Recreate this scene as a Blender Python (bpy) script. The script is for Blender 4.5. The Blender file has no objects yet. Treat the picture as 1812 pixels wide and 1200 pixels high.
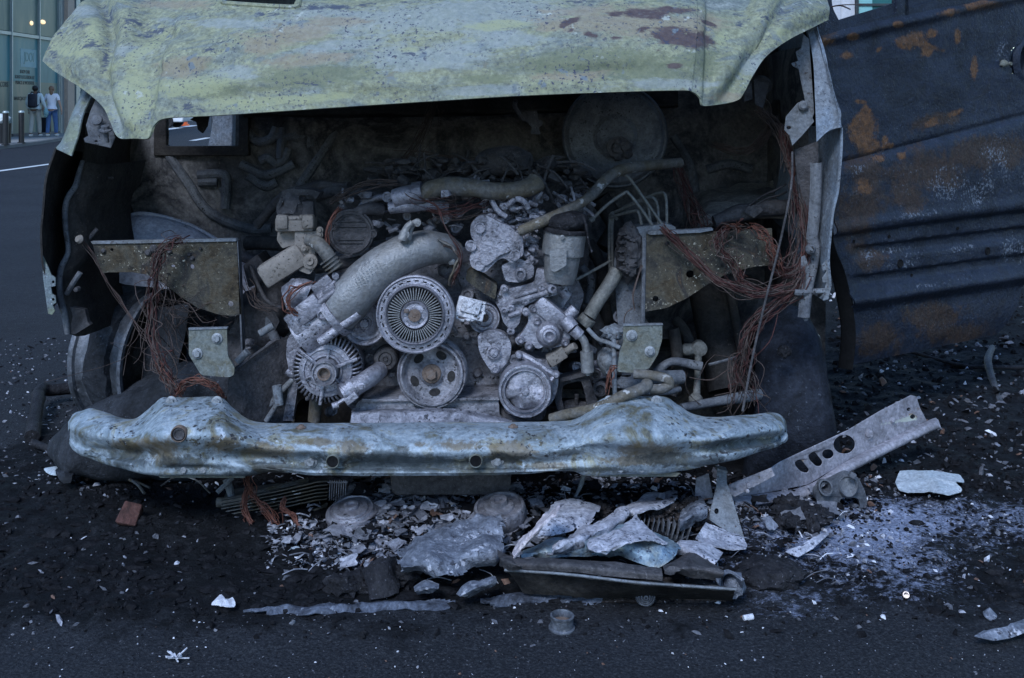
import bpy, bmesh, math, random
from mathutils import Vector, Matrix, noise
from mathutils.geometry import tessellate_polygon
V = Vector
R = math.radians
random.seed(7)
scene = bpy.context.scene
COL = scene.collection

# ------------------------------------------------------------------ camera, sky, sun, exposure
CAMZ = 1.03          # eye height; everything below is placed in metres, camera at X=0, Y=0 looking along +Y
FPX = 2000.0         # focal length in photo pixels (photo is 1812 px wide)
cam_d = bpy.data.cameras.new('camera')
cam = bpy.data.objects.new('camera', cam_d)
COL.objects.link(cam)
cam.location = (0, 0, CAMZ)
cam.rotation_euler = (R(90), 0, 0)
cam_d.sensor_width = 36.0
cam_d.lens = 36.0 * FPX / 1812.0
cam_d.shift_y = -(600 - 186) / 1812.0
cam_d.clip_start = 0.05
cam_d.clip_end = 6000
scene.camera = cam

SUN_EL, SUN_AZ = 43, 200     # degrees; azimuth measured from +Y clockwise: behind the camera, a little left
world = bpy.data.worlds.new('World')
scene.world = world
world.use_nodes = True
wn = world.node_tree
bg = wn.nodes['Background']
sky = wn.nodes.new('ShaderNodeTexSky')
sky.sky_type = 'NISHITA'
sky.sun_disc = False
sky.sun_elevation = R(SUN_EL)
sky.sun_rotation = R(SUN_AZ)
sky.air_density = 1.3
sky.dust_density = 0.3
sky.ozone_density = 8.0
wn.links.new(sky.outputs[0], bg.inputs[0])
bg.inputs[1].default_value = 0.145
sun_d = bpy.data.lights.new('sun', 'SUN')
sun_d.energy = 1.95
sun_d.angle = R(18)
sun_d.color = (0.76, 0.86, 1.0)
sun = bpy.data.objects.new('sun', sun_d)
COL.objects.link(sun)
sdir = V((math.sin(R(SUN_AZ)) * math.cos(R(SUN_EL)), math.cos(R(SUN_AZ)) * math.cos(R(SUN_EL)), math.sin(R(SUN_EL))))
sun.rotation_euler = sdir.to_track_quat('Z', 'Y').to_euler()
sun.location = sdir * 30
scene.view_settings.view_transform = 'Standard'
scene.view_settings.look = 'None'
scene.view_settings.gamma = 1
scene.view_settings.exposure = 0.72
scene.render.engine = 'CYCLES'
scene.cycles.max_bounces = 6
scene.cycles.diffuse_bounces = 3
scene.cycles.use_denoising = True


def P(px, py, Y):
    """metres of the point seen at photo pixel (px, py) at depth Y"""
    return V(((px - 906) * Y / FPX, Y, CAMZ - (py - 186) * Y / FPX))


def pr(px, Y):
    return px * Y / FPX


def G(px, py, z=0.0):
    """point on the ground (height z) under photo pixel"""
    Y = FPX * (CAMZ - z) / (py - 186)
    return V(((px - 906) * Y / FPX, Y, z))


def fbm(p, s, o=4):
    return noise.fractal(p * s, 1.0, 2.0, o)


def sstep(a, b, x):
    t = max(0.0, min(1.0, (x - a) / (b - a)))
    return t * t * (3 - 2 * t)


# ------------------------------------------------------------------ node helpers, materials
def rgb(c):
    return (c[0], c[1], c[2], 1.0)


class NT:
    def __init__(s, name):
        s.m = bpy.data.materials.new(name)
        s.m.use_nodes = True
        s.t = s.m.node_tree
        s.b = s.t.nodes['Principled BSDF']
        s.out = s.t.nodes['Material Output']
        s.tc = s.n('ShaderNodeTexCoord')

    def n(s, t):
        return s.t.nodes.new(t)

    def l(s, a, b):
        s.t.links.new(a, b)

    def noise(s, scale, detail=6, rough=0.6, dist=0.0, vec=None):
        k = s.n('ShaderNodeTexNoise')
        k.inputs['Scale'].default_value = scale
        k.inputs['Detail'].default_value = detail
        k.inputs['Roughness'].default_value = rough
        k.inputs['Distortion'].default_value = dist
        s.l(vec or s.tc.outputs['Object'], k.inputs['Vector'])
        return k.outputs['Fac']

    def voro(s, scale, feature='F1', out='Distance', vec=None):
        k = s.n('ShaderNodeTexVoronoi')
        k.feature = feature
        k.inputs['Scale'].default_value = scale
        s.l(vec or s.tc.outputs['Object'], k.inputs['Vector'])
        return k.outputs[out]

    def ramp(s, fac, stops, interp='LINEAR'):
        k = s.n('ShaderNodeValToRGB')
        k.color_ramp.interpolation = interp
        e = k.color_ramp.elements
        while len(e) < len(stops):
            e.new(0.5)
        for i, (p, c) in enumerate(stops):
            e[i].position = p
            e[i].color = rgb(c) if isinstance(c, (tuple, list)) else (c, c, c, 1)
        s.l(fac, k.inputs['Fac'])
        return k.outputs['Color']

    def mix(s, fac, a, b, mode='MIX'):
        k = s.n('ShaderNodeMix')
        k.data_type = 'RGBA'
        k.blend_type = mode
        for src, i in ((fac, 0), (a, 6), (b, 7)):
            if isinstance(src, (int, float)):
                k.inputs[i].default_value = src if i == 0 else (src, src, src, 1)
            elif isinstance(src, tuple):
                k.inputs[i].default_value = rgb(src)
            else:
                s.l(src, k.inputs[i])
        return k.outputs[2]

    def math(s, op, a, b=None, clamp=False):
        k = s.n('ShaderNodeMath')
        k.operation = op
        k.use_clamp = clamp
        for i, x in enumerate((a, b)):
            if x is None:
                continue
            if isinstance(x, (int, float)):
                k.inputs[i].default_value = x
            else:
                s.l(x, k.inputs[i])
        return k.outputs[0]

    def attr(s, name):
        k = s.n('ShaderNodeAttribute')
        k.attribute_name = name
        return k.outputs['Fac']

    def normz(s):
        g = s.n('ShaderNodeNewGeometry')
        x = s.n('ShaderNodeSeparateXYZ')
        s.l(g.outputs['Normal'], x.inputs[0])
        return x.outputs['Z']

    def bump(s, h, strength, dist=0.01):
        k = s.n('ShaderNodeBump')
        k.inputs['Strength'].default_value = strength
        k.inputs['Distance'].default_value = dist
        s.l(h, k.inputs['Height'])
        s.l(k.outputs[0], s.b.inputs['Normal'])

    def base(s, c):
        if isinstance(c, tuple):
            s.b.inputs['Base Color'].default_value = rgb(c)
        else:
            s.l(c, s.b.inputs['Base Color'])

    def val(s, **kw):
        for k, v in kw.items():
            k = {'rough': 'Roughness', 'metal': 'Metallic', 'spec': 'Specular IOR Level', 'trans': 'Transmission Weight', 'coat': 'Coat Weight'}[k]
            if isinstance(v, (int, float)):
                s.b.inputs[k].default_value = v
            else:
                s.l(v, s.b.inputs[k])


def burnt(name, cols, scale=8, dist=0.6, speck=None, ash=None, stains=(), rough=(0.45, 0.8), metal=0.0, bump=0.35, bscale=120, spec=0.25, detail=8, mottle=1.5, sprinkle=None, stretch=None):
    """patchy burnt surface: noise-mixed colours, specks, settled ash, painted-on stains (vertex attributes), grainy bump"""
    t = NT(name)
    ev = None
    if stretch:
        k = t.n('ShaderNodeMapping')
        k.inputs['Scale'].default_value = stretch
        k.inputs['Rotation'].default_value = (0, R(6), 0)
        t.l(t.tc.outputs['Object'], k.inputs['Vector'])
        ev = k.outputs[0]
    n1 = t.noise(scale, detail, 0.65, dist, ev)
    n = len(cols)
    c = t.ramp(n1, [(0.28 + 0.44 * i / max(1, n - 1), k) for i, k in enumerate(cols)])
    # fine mottling
    n2 = t.noise(scale * 9, 4, 0.7)
    n3 = t.noise(min(170, max(90, bscale)), 3, 0.65)
    c = t.mix(1.0, c, t.math('ADD', t.math('MULTIPLY', n2, mottle), 1.0 - mottle * .5), 'MULTIPLY')
    c = t.mix(1.0, c, t.math('ADD', t.math('MULTIPLY', n3, mottle * .8), 1.0 - mottle * .4), 'MULTIPLY')
    edge = t.math('ADD', t.math('MULTIPLY', t.noise(11, 4, 0.6, 0.6, ev), 0.5), t.math('MULTIPLY', t.noise(55, 5, 0.75, 0.4, ev), 0.5))
    for (a, col, wob) in stains:
        sharp = wob < 0.6
        wob = wob * 2.6 if not sharp else wob * 3.0
        f = t.math('ADD', t.attr(a), t.math('MULTIPLY', t.math('SUBTRACT', edge, 0.5), wob))
        f = t.ramp(f, [(0.41, 0.0), (0.58, 1.0)]) if sharp else t.ramp(f, [(0.42, 0.0), (0.66, 0.75)])
        if isinstance(col[0], (tuple, list)):
            cc = t.ramp(t.noise(60, 5, 0.7), [(0.35, col[0]), (0.65, col[1])])
        else:
            cc = col
        c = t.mix(f, c, cc)
    if ash:
        acol, amount, asc = ash
        g = t.noise(asc, 7, 0.75, 0.4)
        up = t.math('MULTIPLY', t.math('ADD', t.normz(), 0.35), 0.35)
        f = t.math('ADD', t.math('ADD', g, up), amount - 0.5)
        c = t.mix(t.ramp(f, [(0.5, 0.0), (0.66, 1.0)]), c, acol)
    for sp in (speck or ()):
        col, sc, th = sp
        f = t.ramp(t.noise(sc, 3, 0.6), [(th - .07, 0.0), (th - .02, 1.0)])
        m2 = t.ramp(t.noise(7, 3, 0.5), [(0.4, 0.1), (0.6, 1.0)])
        c = t.mix(t.mix(1.0, f, m2, 'MULTIPLY'), c, col)
    if sprinkle:
        f = t.math('ADD', t.math('MULTIPLY', t.noise(sprinkle[2] if len(sprinkle) > 2 else 105, 5, 0.75, 0.6 if len(sprinkle) > 2 else 0, ev), 1.0), t.math('MULTIPLY', t.math('SUBTRACT', t.attr(sprinkle[0]), 1.0), 0.30))
        f = t.math('ADD', f, t.math('MULTIPLY', t.math('SUBTRACT', t.noise(9, 4, 0.6), 0.5), 0.5))
        th = sprinkle[3] if len(sprinkle) > 3 else .50
        c = t.mix(t.ramp(f, [(th, 0.0), (th + .08, 0.9)]), c, sprinkle[1])
    t.base(c)
    rr = t.ramp(n2, [(0.3, rough[0]), (0.7, rough[1])])
    t.val(rough=rr, metal=metal, spec=spec)
    h = t.math('ADD', t.noise(bscale, 5, 0.7), t.math('MULTIPLY', t.noise(bscale * 0.2, 4, 0.6), 1.6))
    t.bump(h, bump, 0.009)
    return t.m


M = {}
M['hood'] = burnt('hood_paint', [(0.07, 0.085, 0.095), (0.165, 0.18, 0.15), (0.22, 0.225, 0.145), (0.145, 0.165, 0.15), (0.27, 0.285, 0.26)], 6.5, 1.5,
                  speck=[((0.13, 0.155, 0.175), 20, 0.70), ((0.34, 0.355, 0.32), 26, 0.72), ((0.16, 0.15, 0.11), 34, 0.72), ((0.045, 0.05, 0.08), 70, 0.70), ((0.05, 0.055, 0.08), 130, 0.66)],
                  stains=[('olive', ((0.10, 0.115, 0.07), (0.16, 0.17, 0.105)), 0.5+.2), ('pale', ((0.185, 0.21, 0.20), (0.275, 0.295, 0.285)), 0.9),
                          ('yellow', ((0.30, 0.305, 0.17), (0.25, 0.265, 0.165)), 0.9), ('ochre', ((0.20, 0.16, 0.11), (0.25, 0.22, 0.165)), 0.9),
                          ('rust', ((0.06, 0.042, 0.044), (0.10, 0.075, 0.072)), 0.5)], rough=(0.5, 0.85), bump=0.3, bscale=110, stretch=(0.5, 1.0, 1.5), sprinkle=('slate', (0.05, 0.06, 0.09), 42, .43))
M['beam'] = burnt('bumper_beam_steel', [(0.05, 0.057, 0.065), (0.14, 0.135, 0.10), (0.20, 0.24, 0.275), (0.32, 0.37, 0.42), (0.24, 0.23, 0.17), (0.46, 0.51, 0.58)], 10, 0.9,
                  speck=[((0.10, 0.09, 0.065), 36, 0.71), ((0.40, 0.44, 0.50), 30, 0.72), ((0.04, 0.04, 0.045), 80, 0.66)], ash=((0.50, 0.53, 0.62), -0.08, 12),  # the ash coat here also paints sky light onto upward faces
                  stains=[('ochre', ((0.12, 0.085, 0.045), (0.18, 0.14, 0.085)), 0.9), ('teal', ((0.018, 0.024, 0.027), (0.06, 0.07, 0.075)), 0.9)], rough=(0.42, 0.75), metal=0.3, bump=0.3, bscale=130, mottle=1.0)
M['rustplate'] = burnt('mustard_rust_steel', [(0.010, 0.009, 0.009), (0.050, 0.038, 0.024), (0.068, 0.060, 0.046), (0.028, 0.027, 0.027), (0.088, 0.052, 0.028)], 12, 0.9,
                       speck=[((0.45, 0.42, 0.35), 130, 0.70), ((0.01, 0.01, 0.01), 60, 0.66)], rough=(0.6, 0.9), bump=0.45)
M['bracket'] = burnt('grey_bracket_steel', [(0.07, 0.075, 0.07), (0.14, 0.152, 0.145), (0.11, 0.107, 0.085), (0.19, 0.21, 0.215)], 14, 0.5,
                     speck=[((0.06, 0.05, 0.04), 120, 0.68)], stains=[('rust', ((0.06, 0.035, 0.03), (0.10, 0.05, 0.035)), 0.8)], rough=(0.5, 0.8), bump=0.3)
M['soot'] = burnt('soot_black_steel', [(0.010, 0.010, 0.011), (0.022, 0.021, 0.022), (0.040, 0.037, 0.036), (0.015, 0.015, 0.017)], 6, 0.6,
                  speck=[((0.12, 0.10, 0.09), 150, 0.72)], rough=(0.55, 0.9), bump=0.35, spec=0.10)
M['sootwarm'] = burnt('sooty_primer_steel', [(0.018, 0.018, 0.021), (0.065, 0.064, 0.069), (0.15, 0.144, 0.146), (0.042, 0.042, 0.048), (0.20, 0.192, 0.195)], 5, 0.8,
                      speck=[((0.16, 0.14, 0.12), 140, 0.70)], rough=(0.6, 0.9), bump=0.4, spec=0.10)
M['shelf'] = burnt('lit_grey_panel', [(0.04, 0.038, 0.037), (0.12, 0.112, 0.105), (0.22, 0.205, 0.19), (0.08, 0.077, 0.075)], 7, 0.8, speck=[((0.3, 0.28, 0.26), 110, 0.69)], rough=(0.6, 0.9), bump=0.4)  # sooty steel in a brighter colour, painting in the light on the shelf
M['inner'] = burnt('blue_grey_panel', [(0.03, 0.033, 0.04), (0.08, 0.085, 0.10), (0.13, 0.135, 0.15), (0.05, 0.052, 0.06)], 10, 0.6,
                   speck=[((0.02, 0.02, 0.02), 120, 0.66)], rough=(0.5, 0.85), bump=0.35)
M['strut'] = burnt('pale_blue_grey_steel', [(0.09, 0.105, 0.125), (0.165, 0.18, 0.205), (0.12, 0.125, 0.135), (0.22, 0.235, 0.265)], 12, 0.6,
                   speck=[((0.06, 0.05, 0.05), 110, 0.66)], rough=(0.5, 0.8), bump=0.3)
M['fender'] = burnt('burnt_fender_paint', [(0.10, 0.11, 0.11), (0.16, 0.18, 0.13), (0.14, 0.17, 0.19), (0.21, 0.235, 0.24)], 10, 0.7,
                    speck=[((0.06, 0.06, 0.07), 120, 0.62), ((0.5, 0.52, 0.55), 160, 0.70)], rough=(0.5, 0.8), bump=0.3)
M['fender_blue'] = burnt('scorched_blue_fender_paint', [(0.10, 0.125, 0.165), (0.16, 0.19, 0.235), (0.13, 0.145, 0.17), (0.23, 0.26, 0.30)], 12, 0.7,
                         speck=[((0.06, 0.07, 0.09), 140, 0.64)], rough=(0.5, 0.8), bump=0.3)
M['liner'] = burnt('lilac_grey_liner', [(0.24, 0.24, 0.285), (0.36, 0.36, 0.42), (0.30, 0.285, 0.32)], 7, 0.4, speck=[((0.03, 0.03, 0.03), 60, 0.70)], rough=(0.6, 0.9), bump=0.2)
M['alu'] = burnt('scorched_aluminium', [(0.10, 0.098, 0.112), (0.20, 0.195, 0.225), (0.33, 0.32, 0.365), (0.15, 0.146, 0.168)], 9, 0.5,
                 ash=((0.50, 0.485, 0.56), -0.27, 30), speck=[((0.04, 0.04, 0.045), 160, 0.66)], rough=(0.28, 0.55), metal=0.55, bump=0.4, bscale=120, mottle=1.15)
M['alupipe'] = burnt('cast_aluminium_pipe', [(0.15, 0.15, 0.16), (0.225, 0.225, 0.235), (0.19, 0.186, 0.186), (0.29, 0.29, 0.31)], 9, 0.5,
                     speck=[((0.12, 0.12, 0.12), 170, 0.68)], rough=(0.34, 0.6), metal=0.45, bump=0.35, bscale=140, mottle=0.9)
M['warmalu'] = burnt('tan_scorched_aluminium', [(0.075, 0.066, 0.06), (0.17, 0.15, 0.135), (0.22, 0.195, 0.18), (0.12, 0.115, 0.11)], 9, 0.5,
                     speck=[((0.05, 0.045, 0.04), 130, 0.67)], rough=(0.5, 0.8), metal=0.2, bump=0.25, mottle=0.7)
M['ashalu'] = burnt('ash_caked_aluminium', [(0.07, 0.07, 0.082), (0.20, 0.196, 0.225), (0.34, 0.333, 0.38), (0.13, 0.128, 0.148)], 16, 1.0,
                    ash=((0.68, 0.665, 0.76), -0.14, 30), speck=[((0.02, 0.02, 0.025), 90, 0.64)], rough=(0.32, 0.7), metal=0.45, mottle=1.3, bump=0.7, bscale=110)
M['ash'] = burnt('white_ash_crust', [(0.30, 0.30, 0.33), (0.55, 0.55, 0.60), (0.68, 0.67, 0.72)], 24, 0.8,
                 speck=[((0.05, 0.05, 0.06), 90, 0.62)], rough=(0.8, 0.95), bump=0.7, bscale=130)
M['engine'] = burnt('engine_casting', [(0.045, 0.043, 0.05), (0.15, 0.145, 0.162), (0.28, 0.27, 0.30), (0.09, 0.087, 0.10)], 11, 0.7,
                    ash=((0.36, 0.36, 0.40), -0.24, 18), speck=[((0.02, 0.02, 0.02), 100, 0.66)], rough=(0.35, 0.7), metal=0.4, bump=0.5, mottle=1.2)
M['dark'] = burnt('charred_dark_metal', [(0.020, 0.019, 0.021), (0.045, 0.043, 0.047), (0.075, 0.07, 0.075), (0.03, 0.03, 0.033)], 14, 0.6,
                  speck=[((0.15, 0.14, 0.15), 170, 0.70)], rough=(0.5, 0.85), metal=0.1, bump=0.45)
M['hole'] = burnt('recess_shade_black', [(0.006, 0.006, 0.007), (0.012, 0.012, 0.013)], 20, 0.2, rough=(0.8, 0.95), bump=0.1, spec=0.10)  # black standing in for the shade inside holes, slots and gaps
M['rusthub'] = burnt('rusty_hub', [(0.07, 0.05, 0.042), (0.14, 0.10, 0.08), (0.12, 0.105, 0.10)], 60, 0.4, rough=(0.6, 0.9), bump=0.3)
M['wire'] = burnt('burnt_copper_wire', [(0.028, 0.013, 0.014), (0.06, 0.024, 0.023), (0.11, 0.047, 0.042)], 20, 0.4, rough=(0.5, 0.8), metal=0.3, bump=0.1)
M['wireorange'] = burnt('bright_copper_wire', [(0.06, 0.026, 0.022), (0.12, 0.048, 0.036), (0.19, 0.085, 0.062)], 20, 0.4, rough=(0.45, 0.7), metal=0.35, bump=0.1)
M['wiredark'] = burnt('sooty_wire', [(0.035, 0.027, 0.026), (0.075, 0.055, 0.05), (0.11, 0.08, 0.075)], 20, 0.4, rough=(0.6, 0.85), metal=0.2, bump=0.1)
M['line'] = burnt('brake_line_steel', [(0.09, 0.09, 0.085), (0.16, 0.155, 0.145), (0.12, 0.12, 0.12)], 16, 0.4, rough=(0.5, 0.8), metal=0.2, bump=0.2)
M['hose'] = burnt('scorched_steel_hose', [(0.055, 0.053, 0.052), (0.12, 0.115, 0.113), (0.10, 0.083, 0.06), (0.155, 0.15, 0.155)], 10, 0.5,
                  speck=[((0.6, 0.6, 0.62), 26, 0.70)], rough=(0.5, 0.8), metal=0.15, bump=0.3)
M['rubber'] = burnt('charred_tyre_rubber', [(0.011, 0.012, 0.014), (0.020, 0.022, 0.027), (0.034, 0.037, 0.045), (0.016, 0.017, 0.02)], 9, 0.7,
                    speck=[((0.10, 0.11, 0.14), 170, 0.70)], rough=(0.6, 0.9), bump=0.5, bscale=90, spec=0.10)
M['tyre'] = burnt('scorched_tyre', [(0.005, 0.006, 0.009), (0.010, 0.012, 0.018), (0.021, 0.025, 0.036), (0.008, 0.009, 0.012)], 8, 0.7, speck=[((0.06, 0.07, 0.09), 120, 0.71)], rough=(0.6, 0.9), bump=0.6, bscale=90, spec=0.12)
M['rim'] = burnt('burnt_wheel_steel', [(0.03, 0.033, 0.038), (0.075, 0.082, 0.097), (0.14, 0.15, 0.178), (0.05, 0.052, 0.06)], 9, 0.5,
                 speck=[((0.2, 0.2, 0.22), 120, 0.70)], rough=(0.35, 0.7), metal=0.35, bump=0.25)
M['bolt'] = burnt('grey_bolt_steel', [(0.14, 0.15, 0.16), (0.26, 0.27, 0.29), (0.19, 0.19, 0.19)], 60, 0.3, rough=(0.4, 0.7), metal=0.4, bump=0.15)
M['door'] = burnt('blistered_navy_door_paint', [(0.005, 0.006, 0.011), (0.008, 0.012, 0.023), (0.013, 0.019, 0.035), (0.011, 0.010, 0.012)], 6, 0.8,
                  speck=[((0.10, 0.12, 0.16), 190, 0.71), ((0.006, 0.007, 0.01), 90, 0.68)],
                  stains=[('brown', ((0.055, 0.030, 0.017), (0.024, 0.016, 0.013)), 0.9), ('rust', ((0.13, 0.06, 0.024), (0.045, 0.024, 0.016)), 0.58)], rough=(0.4, 0.7), bump=0.45, bscale=100, spec=0.3, sprinkle=('grit', (0.15, 0.17, 0.21)))
M['foil'] = burnt('ash_white_sheet_metal', [(0.20, 0.20, 0.24), (0.42, 0.42, 0.48), (0.56, 0.55, 0.61)], 12, 0.8,
                  speck=[((0.05, 0.06, 0.09), 75, 0.63), ((0.04, 0.04, 0.05), 150, 0.66)], rough=(0.45, 0.8), metal=0.2, bump=0.5)
M['foilblue'] = burnt('heat_blued_sheet_metal', [(0.06, 0.07, 0.09), (0.15, 0.22, 0.30), (0.27, 0.33, 0.37), (0.36, 0.36, 0.32), (0.45, 0.48, 0.55)], 9, 1.2,
                      speck=[((0.05, 0.06, 0.10), 110, 0.68)], rough=(0.3, 0.6), metal=0.45, bump=0.4)
M['foilpink'] = burnt('pinkish_peeled_sheet', [(0.30, 0.27, 0.30), (0.48, 0.42, 0.44), (0.58, 0.54, 0.58)], 12, 0.8,
                      speck=[((0.10, 0.09, 0.11), 90, 0.68)], rough=(0.6, 0.9), bump=0.5)
M['foilgrey'] = burnt('grey_scorched_sheet', [(0.06, 0.066, 0.085), (0.16, 0.175, 0.215), (0.28, 0.295, 0.345)], 15, 0.8,
                      speck=[((0.03, 0.03, 0.04), 80, 0.62), ((0.5, 0.5, 0.56), 60, 0.66)], rough=(0.5, 0.8), metal=0.2, bump=0.6)
M['railsteel'] = burnt('mauve_scorched_rail', [(0.15, 0.143, 0.16), (0.24, 0.23, 0.26), (0.32, 0.305, 0.345), (0.19, 0.183, 0.21)], 9, 0.6,
                       speck=[((0.10, 0.09, 0.08), 90, 0.69)], stains=[('rust', ((0.16, 0.085, 0.04), (0.24, 0.17, 0.10)), 0.9), ('pale', (0.50, 0.52, 0.44), 0.8)], rough=(0.45, 0.75), metal=0.2, bump=0.3)
M['flake_silver'] = burnt('silver_flakes', [(0.12, 0.12, 0.14), (0.26, 0.26, 0.30), (0.40, 0.40, 0.45)], 40, 0.5, rough=(0.35, 0.7), metal=0.3, bump=0.4)
M['flake_grey'] = burnt('grey_flakes', [(0.04, 0.042, 0.05), (0.09, 0.092, 0.11), (0.15, 0.15, 0.17)], 40, 0.5, rough=(0.5, 0.8), bump=0.4)
M['flake_dark'] = burnt('black_flakes', [(0.004, 0.004, 0.005), (0.010, 0.010, 0.012), (0.020, 0.020, 0.023)], 40, 0.5, rough=(0.7, 0.95), bump=0.4, spec=0.06)
M['flake_white'] = burnt('white_flakes', [(0.42, 0.42, 0.47), (0.62, 0.62, 0.68)], 40, 0.5, rough=(0.6, 0.9), bump=0.3)
M['flake_brown'] = burnt('brown_flakes', [(0.07, 0.04, 0.03), (0.14, 0.08, 0.06), (0.10, 0.08, 0.075)], 40, 0.5, rough=(0.6, 0.9), bump=0.3)
M['char'] = burnt('charcoal_crust', [(0.010, 0.010, 0.012), (0.020, 0.020, 0.024), (0.033, 0.032, 0.036)], 18, 0.8, speck=[((0.12, 0.12, 0.14), 160, 0.70)], rough=(0.5, 0.9), bump=0.9, bscale=70, spec=0.10)
M['charbrown'] = burnt('brown_char', [(0.012, 0.011, 0.011), (0.030, 0.025, 0.024), (0.075, 0.064, 0.063)], 20, 0.9, speck=[((0.3, 0.28, 0.3), 120, 0.68)], rough=(0.6, 0.9), bump=0.9, bscale=70, spec=0.10)
M['brick'] = burnt('scorched_red_fragment', [(0.025, 0.014, 0.013), (0.075, 0.034, 0.03), (0.11, 0.06, 0.053)], 30, 0.6, rough=(0.7, 0.95), bump=0.6)
M['paper'] = burnt('white_scrap', [(0.28, 0.31, 0.35), (0.38, 0.42, 0.46), (0.45, 0.48, 0.52)], 10, 0.5, speck=[((0.2, 0.2, 0.22), 90, 0.70)], rough=(0.5, 0.7), bump=0.3)
M['chrome'] = burnt('bright_metal', [(0.16, 0.13, 0.12), (0.34, 0.29, 0.27)], 50, 0.3, rough=(0.2, 0.4), metal=0.8, bump=0.15)

# ------------------------------------------------------------------ mesh builder
def crom(pts, n):
    """Catmull-Rom through a list of vectors/tuples, n samples per span"""
    pts = [V(p) for p in pts]
    if len(pts) < 3 or n <= 1:
        if n <= 1:
            return pts
    q = [pts[0] * 2 - pts[1]] + pts + [pts[-1] * 2 - pts[-2]]
    out = []
    for i in range(1, len(q) - 2):
        a, b, c, d = q[i - 1], q[i], q[i + 1], q[i + 2]
        for k in range(n):
            t = k / n
            out.append(0.5 * ((2 * b) + (c - a) * t + (2 * a - 5 * b + 4 * c - d) * t * t + (3 * b - a - 3 * c + d) * t ** 3))
    out.append(pts[-1].copy())
    return out


def frame(n):
    n = V(n).normalized()
    u = n.cross(V((0, 0, 1)))
    if u.length < 1e-3:
        u = n.cross(V((1, 0, 0)))
    u.normalize()
    return u, n.cross(u).normalized(), n


CAMDIR = V((0, -1, 0))


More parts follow.
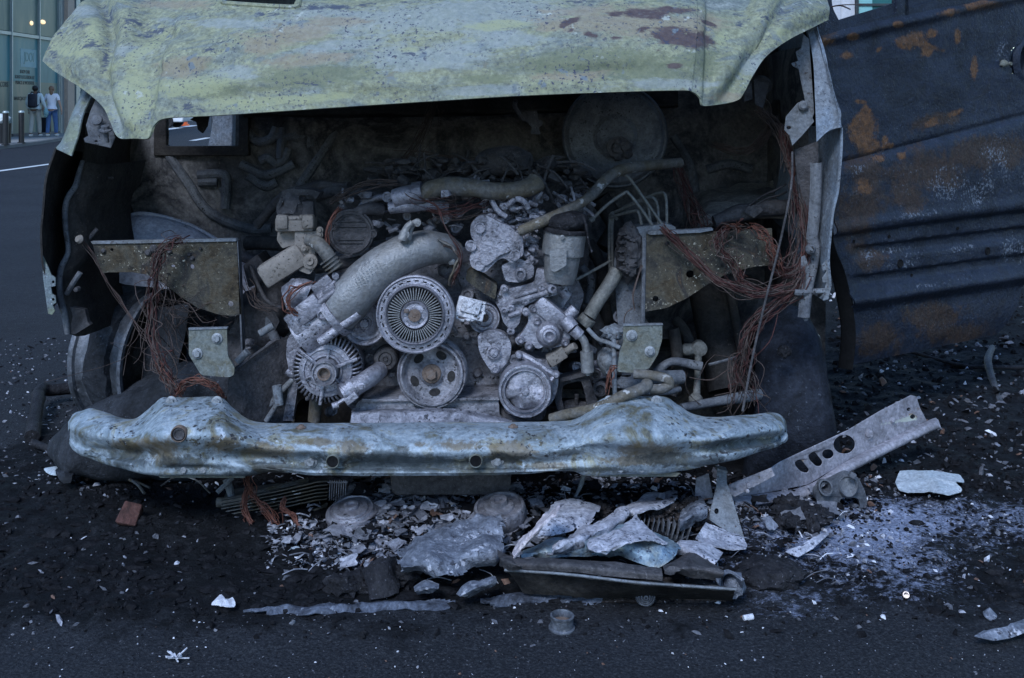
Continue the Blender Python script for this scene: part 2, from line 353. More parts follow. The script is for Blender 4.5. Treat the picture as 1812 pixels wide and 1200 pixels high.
class MB:
    def __init__(s):
        s.v = []; s.f = []; s.mi = []; s.cur = 0

    def mat(s, i):
        s.cur = i
        return s

    def add(s, vs, fs):
        o = len(s.v)
        s.v += [V(p) for p in vs]
        for f in fs:
            s.f.append(tuple(i + o for i in f))
            s.mi.append(s.cur)
        return s

    def tube(s, pts, r, seg=10, sub=5, caps=True, squash=None):
        n0 = len(pts)
        path = crom(pts, sub) if sub > 1 and n0 > 2 else [V(p) for p in pts]
        m = len(path)
        if isinstance(r, (int, float)):
            rs = [r] * m
        else:
            rl = list(r)
            rs = []
            for i in range(m):
                t = i / (m - 1) * (len(rl) - 1)
                k = min(int(t), len(rl) - 2)
                w = t - k
                w = w * w * (3 - 2 * w)
                rs.append(rl[k] * (1 - w) + rl[k + 1] * w)
        vs, fs = [], []
        u = None
        for i in range(m):
            d = (path[min(i + 1, m - 1)] - path[max(i - 1, 0)])
            if d.length < 1e-9:
                d = V((0, 0, 1))
            d.normalize()
            if u is None:
                u = frame(d)[0]
            else:
                u = (u - d * u.dot(d))
                u = u.normalized() if u.length > 1e-6 else frame(d)[0]
            w = d.cross(u)
            for k in range(seg):
                a = 2 * math.pi * k / seg
                vs.append(path[i] + (u * math.cos(a) + w * math.sin(a)) * rs[i])
        for i in range(m - 1):
            for k in range(seg):
                k2 = (k + 1) % seg
                fs.append((i * seg + k, i * seg + k2, (i + 1) * seg + k2, (i + 1) * seg + k))
        if caps:
            fs.append(tuple(range(seg - 1, -1, -1)))
            fs.append(tuple((m - 1) * seg + k for k in range(seg)))
        return s.add(vs, fs)

    def lathe(s, c, n, prof, seg=40, wob=0.0, a0=0.0, arc=None):
        """revolve (radius, height) profile round axis n through c; heights run along n"""
        u, w, n = frame(n)
        c = V(c)
        vs, fs = [], []
        full = arc is None
        ns = seg if full else seg + 1
        for k in range(ns):
            a = a0 + (2 * math.pi if full else arc) * k / seg
            e = u * math.cos(a) + w * math.sin(a)
            for (r, h) in prof:
                p = c + e * r + n * h
                if wob:
                    p += noise.noise_vector(p * 30) * wob
                vs.append(p)
        L = len(prof)
        for k in range(seg):
            k2 = (k + 1) % ns
            for j in range(L - 1):
                fs.append((k * L + j, k2 * L + j, k2 * L + j + 1, k * L + j + 1))
        s.add(vs, fs)
        return s

    def disc(s, c, n, r, h=0.004, seg=24):
        return s.lathe(c, n, [(0.0001, -h), (r, -h), (r, h), (0.0001, h)], seg)

    def cyl(s, a, b, r, seg=14):
        return s.tube([a, b], r, seg, 1)

    def box(s, c, size, rot=None, bev=0.0):
        hx, hy, hz = size[0] / 2, size[1] / 2, size[2] / 2
        rot = rot or Matrix.Identity(3)
        c = V(c)
        b = min(bev, hx * .9, hy * .9, hz * .9)
        if b <= 0:
            vs = [c + rot @ V((x, y, z)) for x in (-hx, hx) for y in (-hy, hy) for z in (-hz, hz)]
            return s.add(vs, [(0, 1, 3, 2), (4, 6, 7, 5), (0, 4, 5, 1), (2, 3, 7, 6), (0, 2, 6, 4), (1, 5, 7, 3)])
        bm = bmesh.new()
        bmesh.ops.create_cube(bm, size=1.0)
        for v in bm.verts:
            v.co = V((v.co.x * hx * 2, v.co.y * hy * 2, v.co.z * hz * 2))
        bmesh.ops.bevel(bm, geom=list(bm.edges), offset=b, segments=2, affect='EDGES', profile=0.5)
        return s.frombm(bm, Matrix.Translation(c) @ rot.to_4x4())

    def frombm(s, bm, mx=None):
        bm.verts.ensure_lookup_table()
        bm.verts.index_update()
        vs = [(mx @ v.co) if mx else v.co.copy() for v in bm.verts]
        fs = [tuple(v.index for v in f.verts) for f in bm.faces]
        bm.free()
        return s.add(vs, fs)

    def bolt(s, c, n, r, h=None):
        """washer + hexagon head"""
        h = h or r * 0.8
        s.lathe(c, n, [(r * 1.5, -h * .3), (r * 1.5, h * .12), (r * 1.38, h * .2), (0.0001, h * .2)], 20)
        s.lathe(V(c) + V(n).normalized() * h * .2, n, [(r, -h * .1), (r, h * .75), (r * .86, h), (0.0001, h)], 6, a0=random.uniform(0, 1))
        return s

    def plate(s, poly, Y, t=0.004, holes=(), tilt=(0, 0), dirn=None):
        """flat plate traced in photo pixels at depth Y (Y may be a function of px,py); thickness t runs away from the camera"""
        def Yf(p):
            return Y(p[0], p[1]) if callable(Y) else Y
        loops = [list(poly)] + [list(h) for h in holes]
        flat = [p for L in loops for p in L]
        tri = tessellate_polygon([[V((p[0], -p[1], 0)) for p in L] for L in loops])
        n = len(flat)
        d = V(dirn) if dirn else V((0, 1, 0))
        fr = [P(p[0], p[1], Yf(p)) for p in flat]
        bk = [q + d * t for q in fr]
        fs = []
        for a, b, c in tri:
            nz = (V((flat[b][0] - flat[a][0], -(flat[b][1] - flat[a][1]), 0))).cross(V((flat[c][0] - flat[a][0], -(flat[c][1] - flat[a][1]), 0))).z
            if nz < 0:
                b, c = c, b
            fs.append((a, b, c))
            fs.append((a + n, c + n, b + n))
        o = 0
        for L in loops:
            m = len(L)
            ar = sum(L[i][0] * -L[(i + 1) % m][1] - L[(i + 1) % m][0] * -L[i][1] for i in range(m))
            for i in range(m):
                a, b = o + i, o + (i + 1) % m
                outer = (ar > 0) == (o == 0)
                fs.append((b, a, a + n, b + n) if outer else (a, b, b + n, a + n))
            o += m
        return s.add(fr + bk, fs)

    def surf(s, ctrl, nu, nv, t=0.0, fn=None, skip=None, double=False):
        """smooth sheet through ctrl[row][col]; nu/nv samples per span (cols/rows); t = thickness; fn(p,u,v,n)->p"""
        rows = [crom(r, nu) for r in ctrl]
        cols = len(rows[0])
        grid = []
        ccols = [crom([r[j] for r in rows], nv) for j in range(cols)]
        nr = len(ccols[0])
        return s.sheet([[ccols[j][i] for j in range(cols)] for i in range(nr)], t, fn, skip)

    def sheet(s, g, t=0.0, fn=None, skip=None):
        nr, nc = len(g), len(g[0])

        def nrm(i, j):
            a = g[i][min(j + 1, nc - 1)] - g[i][max(j - 1, 0)]
            b = g[min(i + 1, nr - 1)][j] - g[max(i - 1, 0)][j]
            n = a.cross(b)
            if n.length < 1e-12:
                return V((0, -1, 0))
            n.normalize()
            return n
        N = [[nrm(i, j) for j in range(nc)] for i in range(nr)]
        # face the normals to the camera side on average
        tot = sum((N[i][j].dot(V((0, 0, CAMZ)) - g[i][j]) for i in range(0, nr, 3) for j in range(0, nc, 3)))
        sg = 1 if tot >= 0 else -1
        if fn:
            g = [[fn(g[i][j], j / (nc - 1), i / (nr - 1), N[i][j] * sg) for j in range(nc)] for i in range(nr)]
            N = [[nrm(i, j) for j in range(nc)] for i in range(nr)]
        fr = [g[i][j] for i in range(nr) for j in range(nc)]
        keep = [[not (skip and skip((g[i][j] + g[i + 1][j + 1]) / 2, (j + .5) / (nc - 1), (i + .5) / (nr - 1))) for j in range(nc - 1)] for i in range(nr - 1)]
        fs = []

        def q(a, b, c, d):
            return (a, b, c, d) if sg > 0 else (d, c, b, a)
        for i in range(nr - 1):
            for j in range(nc - 1):
                if keep[i][j]:
                    a = i * nc + j
                    fs.append(q(a, a + 1, a + nc + 1, a + nc))
        if t:
            n = nr * nc
            bk = [g[i][j] - N[i][j] * sg * t for i in range(nr) for j in range(nc)]
            for i in range(nr - 1):
                for j in range(nc - 1):
                    if keep[i][j]:
                        a = i * nc + j
                        fs.append(q(a + nc + n, a + nc + 1 + n, a + 1 + n, a + n))
            def K(i, j):
                return 0 <= i < nr - 1 and 0 <= j < nc - 1 and keep[i][j]
            for i in range(nr - 1):
                for j in range(nc):
                    if K(i, j) != K(i, j - 1):
                        a, b = i * nc + j, (i + 1) * nc + j
                        f = (a, b, b + n, a + n)
                        fs.append(f if (K(i, j)) == (sg < 0) else f[::-1])
            for j in range(nc - 1):
                for i in range(nr):
                    if K(i, j) != K(i - 1, j):
                        a, b = i * nc + j, i * nc + j + 1
                        f = (a, b, b + n, a + n)
                        fs.append(f[::-1] if (K(i, j)) == (sg < 0) else f)
            fr = fr + bk
        return s.add(fr, fs)

    def blob(s, c, size, amp=0.25, sc=2.0, sub=3, rot=None, seed=0.0, flatz=None):
        bm = bmesh.new()
        bmesh.ops.create_icosphere(bm, subdivisions=sub, radius=1.0)
        rot = rot or Matrix.Identity(3)
        c = V(c)
        for v in bm.verts:
            d = v.co.normalized()
            k = 1 + amp * noise.fractal(d * sc + V((seed, seed * 1.7, -seed)), 1.0, 2.0, 4)
            q = V((d.x * size[0], d.y * size[1], d.z * size[2])) * k
            v.co = c + rot @ q
            if flatz is not None and v.co.z < flatz:
                v.co.z = flatz
        return s.frombm(bm)

    def jitter(s, amp, sc, start=0):
        for i in range(start, len(s.v)):
            s.v[i] = s.v[i] + noise.noise_vector(s.v[i] * sc) * amp
        return s

    def build(s, name, mats, parent=None, origin=None, smooth=35, paint=None, bevel=0.0, **props):
        if not isinstance(mats, (list, tuple)):
            mats = [mats]
        mats = [M[m] if isinstance(m, str) else m for m in mats]
        if parent is not None:
            org = parent['_o'] if '_o' in parent else (0, 0, 0)
            org = V(org)
        elif origin is not None:
            org = V(origin)
        else:
            xs = [p.x for p in s.v]; ys = [p.y for p in s.v]; zs = [p.z for p in s.v]
            org = V(((min(xs) + max(xs)) / 2, (min(ys) + max(ys)) / 2, min(zs)))
        me = bpy.data.meshes.new(name)
        me.from_pydata([tuple(p - org) for p in s.v], [], s.f)
        for m in mats:
            me.materials.append(m)
        me.polygons.foreach_set('material_index', s.mi)
        me.polygons.foreach_set('use_smooth', [True] * len(s.f))
        if smooth < 180:
            me.set_sharp_from_angle(angle=R(smooth))
        if paint:
            for k, fn in paint.items():
                at = me.attributes.new(k, 'FLOAT', 'POINT')
                at.data.foreach_set('value', [fn(p) for p in s.v])
        me.update()
        o = bpy.data.objects.new(name, me)
        COL.objects.link(o)
        if parent is not None:
            o.parent = parent
            o['_o'] = tuple(org)
        else:
            o.location = org
            o['_o'] = tuple(org)
        if bevel:
            b = o.modifiers.new('edge', 'BEVEL')
            b.width = bevel
            b.segments = 2
            b.limit_method = 'ANGLE'
            b.angle_limit = R(50)
        for k, v in props.items():
            o[k] = v
        return o


def empty(name, loc, **props):
    o = bpy.data.objects.new(name, None)
    COL.objects.link(o)
    o.location = loc
    o.empty_display_size = 0.1
    o['_o'] = tuple(loc)
    for k, v in props.items():
        o[k] = v
    return o


def pix(p):
    """photo pixel of a point (used only to place stains where they are on the real panel)"""
    return 906 + p.x * FPX / p.y, 186 - (p.z - CAMZ) * FPX / p.y


def spots(lst):
    """soft union of ellipses: (px, py, rx, ry[, angle]) -> 0..1"""
    def f(p):
        x, y = pix(p)
        best = 0.0
        for e in lst:
            dx, dy = x - e[0], y - e[1]
            if len(e) > 4:
                ca, sa = math.cos(R(e[4])), math.sin(R(e[4]))
                dx, dy = dx * ca + dy * sa, -dx * sa + dy * ca
            d = math.sqrt((dx / e[2]) ** 2 + (dy / e[3]) ** 2)
            if d < 2:
                best = max(best, 1.0 - d * 0.5)
        return best
    return f


def circ(cx, cy, r, n=16, ry=None, a=0):
    ry = ry or r
    out = []
    for k in range(n):
        t = 2 * math.pi * k / n
        x, y = r * math.cos(t), ry * math.sin(t)
        out.append((cx + x * math.cos(a) - y * math.sin(a), cy + x * math.sin(a) + y * math.cos(a)))
    return out


def roundpoly(pts, r=6, n=4):
    """round the corners of a pixel polygon"""
    out = []
    m = len(pts)
    for i in range(m):
        p0, p, p1 = V((*pts[i - 1], 0)), V((*pts[i], 0)), V((*pts[(i + 1) % m], 0))
        a, b = (p0 - p), (p1 - p)
        k = min(r, a.length * .45, b.length * .45)
        s0, s1 = p + a.normalized() * k, p + b.normalized() * k
        for j in range(n + 1):
            t = j / n
            q = s0 * (1 - t) ** 2 + p * 2 * t * (1 - t) + s1 * t * t
            out.append((q.x, q.y))
    return out


def px3(lst):
    return [P(*p) for p in lst]


def bundle(mb, paths, n, spread, r=0.0012, seg=4, sub=5, fray=0.0, rnd=None, mix=False):
    """n thin strands following one path of points; spread = bundle radius"""
    rnd = rnd or random
    path = crom(paths, 2) if len(paths) > 2 else [V(p) for p in paths]
    L_ = len(path)
    for k in range(int(n * 1.15)):
        a = rnd.uniform(0, 6.28)
        if mix:
            mb.mat(1 if rnd.random() < .42 else 0)
        rad = math.sqrt(rnd.random())
        i0, i1 = 0, L_
        if rnd.random() < .18 and L_ > 5:
            i0, i1 = rnd.choice(((0, rnd.randint(L_ // 2, L_)), (rnd.randint(0, L_ // 3), L_)))
        pts = []
        loose = 2.2 if rnd.random() < .14 else 1.0
        for i in range(i0, i1):
            a += rnd.uniform(-1.1, 1.1)
            e = spread * (1 + fray * 3 * (i / (L_ - 1)) ** 2) * loose
            q = min(1.1, abs(rad + rnd.uniform(-.45, .45))) * e
            pts.append(path[i] + V((math.cos(a) * q, rnd.uniform(-1, 1) * e * .6, math.sin(a) * q)))
        if len(pts) > 2:
            mb.tube(pts, r * rnd.choice((.45, .6, .7, 1.0)), seg, 3, caps=False)
    return mb


from mathutils.bvhtree import BVHTree


def on_surf(mb, px, py, off=0.0):
    """first point of a built sheet seen at a photo pixel"""
    if not hasattr(mb, 'bvh'):
        mb.bvh = BVHTree.FromPolygons(mb.v, mb.f)
    o = V((0, 0, CAMZ))
    d = (P(px, py, 1.0) - o)
    h = mb.bvh.ray_cast(o, d.normalized())[0]
    if h is None:
        h = min(mb.v, key=lambda p: (pix(p)[0] - px) ** 2 + (pix(p)[1] - py) ** 2)
    return P(px, py, h.y - off)

# ------------------------------------------------------------------ ground
def burn_amt(x, y):
    n = noise.fractal(V((x * 2.3, y * 2.3, 3.1)), 1.0, 2.0, 4)
    n2 = noise.fractal(V((x * 6.5, y * 9, 1.1)), 1.0, 2.0, 4)
    front = .35 * sstep(1.98, 2.28, y + n * 0.16 + n2 * .10) + .65 * sstep(2.20, 2.46, y + n * 0.16 + n2 * .10)
    back = 1 - sstep(3.25, 3.9, y + n * 0.25 - sstep(0.5, 1.3, x) * 3.2)
    side = 1 - sstep(1.35, 1.75, -x + n * 0.2)
    return front * back * side


def heap(x, y, cx, cy, rx, ry, h):
    d = ((x - cx) / rx) ** 2 + ((y - cy) / ry) ** 2
    return h * math.exp(-d * 1.6)


def ground_h(x, y):
    if abs(x) > 3.2 or y < 1.8 or y > 7.5:
        return 0.0
    b = burn_amt(x, y)
    p = V((x, y, 0.7))
    h = b * (0.010 + 0.016 * noise.fractal(p * 7, 0.9, 2.1, 6) + 0.010 * abs(noise.noise(p * 16)))
    h += heap(x, y, -0.22, 2.80, 0.42, 0.20, 0.060) * (1 + 0.35 * noise.fractal(p * 18, 0.8, 2.0, 4))
    h += heap(x, y, 0.36, 2.76, 0.38, 0.18, 0.045) * (1 + 0.35 * noise.fractal(p * 18, 0.8, 2.0, 4))
    h += heap(x, y, -0.85, 2.72, 0.45, 0.16, 0.020)
    h += heap(x, y, 1.5, 3.9, 0.9, 0.6, 0.03)
    h += 0.0010 * noise.noise(p * 60)
    return max(h, -0.004)


def axis(lo, hi, step, far):
    a = [lo + i * step for i in range(int((hi - lo) / step) + 1)]
    g = step * 2
    up, dn = a[-1], a[0]
    ups, dns = [], []
    while up < far:
        up += g; ups.append(up); g *= 1.45
    g = step * 2
    while dn > -far:
        dn -= g; dns.append(dn); g *= 1.45
    return dns[::-1] + a + ups


def ash_amt(x, y):
    w = .55 * noise.fractal(V((x * 3.1, y * 4.1, 7)), 1, 2, 4)
    d = math.sqrt(((x - 0.86 - (y - 2.7) * .35) / 0.44) ** 2 + ((y - 2.70) / 0.30) ** 2) + w
    d2 = math.sqrt(((x - 1.18) / 0.40) ** 2 + ((y - 2.80) / 0.20) ** 2)
    return max(1.05 - d * 0.62, 0.75 - d2 * 0.5, 0)


xs = axis(-2.7, 2.7, 0.0145, 2500)
ys = axis(1.85, 5.0, 0.0125, 3500)
mb = MB()
nx = len(xs)
vs = [V((x, y, ground_h(x, y))) for y in ys for x in xs]
fs = [(j * nx + i, j * nx + i + 1, (j + 1) * nx + i + 1, (j + 1) * nx + i) for j in range(len(ys) - 1) for i in range(nx - 1)]
mb.add(vs, fs)
GRID = [v.z for v in vs]


import bisect


def gz(x, y):
    """height of the built ground mesh"""
    i = min(max(bisect.bisect_right(xs, x) - 1, 0), nx - 2)
    j = min(max(bisect.bisect_right(ys, y) - 1, 0), len(ys) - 2)
    u = (x - xs[i]) / (xs[i + 1] - xs[i])
    v = (y - ys[j]) / (ys[j + 1] - ys[j])
    a = j * nx + i
    return (GRID[a] * (1 - u) + GRID[a + 1] * u) * (1 - v) + (GRID[a + nx] * (1 - u) + GRID[a + nx + 1] * u) * v


def GP(px, py, lift=0.0):
    """first point of the uneven ground under a photo pixel"""
    k, m = (px - 906) / FPX, (py - 186) / FPX
    y = max(1.9, (CAMZ - .15) / m)
    y1 = CAMZ / m + .03
    st = max(.008, (y1 - y) / 60)
    while y < y1:
        if CAMZ - y * m <= gz(y * k, y):
            break
        y += st
    a, b_ = y - st, y
    for _ in range(5):
        c_ = (a + b_) / 2
        if CAMZ - c_ * m <= gz(c_ * k, c_):
            b_ = c_
        else:
            a = c_
    return V((b_ * k, b_, gz(b_ * k, b_) + lift))


def mat_ground():
    t = NT('asphalt_road')
    n1 = t.noise(1.3, 5, 0.6)
    n2 = t.noise(26, 6, 0.7)
    grit = t.noise(150, 5, 0.8)
    c = t.ramp(n1, [(0.3, (0.015, 0.0165, 0.021)), (0.7, (0.028, 0.030, 0.037))])
    c = t.mix(t.ramp(n2, [(0.4, 0.0), (0.65, 0.6)]), c, (0.022, 0.023, 0.027))
    c = t.mix(t.ramp(grit, [(0.5, 0.0), (0.66, 0.6)]), c, (0.085, 0.088, 0.098))
    c = t.mix(t.ramp(grit, [(0.34, 0.85), (0.47, 0.0)]), c, (0.006, 0.006, 0.008))
    # burnt crust
    edge = t.noise(30, 7, 0.7, 0.4)
    f = t.math('ADD', t.attr('burn'), t.math('MULTIPLY', t.math('SUBTRACT', edge, 0.5), 0.9))
    f = t.ramp(f, [(0.35, 0.0), (0.65, 1.0)])
    cr = t.ramp(t.noise(34, 7, 0.75, 0.5), [(0.3, (0.003, 0.0032, 0.004)), (0.52, (0.008, 0.0085, 0.0105)), (0.72, (0.028, 0.029, 0.034))])
    c = t.mix(f, c, cr)
    # settled pale ash
    a = t.math('ADD', t.attr('ash'), t.math('MULTIPLY', t.math('SUBTRACT', t.noise(46, 8, 0.8, 0.3), 0.5), 2.3))
    c = t.mix(t.ramp(a, [(0.50, 0.0), (0.86, 0.95)]), c, t.ramp(t.noise(120, 4, 0.7), [(0.35, (0.10, 0.115, 0.17)), (0.62, (0.36, 0.40, 0.54))]))
    # glints of broken glass and grit
    v = t.ramp(t.voro(95), [(0.0, 1.0), (0.10, 1.0), (0.14, 0.0)])
    pick = t.ramp(t.noise(60, 2, 0.5), [(0.60, 0.0), (0.64, 1.0)])
    sp = t.mix(1.0, v, pick, 'MULTIPLY')
    c = t.mix(sp, c, (0.26, 0.27, 0.29))
    t.base(c)
    t.val(rough=t.ramp(n2, [(0.3, 0.7), (0.7, 0.95)]), spec=0.12)
    h = t.math('ADD', t.math('MULTIPLY', grit, 0.8), t.math('MULTIPLY', t.noise(90, 5, 0.7), 1.4))
    t.bump(h, 0.8, 0.009)
    return t.m


M['ground'] = mat_ground()
mb.build('road', 'ground', origin=(0, 0, 0), smooth=180, paint={'burn': lambda p: burn_amt(p.x, p.y) if 1.8 < p.y < 9 and abs(p.x) < 4 else 0.0,
                                                          'ash': lambda p: ash_amt(p.x, p.y) if 1.8 < p.y < 4 else 0.0}, kind='structure')


def plain(name, col, rough=0.7, var=0.25, scale=6, metal=0.0, bump=0.15, bs=80, spec=0.4):
    d = tuple(x * (1 - var) for x in col)
    return burnt(name, [d, col, tuple(min(1, x * (1 + var * .5)) for x in col)], scale, 0.4, rough=(rough * .85, min(1, rough * 1.1)), metal=metal, bump=bump, bscale=bs, spec=spec, mottle=0.5)


M['paint_white'] = plain('road_paint', (0.55, 0.56, 0.56), 0.8, 0.3, 3)
M['pave'] = plain('pavement_concrete', (0.22, 0.215, 0.21), 0.85, 0.25, 1.5)
M['kerb'] = plain('kerb_stone', (0.12, 0.12, 0.12), 0.85, 0.3, 2)
M['mullion'] = plain('brushed_mullion', (0.30, 0.34, 0.34), 0.4, 0.15, 4, 0.4)
M['black_post'] = plain('black_paint', (0.012, 0.012, 0.014), 0.45, 0.2, 8)
M['peach'] = plain('peach_panel', (0.40, 0.30, 0.235), 0.6, 0.12, 1)
M['cream'] = plain('cream_panel', (0.42, 0.42, 0.33), 0.6, 0.15, 1)
M['column'] = plain('pale_column_stone', (0.50, 0.49, 0.52), 0.7, 0.10, 1.2)
M['darkframe'] = plain('dark_frame', (0.03, 0.035, 0.04), 0.4, 0.2, 3)
M['letter'] = plain('dark_vinyl_letters', (0.02, 0.03, 0.03), 0.5, 0.1, 3)
M['pale_reflection_bag'] = plain('pale_reflection_and_bag', (0.20, 0.36, 0.38), 0.5, 0.15, 2)  # for the painted pane reflection and the carrier bag


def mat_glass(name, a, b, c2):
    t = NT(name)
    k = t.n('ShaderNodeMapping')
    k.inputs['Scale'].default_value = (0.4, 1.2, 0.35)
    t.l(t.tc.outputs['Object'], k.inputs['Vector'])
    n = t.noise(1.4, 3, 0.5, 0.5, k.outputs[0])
    t.base(t.ramp(n, [(0.3, a), (0.52, b), (0.72, c2)]))  # tint noise painted in as reflections on the opaque panes
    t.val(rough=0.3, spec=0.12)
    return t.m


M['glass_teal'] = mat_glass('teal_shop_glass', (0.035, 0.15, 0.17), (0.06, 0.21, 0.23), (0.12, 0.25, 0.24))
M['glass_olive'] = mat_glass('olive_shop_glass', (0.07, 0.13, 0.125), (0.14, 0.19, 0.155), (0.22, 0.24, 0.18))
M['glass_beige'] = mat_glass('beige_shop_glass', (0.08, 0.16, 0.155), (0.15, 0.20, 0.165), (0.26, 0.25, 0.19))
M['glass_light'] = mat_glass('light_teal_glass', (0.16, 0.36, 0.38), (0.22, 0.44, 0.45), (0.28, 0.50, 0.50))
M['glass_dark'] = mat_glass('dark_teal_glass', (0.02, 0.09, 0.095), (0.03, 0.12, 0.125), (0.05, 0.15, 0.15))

# pavement with rounded corner and its kerb
kp = [(-11.2, 18), (-11.75, 24), (-12.0, 27), (-12.45, 30), (-13.15, 33.2), (-13.95, 36.2), (-15.0, 38.6), (-16.6, 40.2), (-19, 41.0)]
kc = [(p.x, p.y) for p in crom([(x, y, 0) for x, y in kp], 5)]
mb = MB()
top = [V((x - .16, y, 0.08)) for x, y in kc] + [V((-19, 18, 0.08))]
bot = [V((p.x, p.y, -0.05)) for p in top]
n = len(top)
mb.add(top + bot, [tuple(range(n))] + [(i + n, (i + 1) % n + n, (i + 1) % n, i) for i in range(n)])
mb.build('pavement', 'pave', origin=(-15, 30, 0), smooth=30, kind='structure')
mb = MB()
vs, fs = [], []
for x, y in kc:
    vs += [V((x, y, -0.05)), V((x - .01, y, 0.075)), V((x - .03, y, 0.086)), V((x - .157, y, 0.086)), V((x - .157, y, -0.05))]
for i in range(len(kc) - 1):
    for k in range(4):
        fs.append((i * 5 + k, (i + 1) * 5 + k, (i + 1) * 5 + k + 1, i * 5 + k + 1))
mb.add(vs, fs)
mb.build('kerb', 'kerb', origin=(-13, 30, 0), smooth=40, kind='structure')


def mark(pts, w):
    mb = MB()
    for i in range(len(pts) - 1):
        a, b = V((*pts[i], 0.005)), V((*pts[i + 1], 0.005))
        d = (b - a).normalized()
        s = V((-d.y, d.x, 0)) * w / 2
        mb.add([a - s, b - s, b + s, a + s], [(0, 1, 2, 3)])
    mb.build('road_marking', 'paint_white', kind='structure')


mark([(-7.9, 13), (-7.98, 17.6), (-8.05, 20.5), (-8.15, 25.0)], 0.13)
mark([(-14.4, 46.5), (-16.1, 57.5)], 0.45)
mark([(-9.22, 32.6), (-9.55, 35.6)], 0.22)
mark([(-14.0, 42.0), (-14.9, 44.0)], 0.16)

# ------------------------------------------------------------------ storefront on the left
FX = -15.0


def fy(px):
    return -FX * FPX / (906 - px)


def fz(px, py):
    return CAMZ - (py - 186) * fy(px) / FPX


shop = empty('glass_storefront', (FX - 1, 34, 0.08), label='teal glass shopfront with dark lettering on the pavement corner at far left', category='shopfront')
zt, z1, z0 = 7.0, fz(45, 63), 0.08
mull = [fy(-190), fy(-140), fy(-85), fy(-32), fy(20), fy(69), fy(104)]
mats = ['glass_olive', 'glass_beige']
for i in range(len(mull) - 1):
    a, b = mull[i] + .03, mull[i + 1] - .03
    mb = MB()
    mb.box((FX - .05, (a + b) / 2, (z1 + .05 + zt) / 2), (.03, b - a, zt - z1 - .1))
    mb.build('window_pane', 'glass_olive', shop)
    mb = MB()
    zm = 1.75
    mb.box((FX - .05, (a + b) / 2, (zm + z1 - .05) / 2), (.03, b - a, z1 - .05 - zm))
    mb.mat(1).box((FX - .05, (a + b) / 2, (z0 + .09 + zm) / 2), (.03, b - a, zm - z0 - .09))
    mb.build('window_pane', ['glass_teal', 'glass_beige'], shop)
mb = MB()
for y in mull:
    mb.box((FX - .02, y, (zt + z0) / 2), (.12, .06, zt - z0))
mb.build('mullion', 'mullion', shop)
mb = MB()
mb.box((FX - .025, (mull[0] + mull[-1]) / 2, z1), (.10, mull[-1] - mull[0], .10))
mb.build('transom', 'mullion', shop)
mb = MB()
mb.box((FX - .03, (mull[0] + mull[-1]) / 2, z0 + .045), (.14, mull[-1] - mull[0], .09))
mb.build('base_sill', 'kerb', shop)
mb = MB()
mb.box((FX - .05, (fy(104) + fy(111)) / 2 + .03, 3.5), (.2, fy(111) - fy(104) - .06, 6.9))
mb.build('end_glazing', 'mullion', shop)
mb = MB()
mb.box((FX + .02, (fy(111) + fy(123)) / 2, 3.5), (.3, fy(123) - fy(111), 6.9))
mb.build('peach_pier', 'peach', shop)
mb = MB()
for a, b in ((124, 127), (131, 138), (147, 153)):
    mb.box((FX - .02, (fy(a) + fy(b)) / 2, 3.5), (.2, fy(b) - fy(a), 6.9))
mb.build('grey_pier', 'mullion', shop)
mb = MB()
mb.box((FX - .15, (fy(123) + fy(153)) / 2, 3.5), (.1, fy(153) - fy(123), 6.9))
mb.build('recessed_wall', 'cream', shop)
mb = MB()
mb.box((FX - 4.2, (mull[0] + fy(153)) / 2, 3.52), (8.0, fy(153) - mull[0], 6.86))
mb.box((FX - 4.2, (mull[0] + fy(153)) / 2, 7.3), (8.4, fy(153) - mull[0] + .2, .6))
mb.build('building_body', 'darkframe', shop)


def text(s, size, loc, mat, parent, rot, align='CENTER', name='lettering', sx=1.0, ext=0.004):
    cu = bpy.data.curves.new(name, 'FONT')
    cu.body = s
    cu.size = size
    cu.align_x = align
    cu.extrude = ext
    cu.offset = size * 0.012
    o = bpy.data.objects.new(name, cu)
    COL.objects.link(o)
    dg = bpy.context.evaluated_depsgraph_get()
    me = bpy.data.meshes.new_from_object(o.evaluated_get(dg))
    bpy.data.objects.remove(o)
    mx = Matrix.Translation(V(loc) - V(parent['_o'])) @ rot.to_4x4() @ Matrix.Diagonal((sx, 1, 1, 1))
    me.transform(mx)
    me.materials.clear()
    me.materials.append(M[mat])
    o = bpy.data.objects.new(name, me)
    COL.objects.link(o)
    o.parent = parent
    return o


RX = Matrix(((0, 0, 1), (1, 0, 0), (0, 1, 0)))
tx = FX - .032
for s, px, py in (('SHOP OUR', 46, 130), ('SOHO LOCATION AT', 46, 139.5), ('PRINCE & WOOSTER', 46, 149.5)):
    text(s, 0.15, (tx, fy(px), fz(px, py)), 'letter', shop, RX, sx=0.95)
text('MARCJACOBS.COM', 0.15, (tx, fy(27), fz(27, 177)), 'letter', shop, RX, 'LEFT', sx=1.1)
text('MARC JACOBS', 0.215, (tx, fy(16.5), fz(16.5, 154)), 'letter', shop, RX, 'RIGHT', sx=0.95)
mb = MB()
ya, yb = fy(38), fy(66)
mb.box((FX - .033, (ya + yb) / 2, fz(50, 103)), (.008, yb - ya, .56))  # pale patch painted as the reflection of the building across the street
mb.build('painted_reflection', 'pale_reflection_bag', shop)
text('JDOI', 0.40, (FX - .027, fy(53), fz(53, 109)), 'glass_teal', shop, RX, sx=0.85)  # mirrored sign letters belonging to that painted reflection
M['lamp'] = NT('warm_lamp_glint').m
b = M['lamp'].node_tree.nodes['Principled BSDF']
b.inputs['Base Color'].default_value = (1, .75, .45, 1)
b.inputs['Emission Color'].default_value = (1, .72, .4, 1)
b.inputs['Emission Strength'].default_value = 0.7
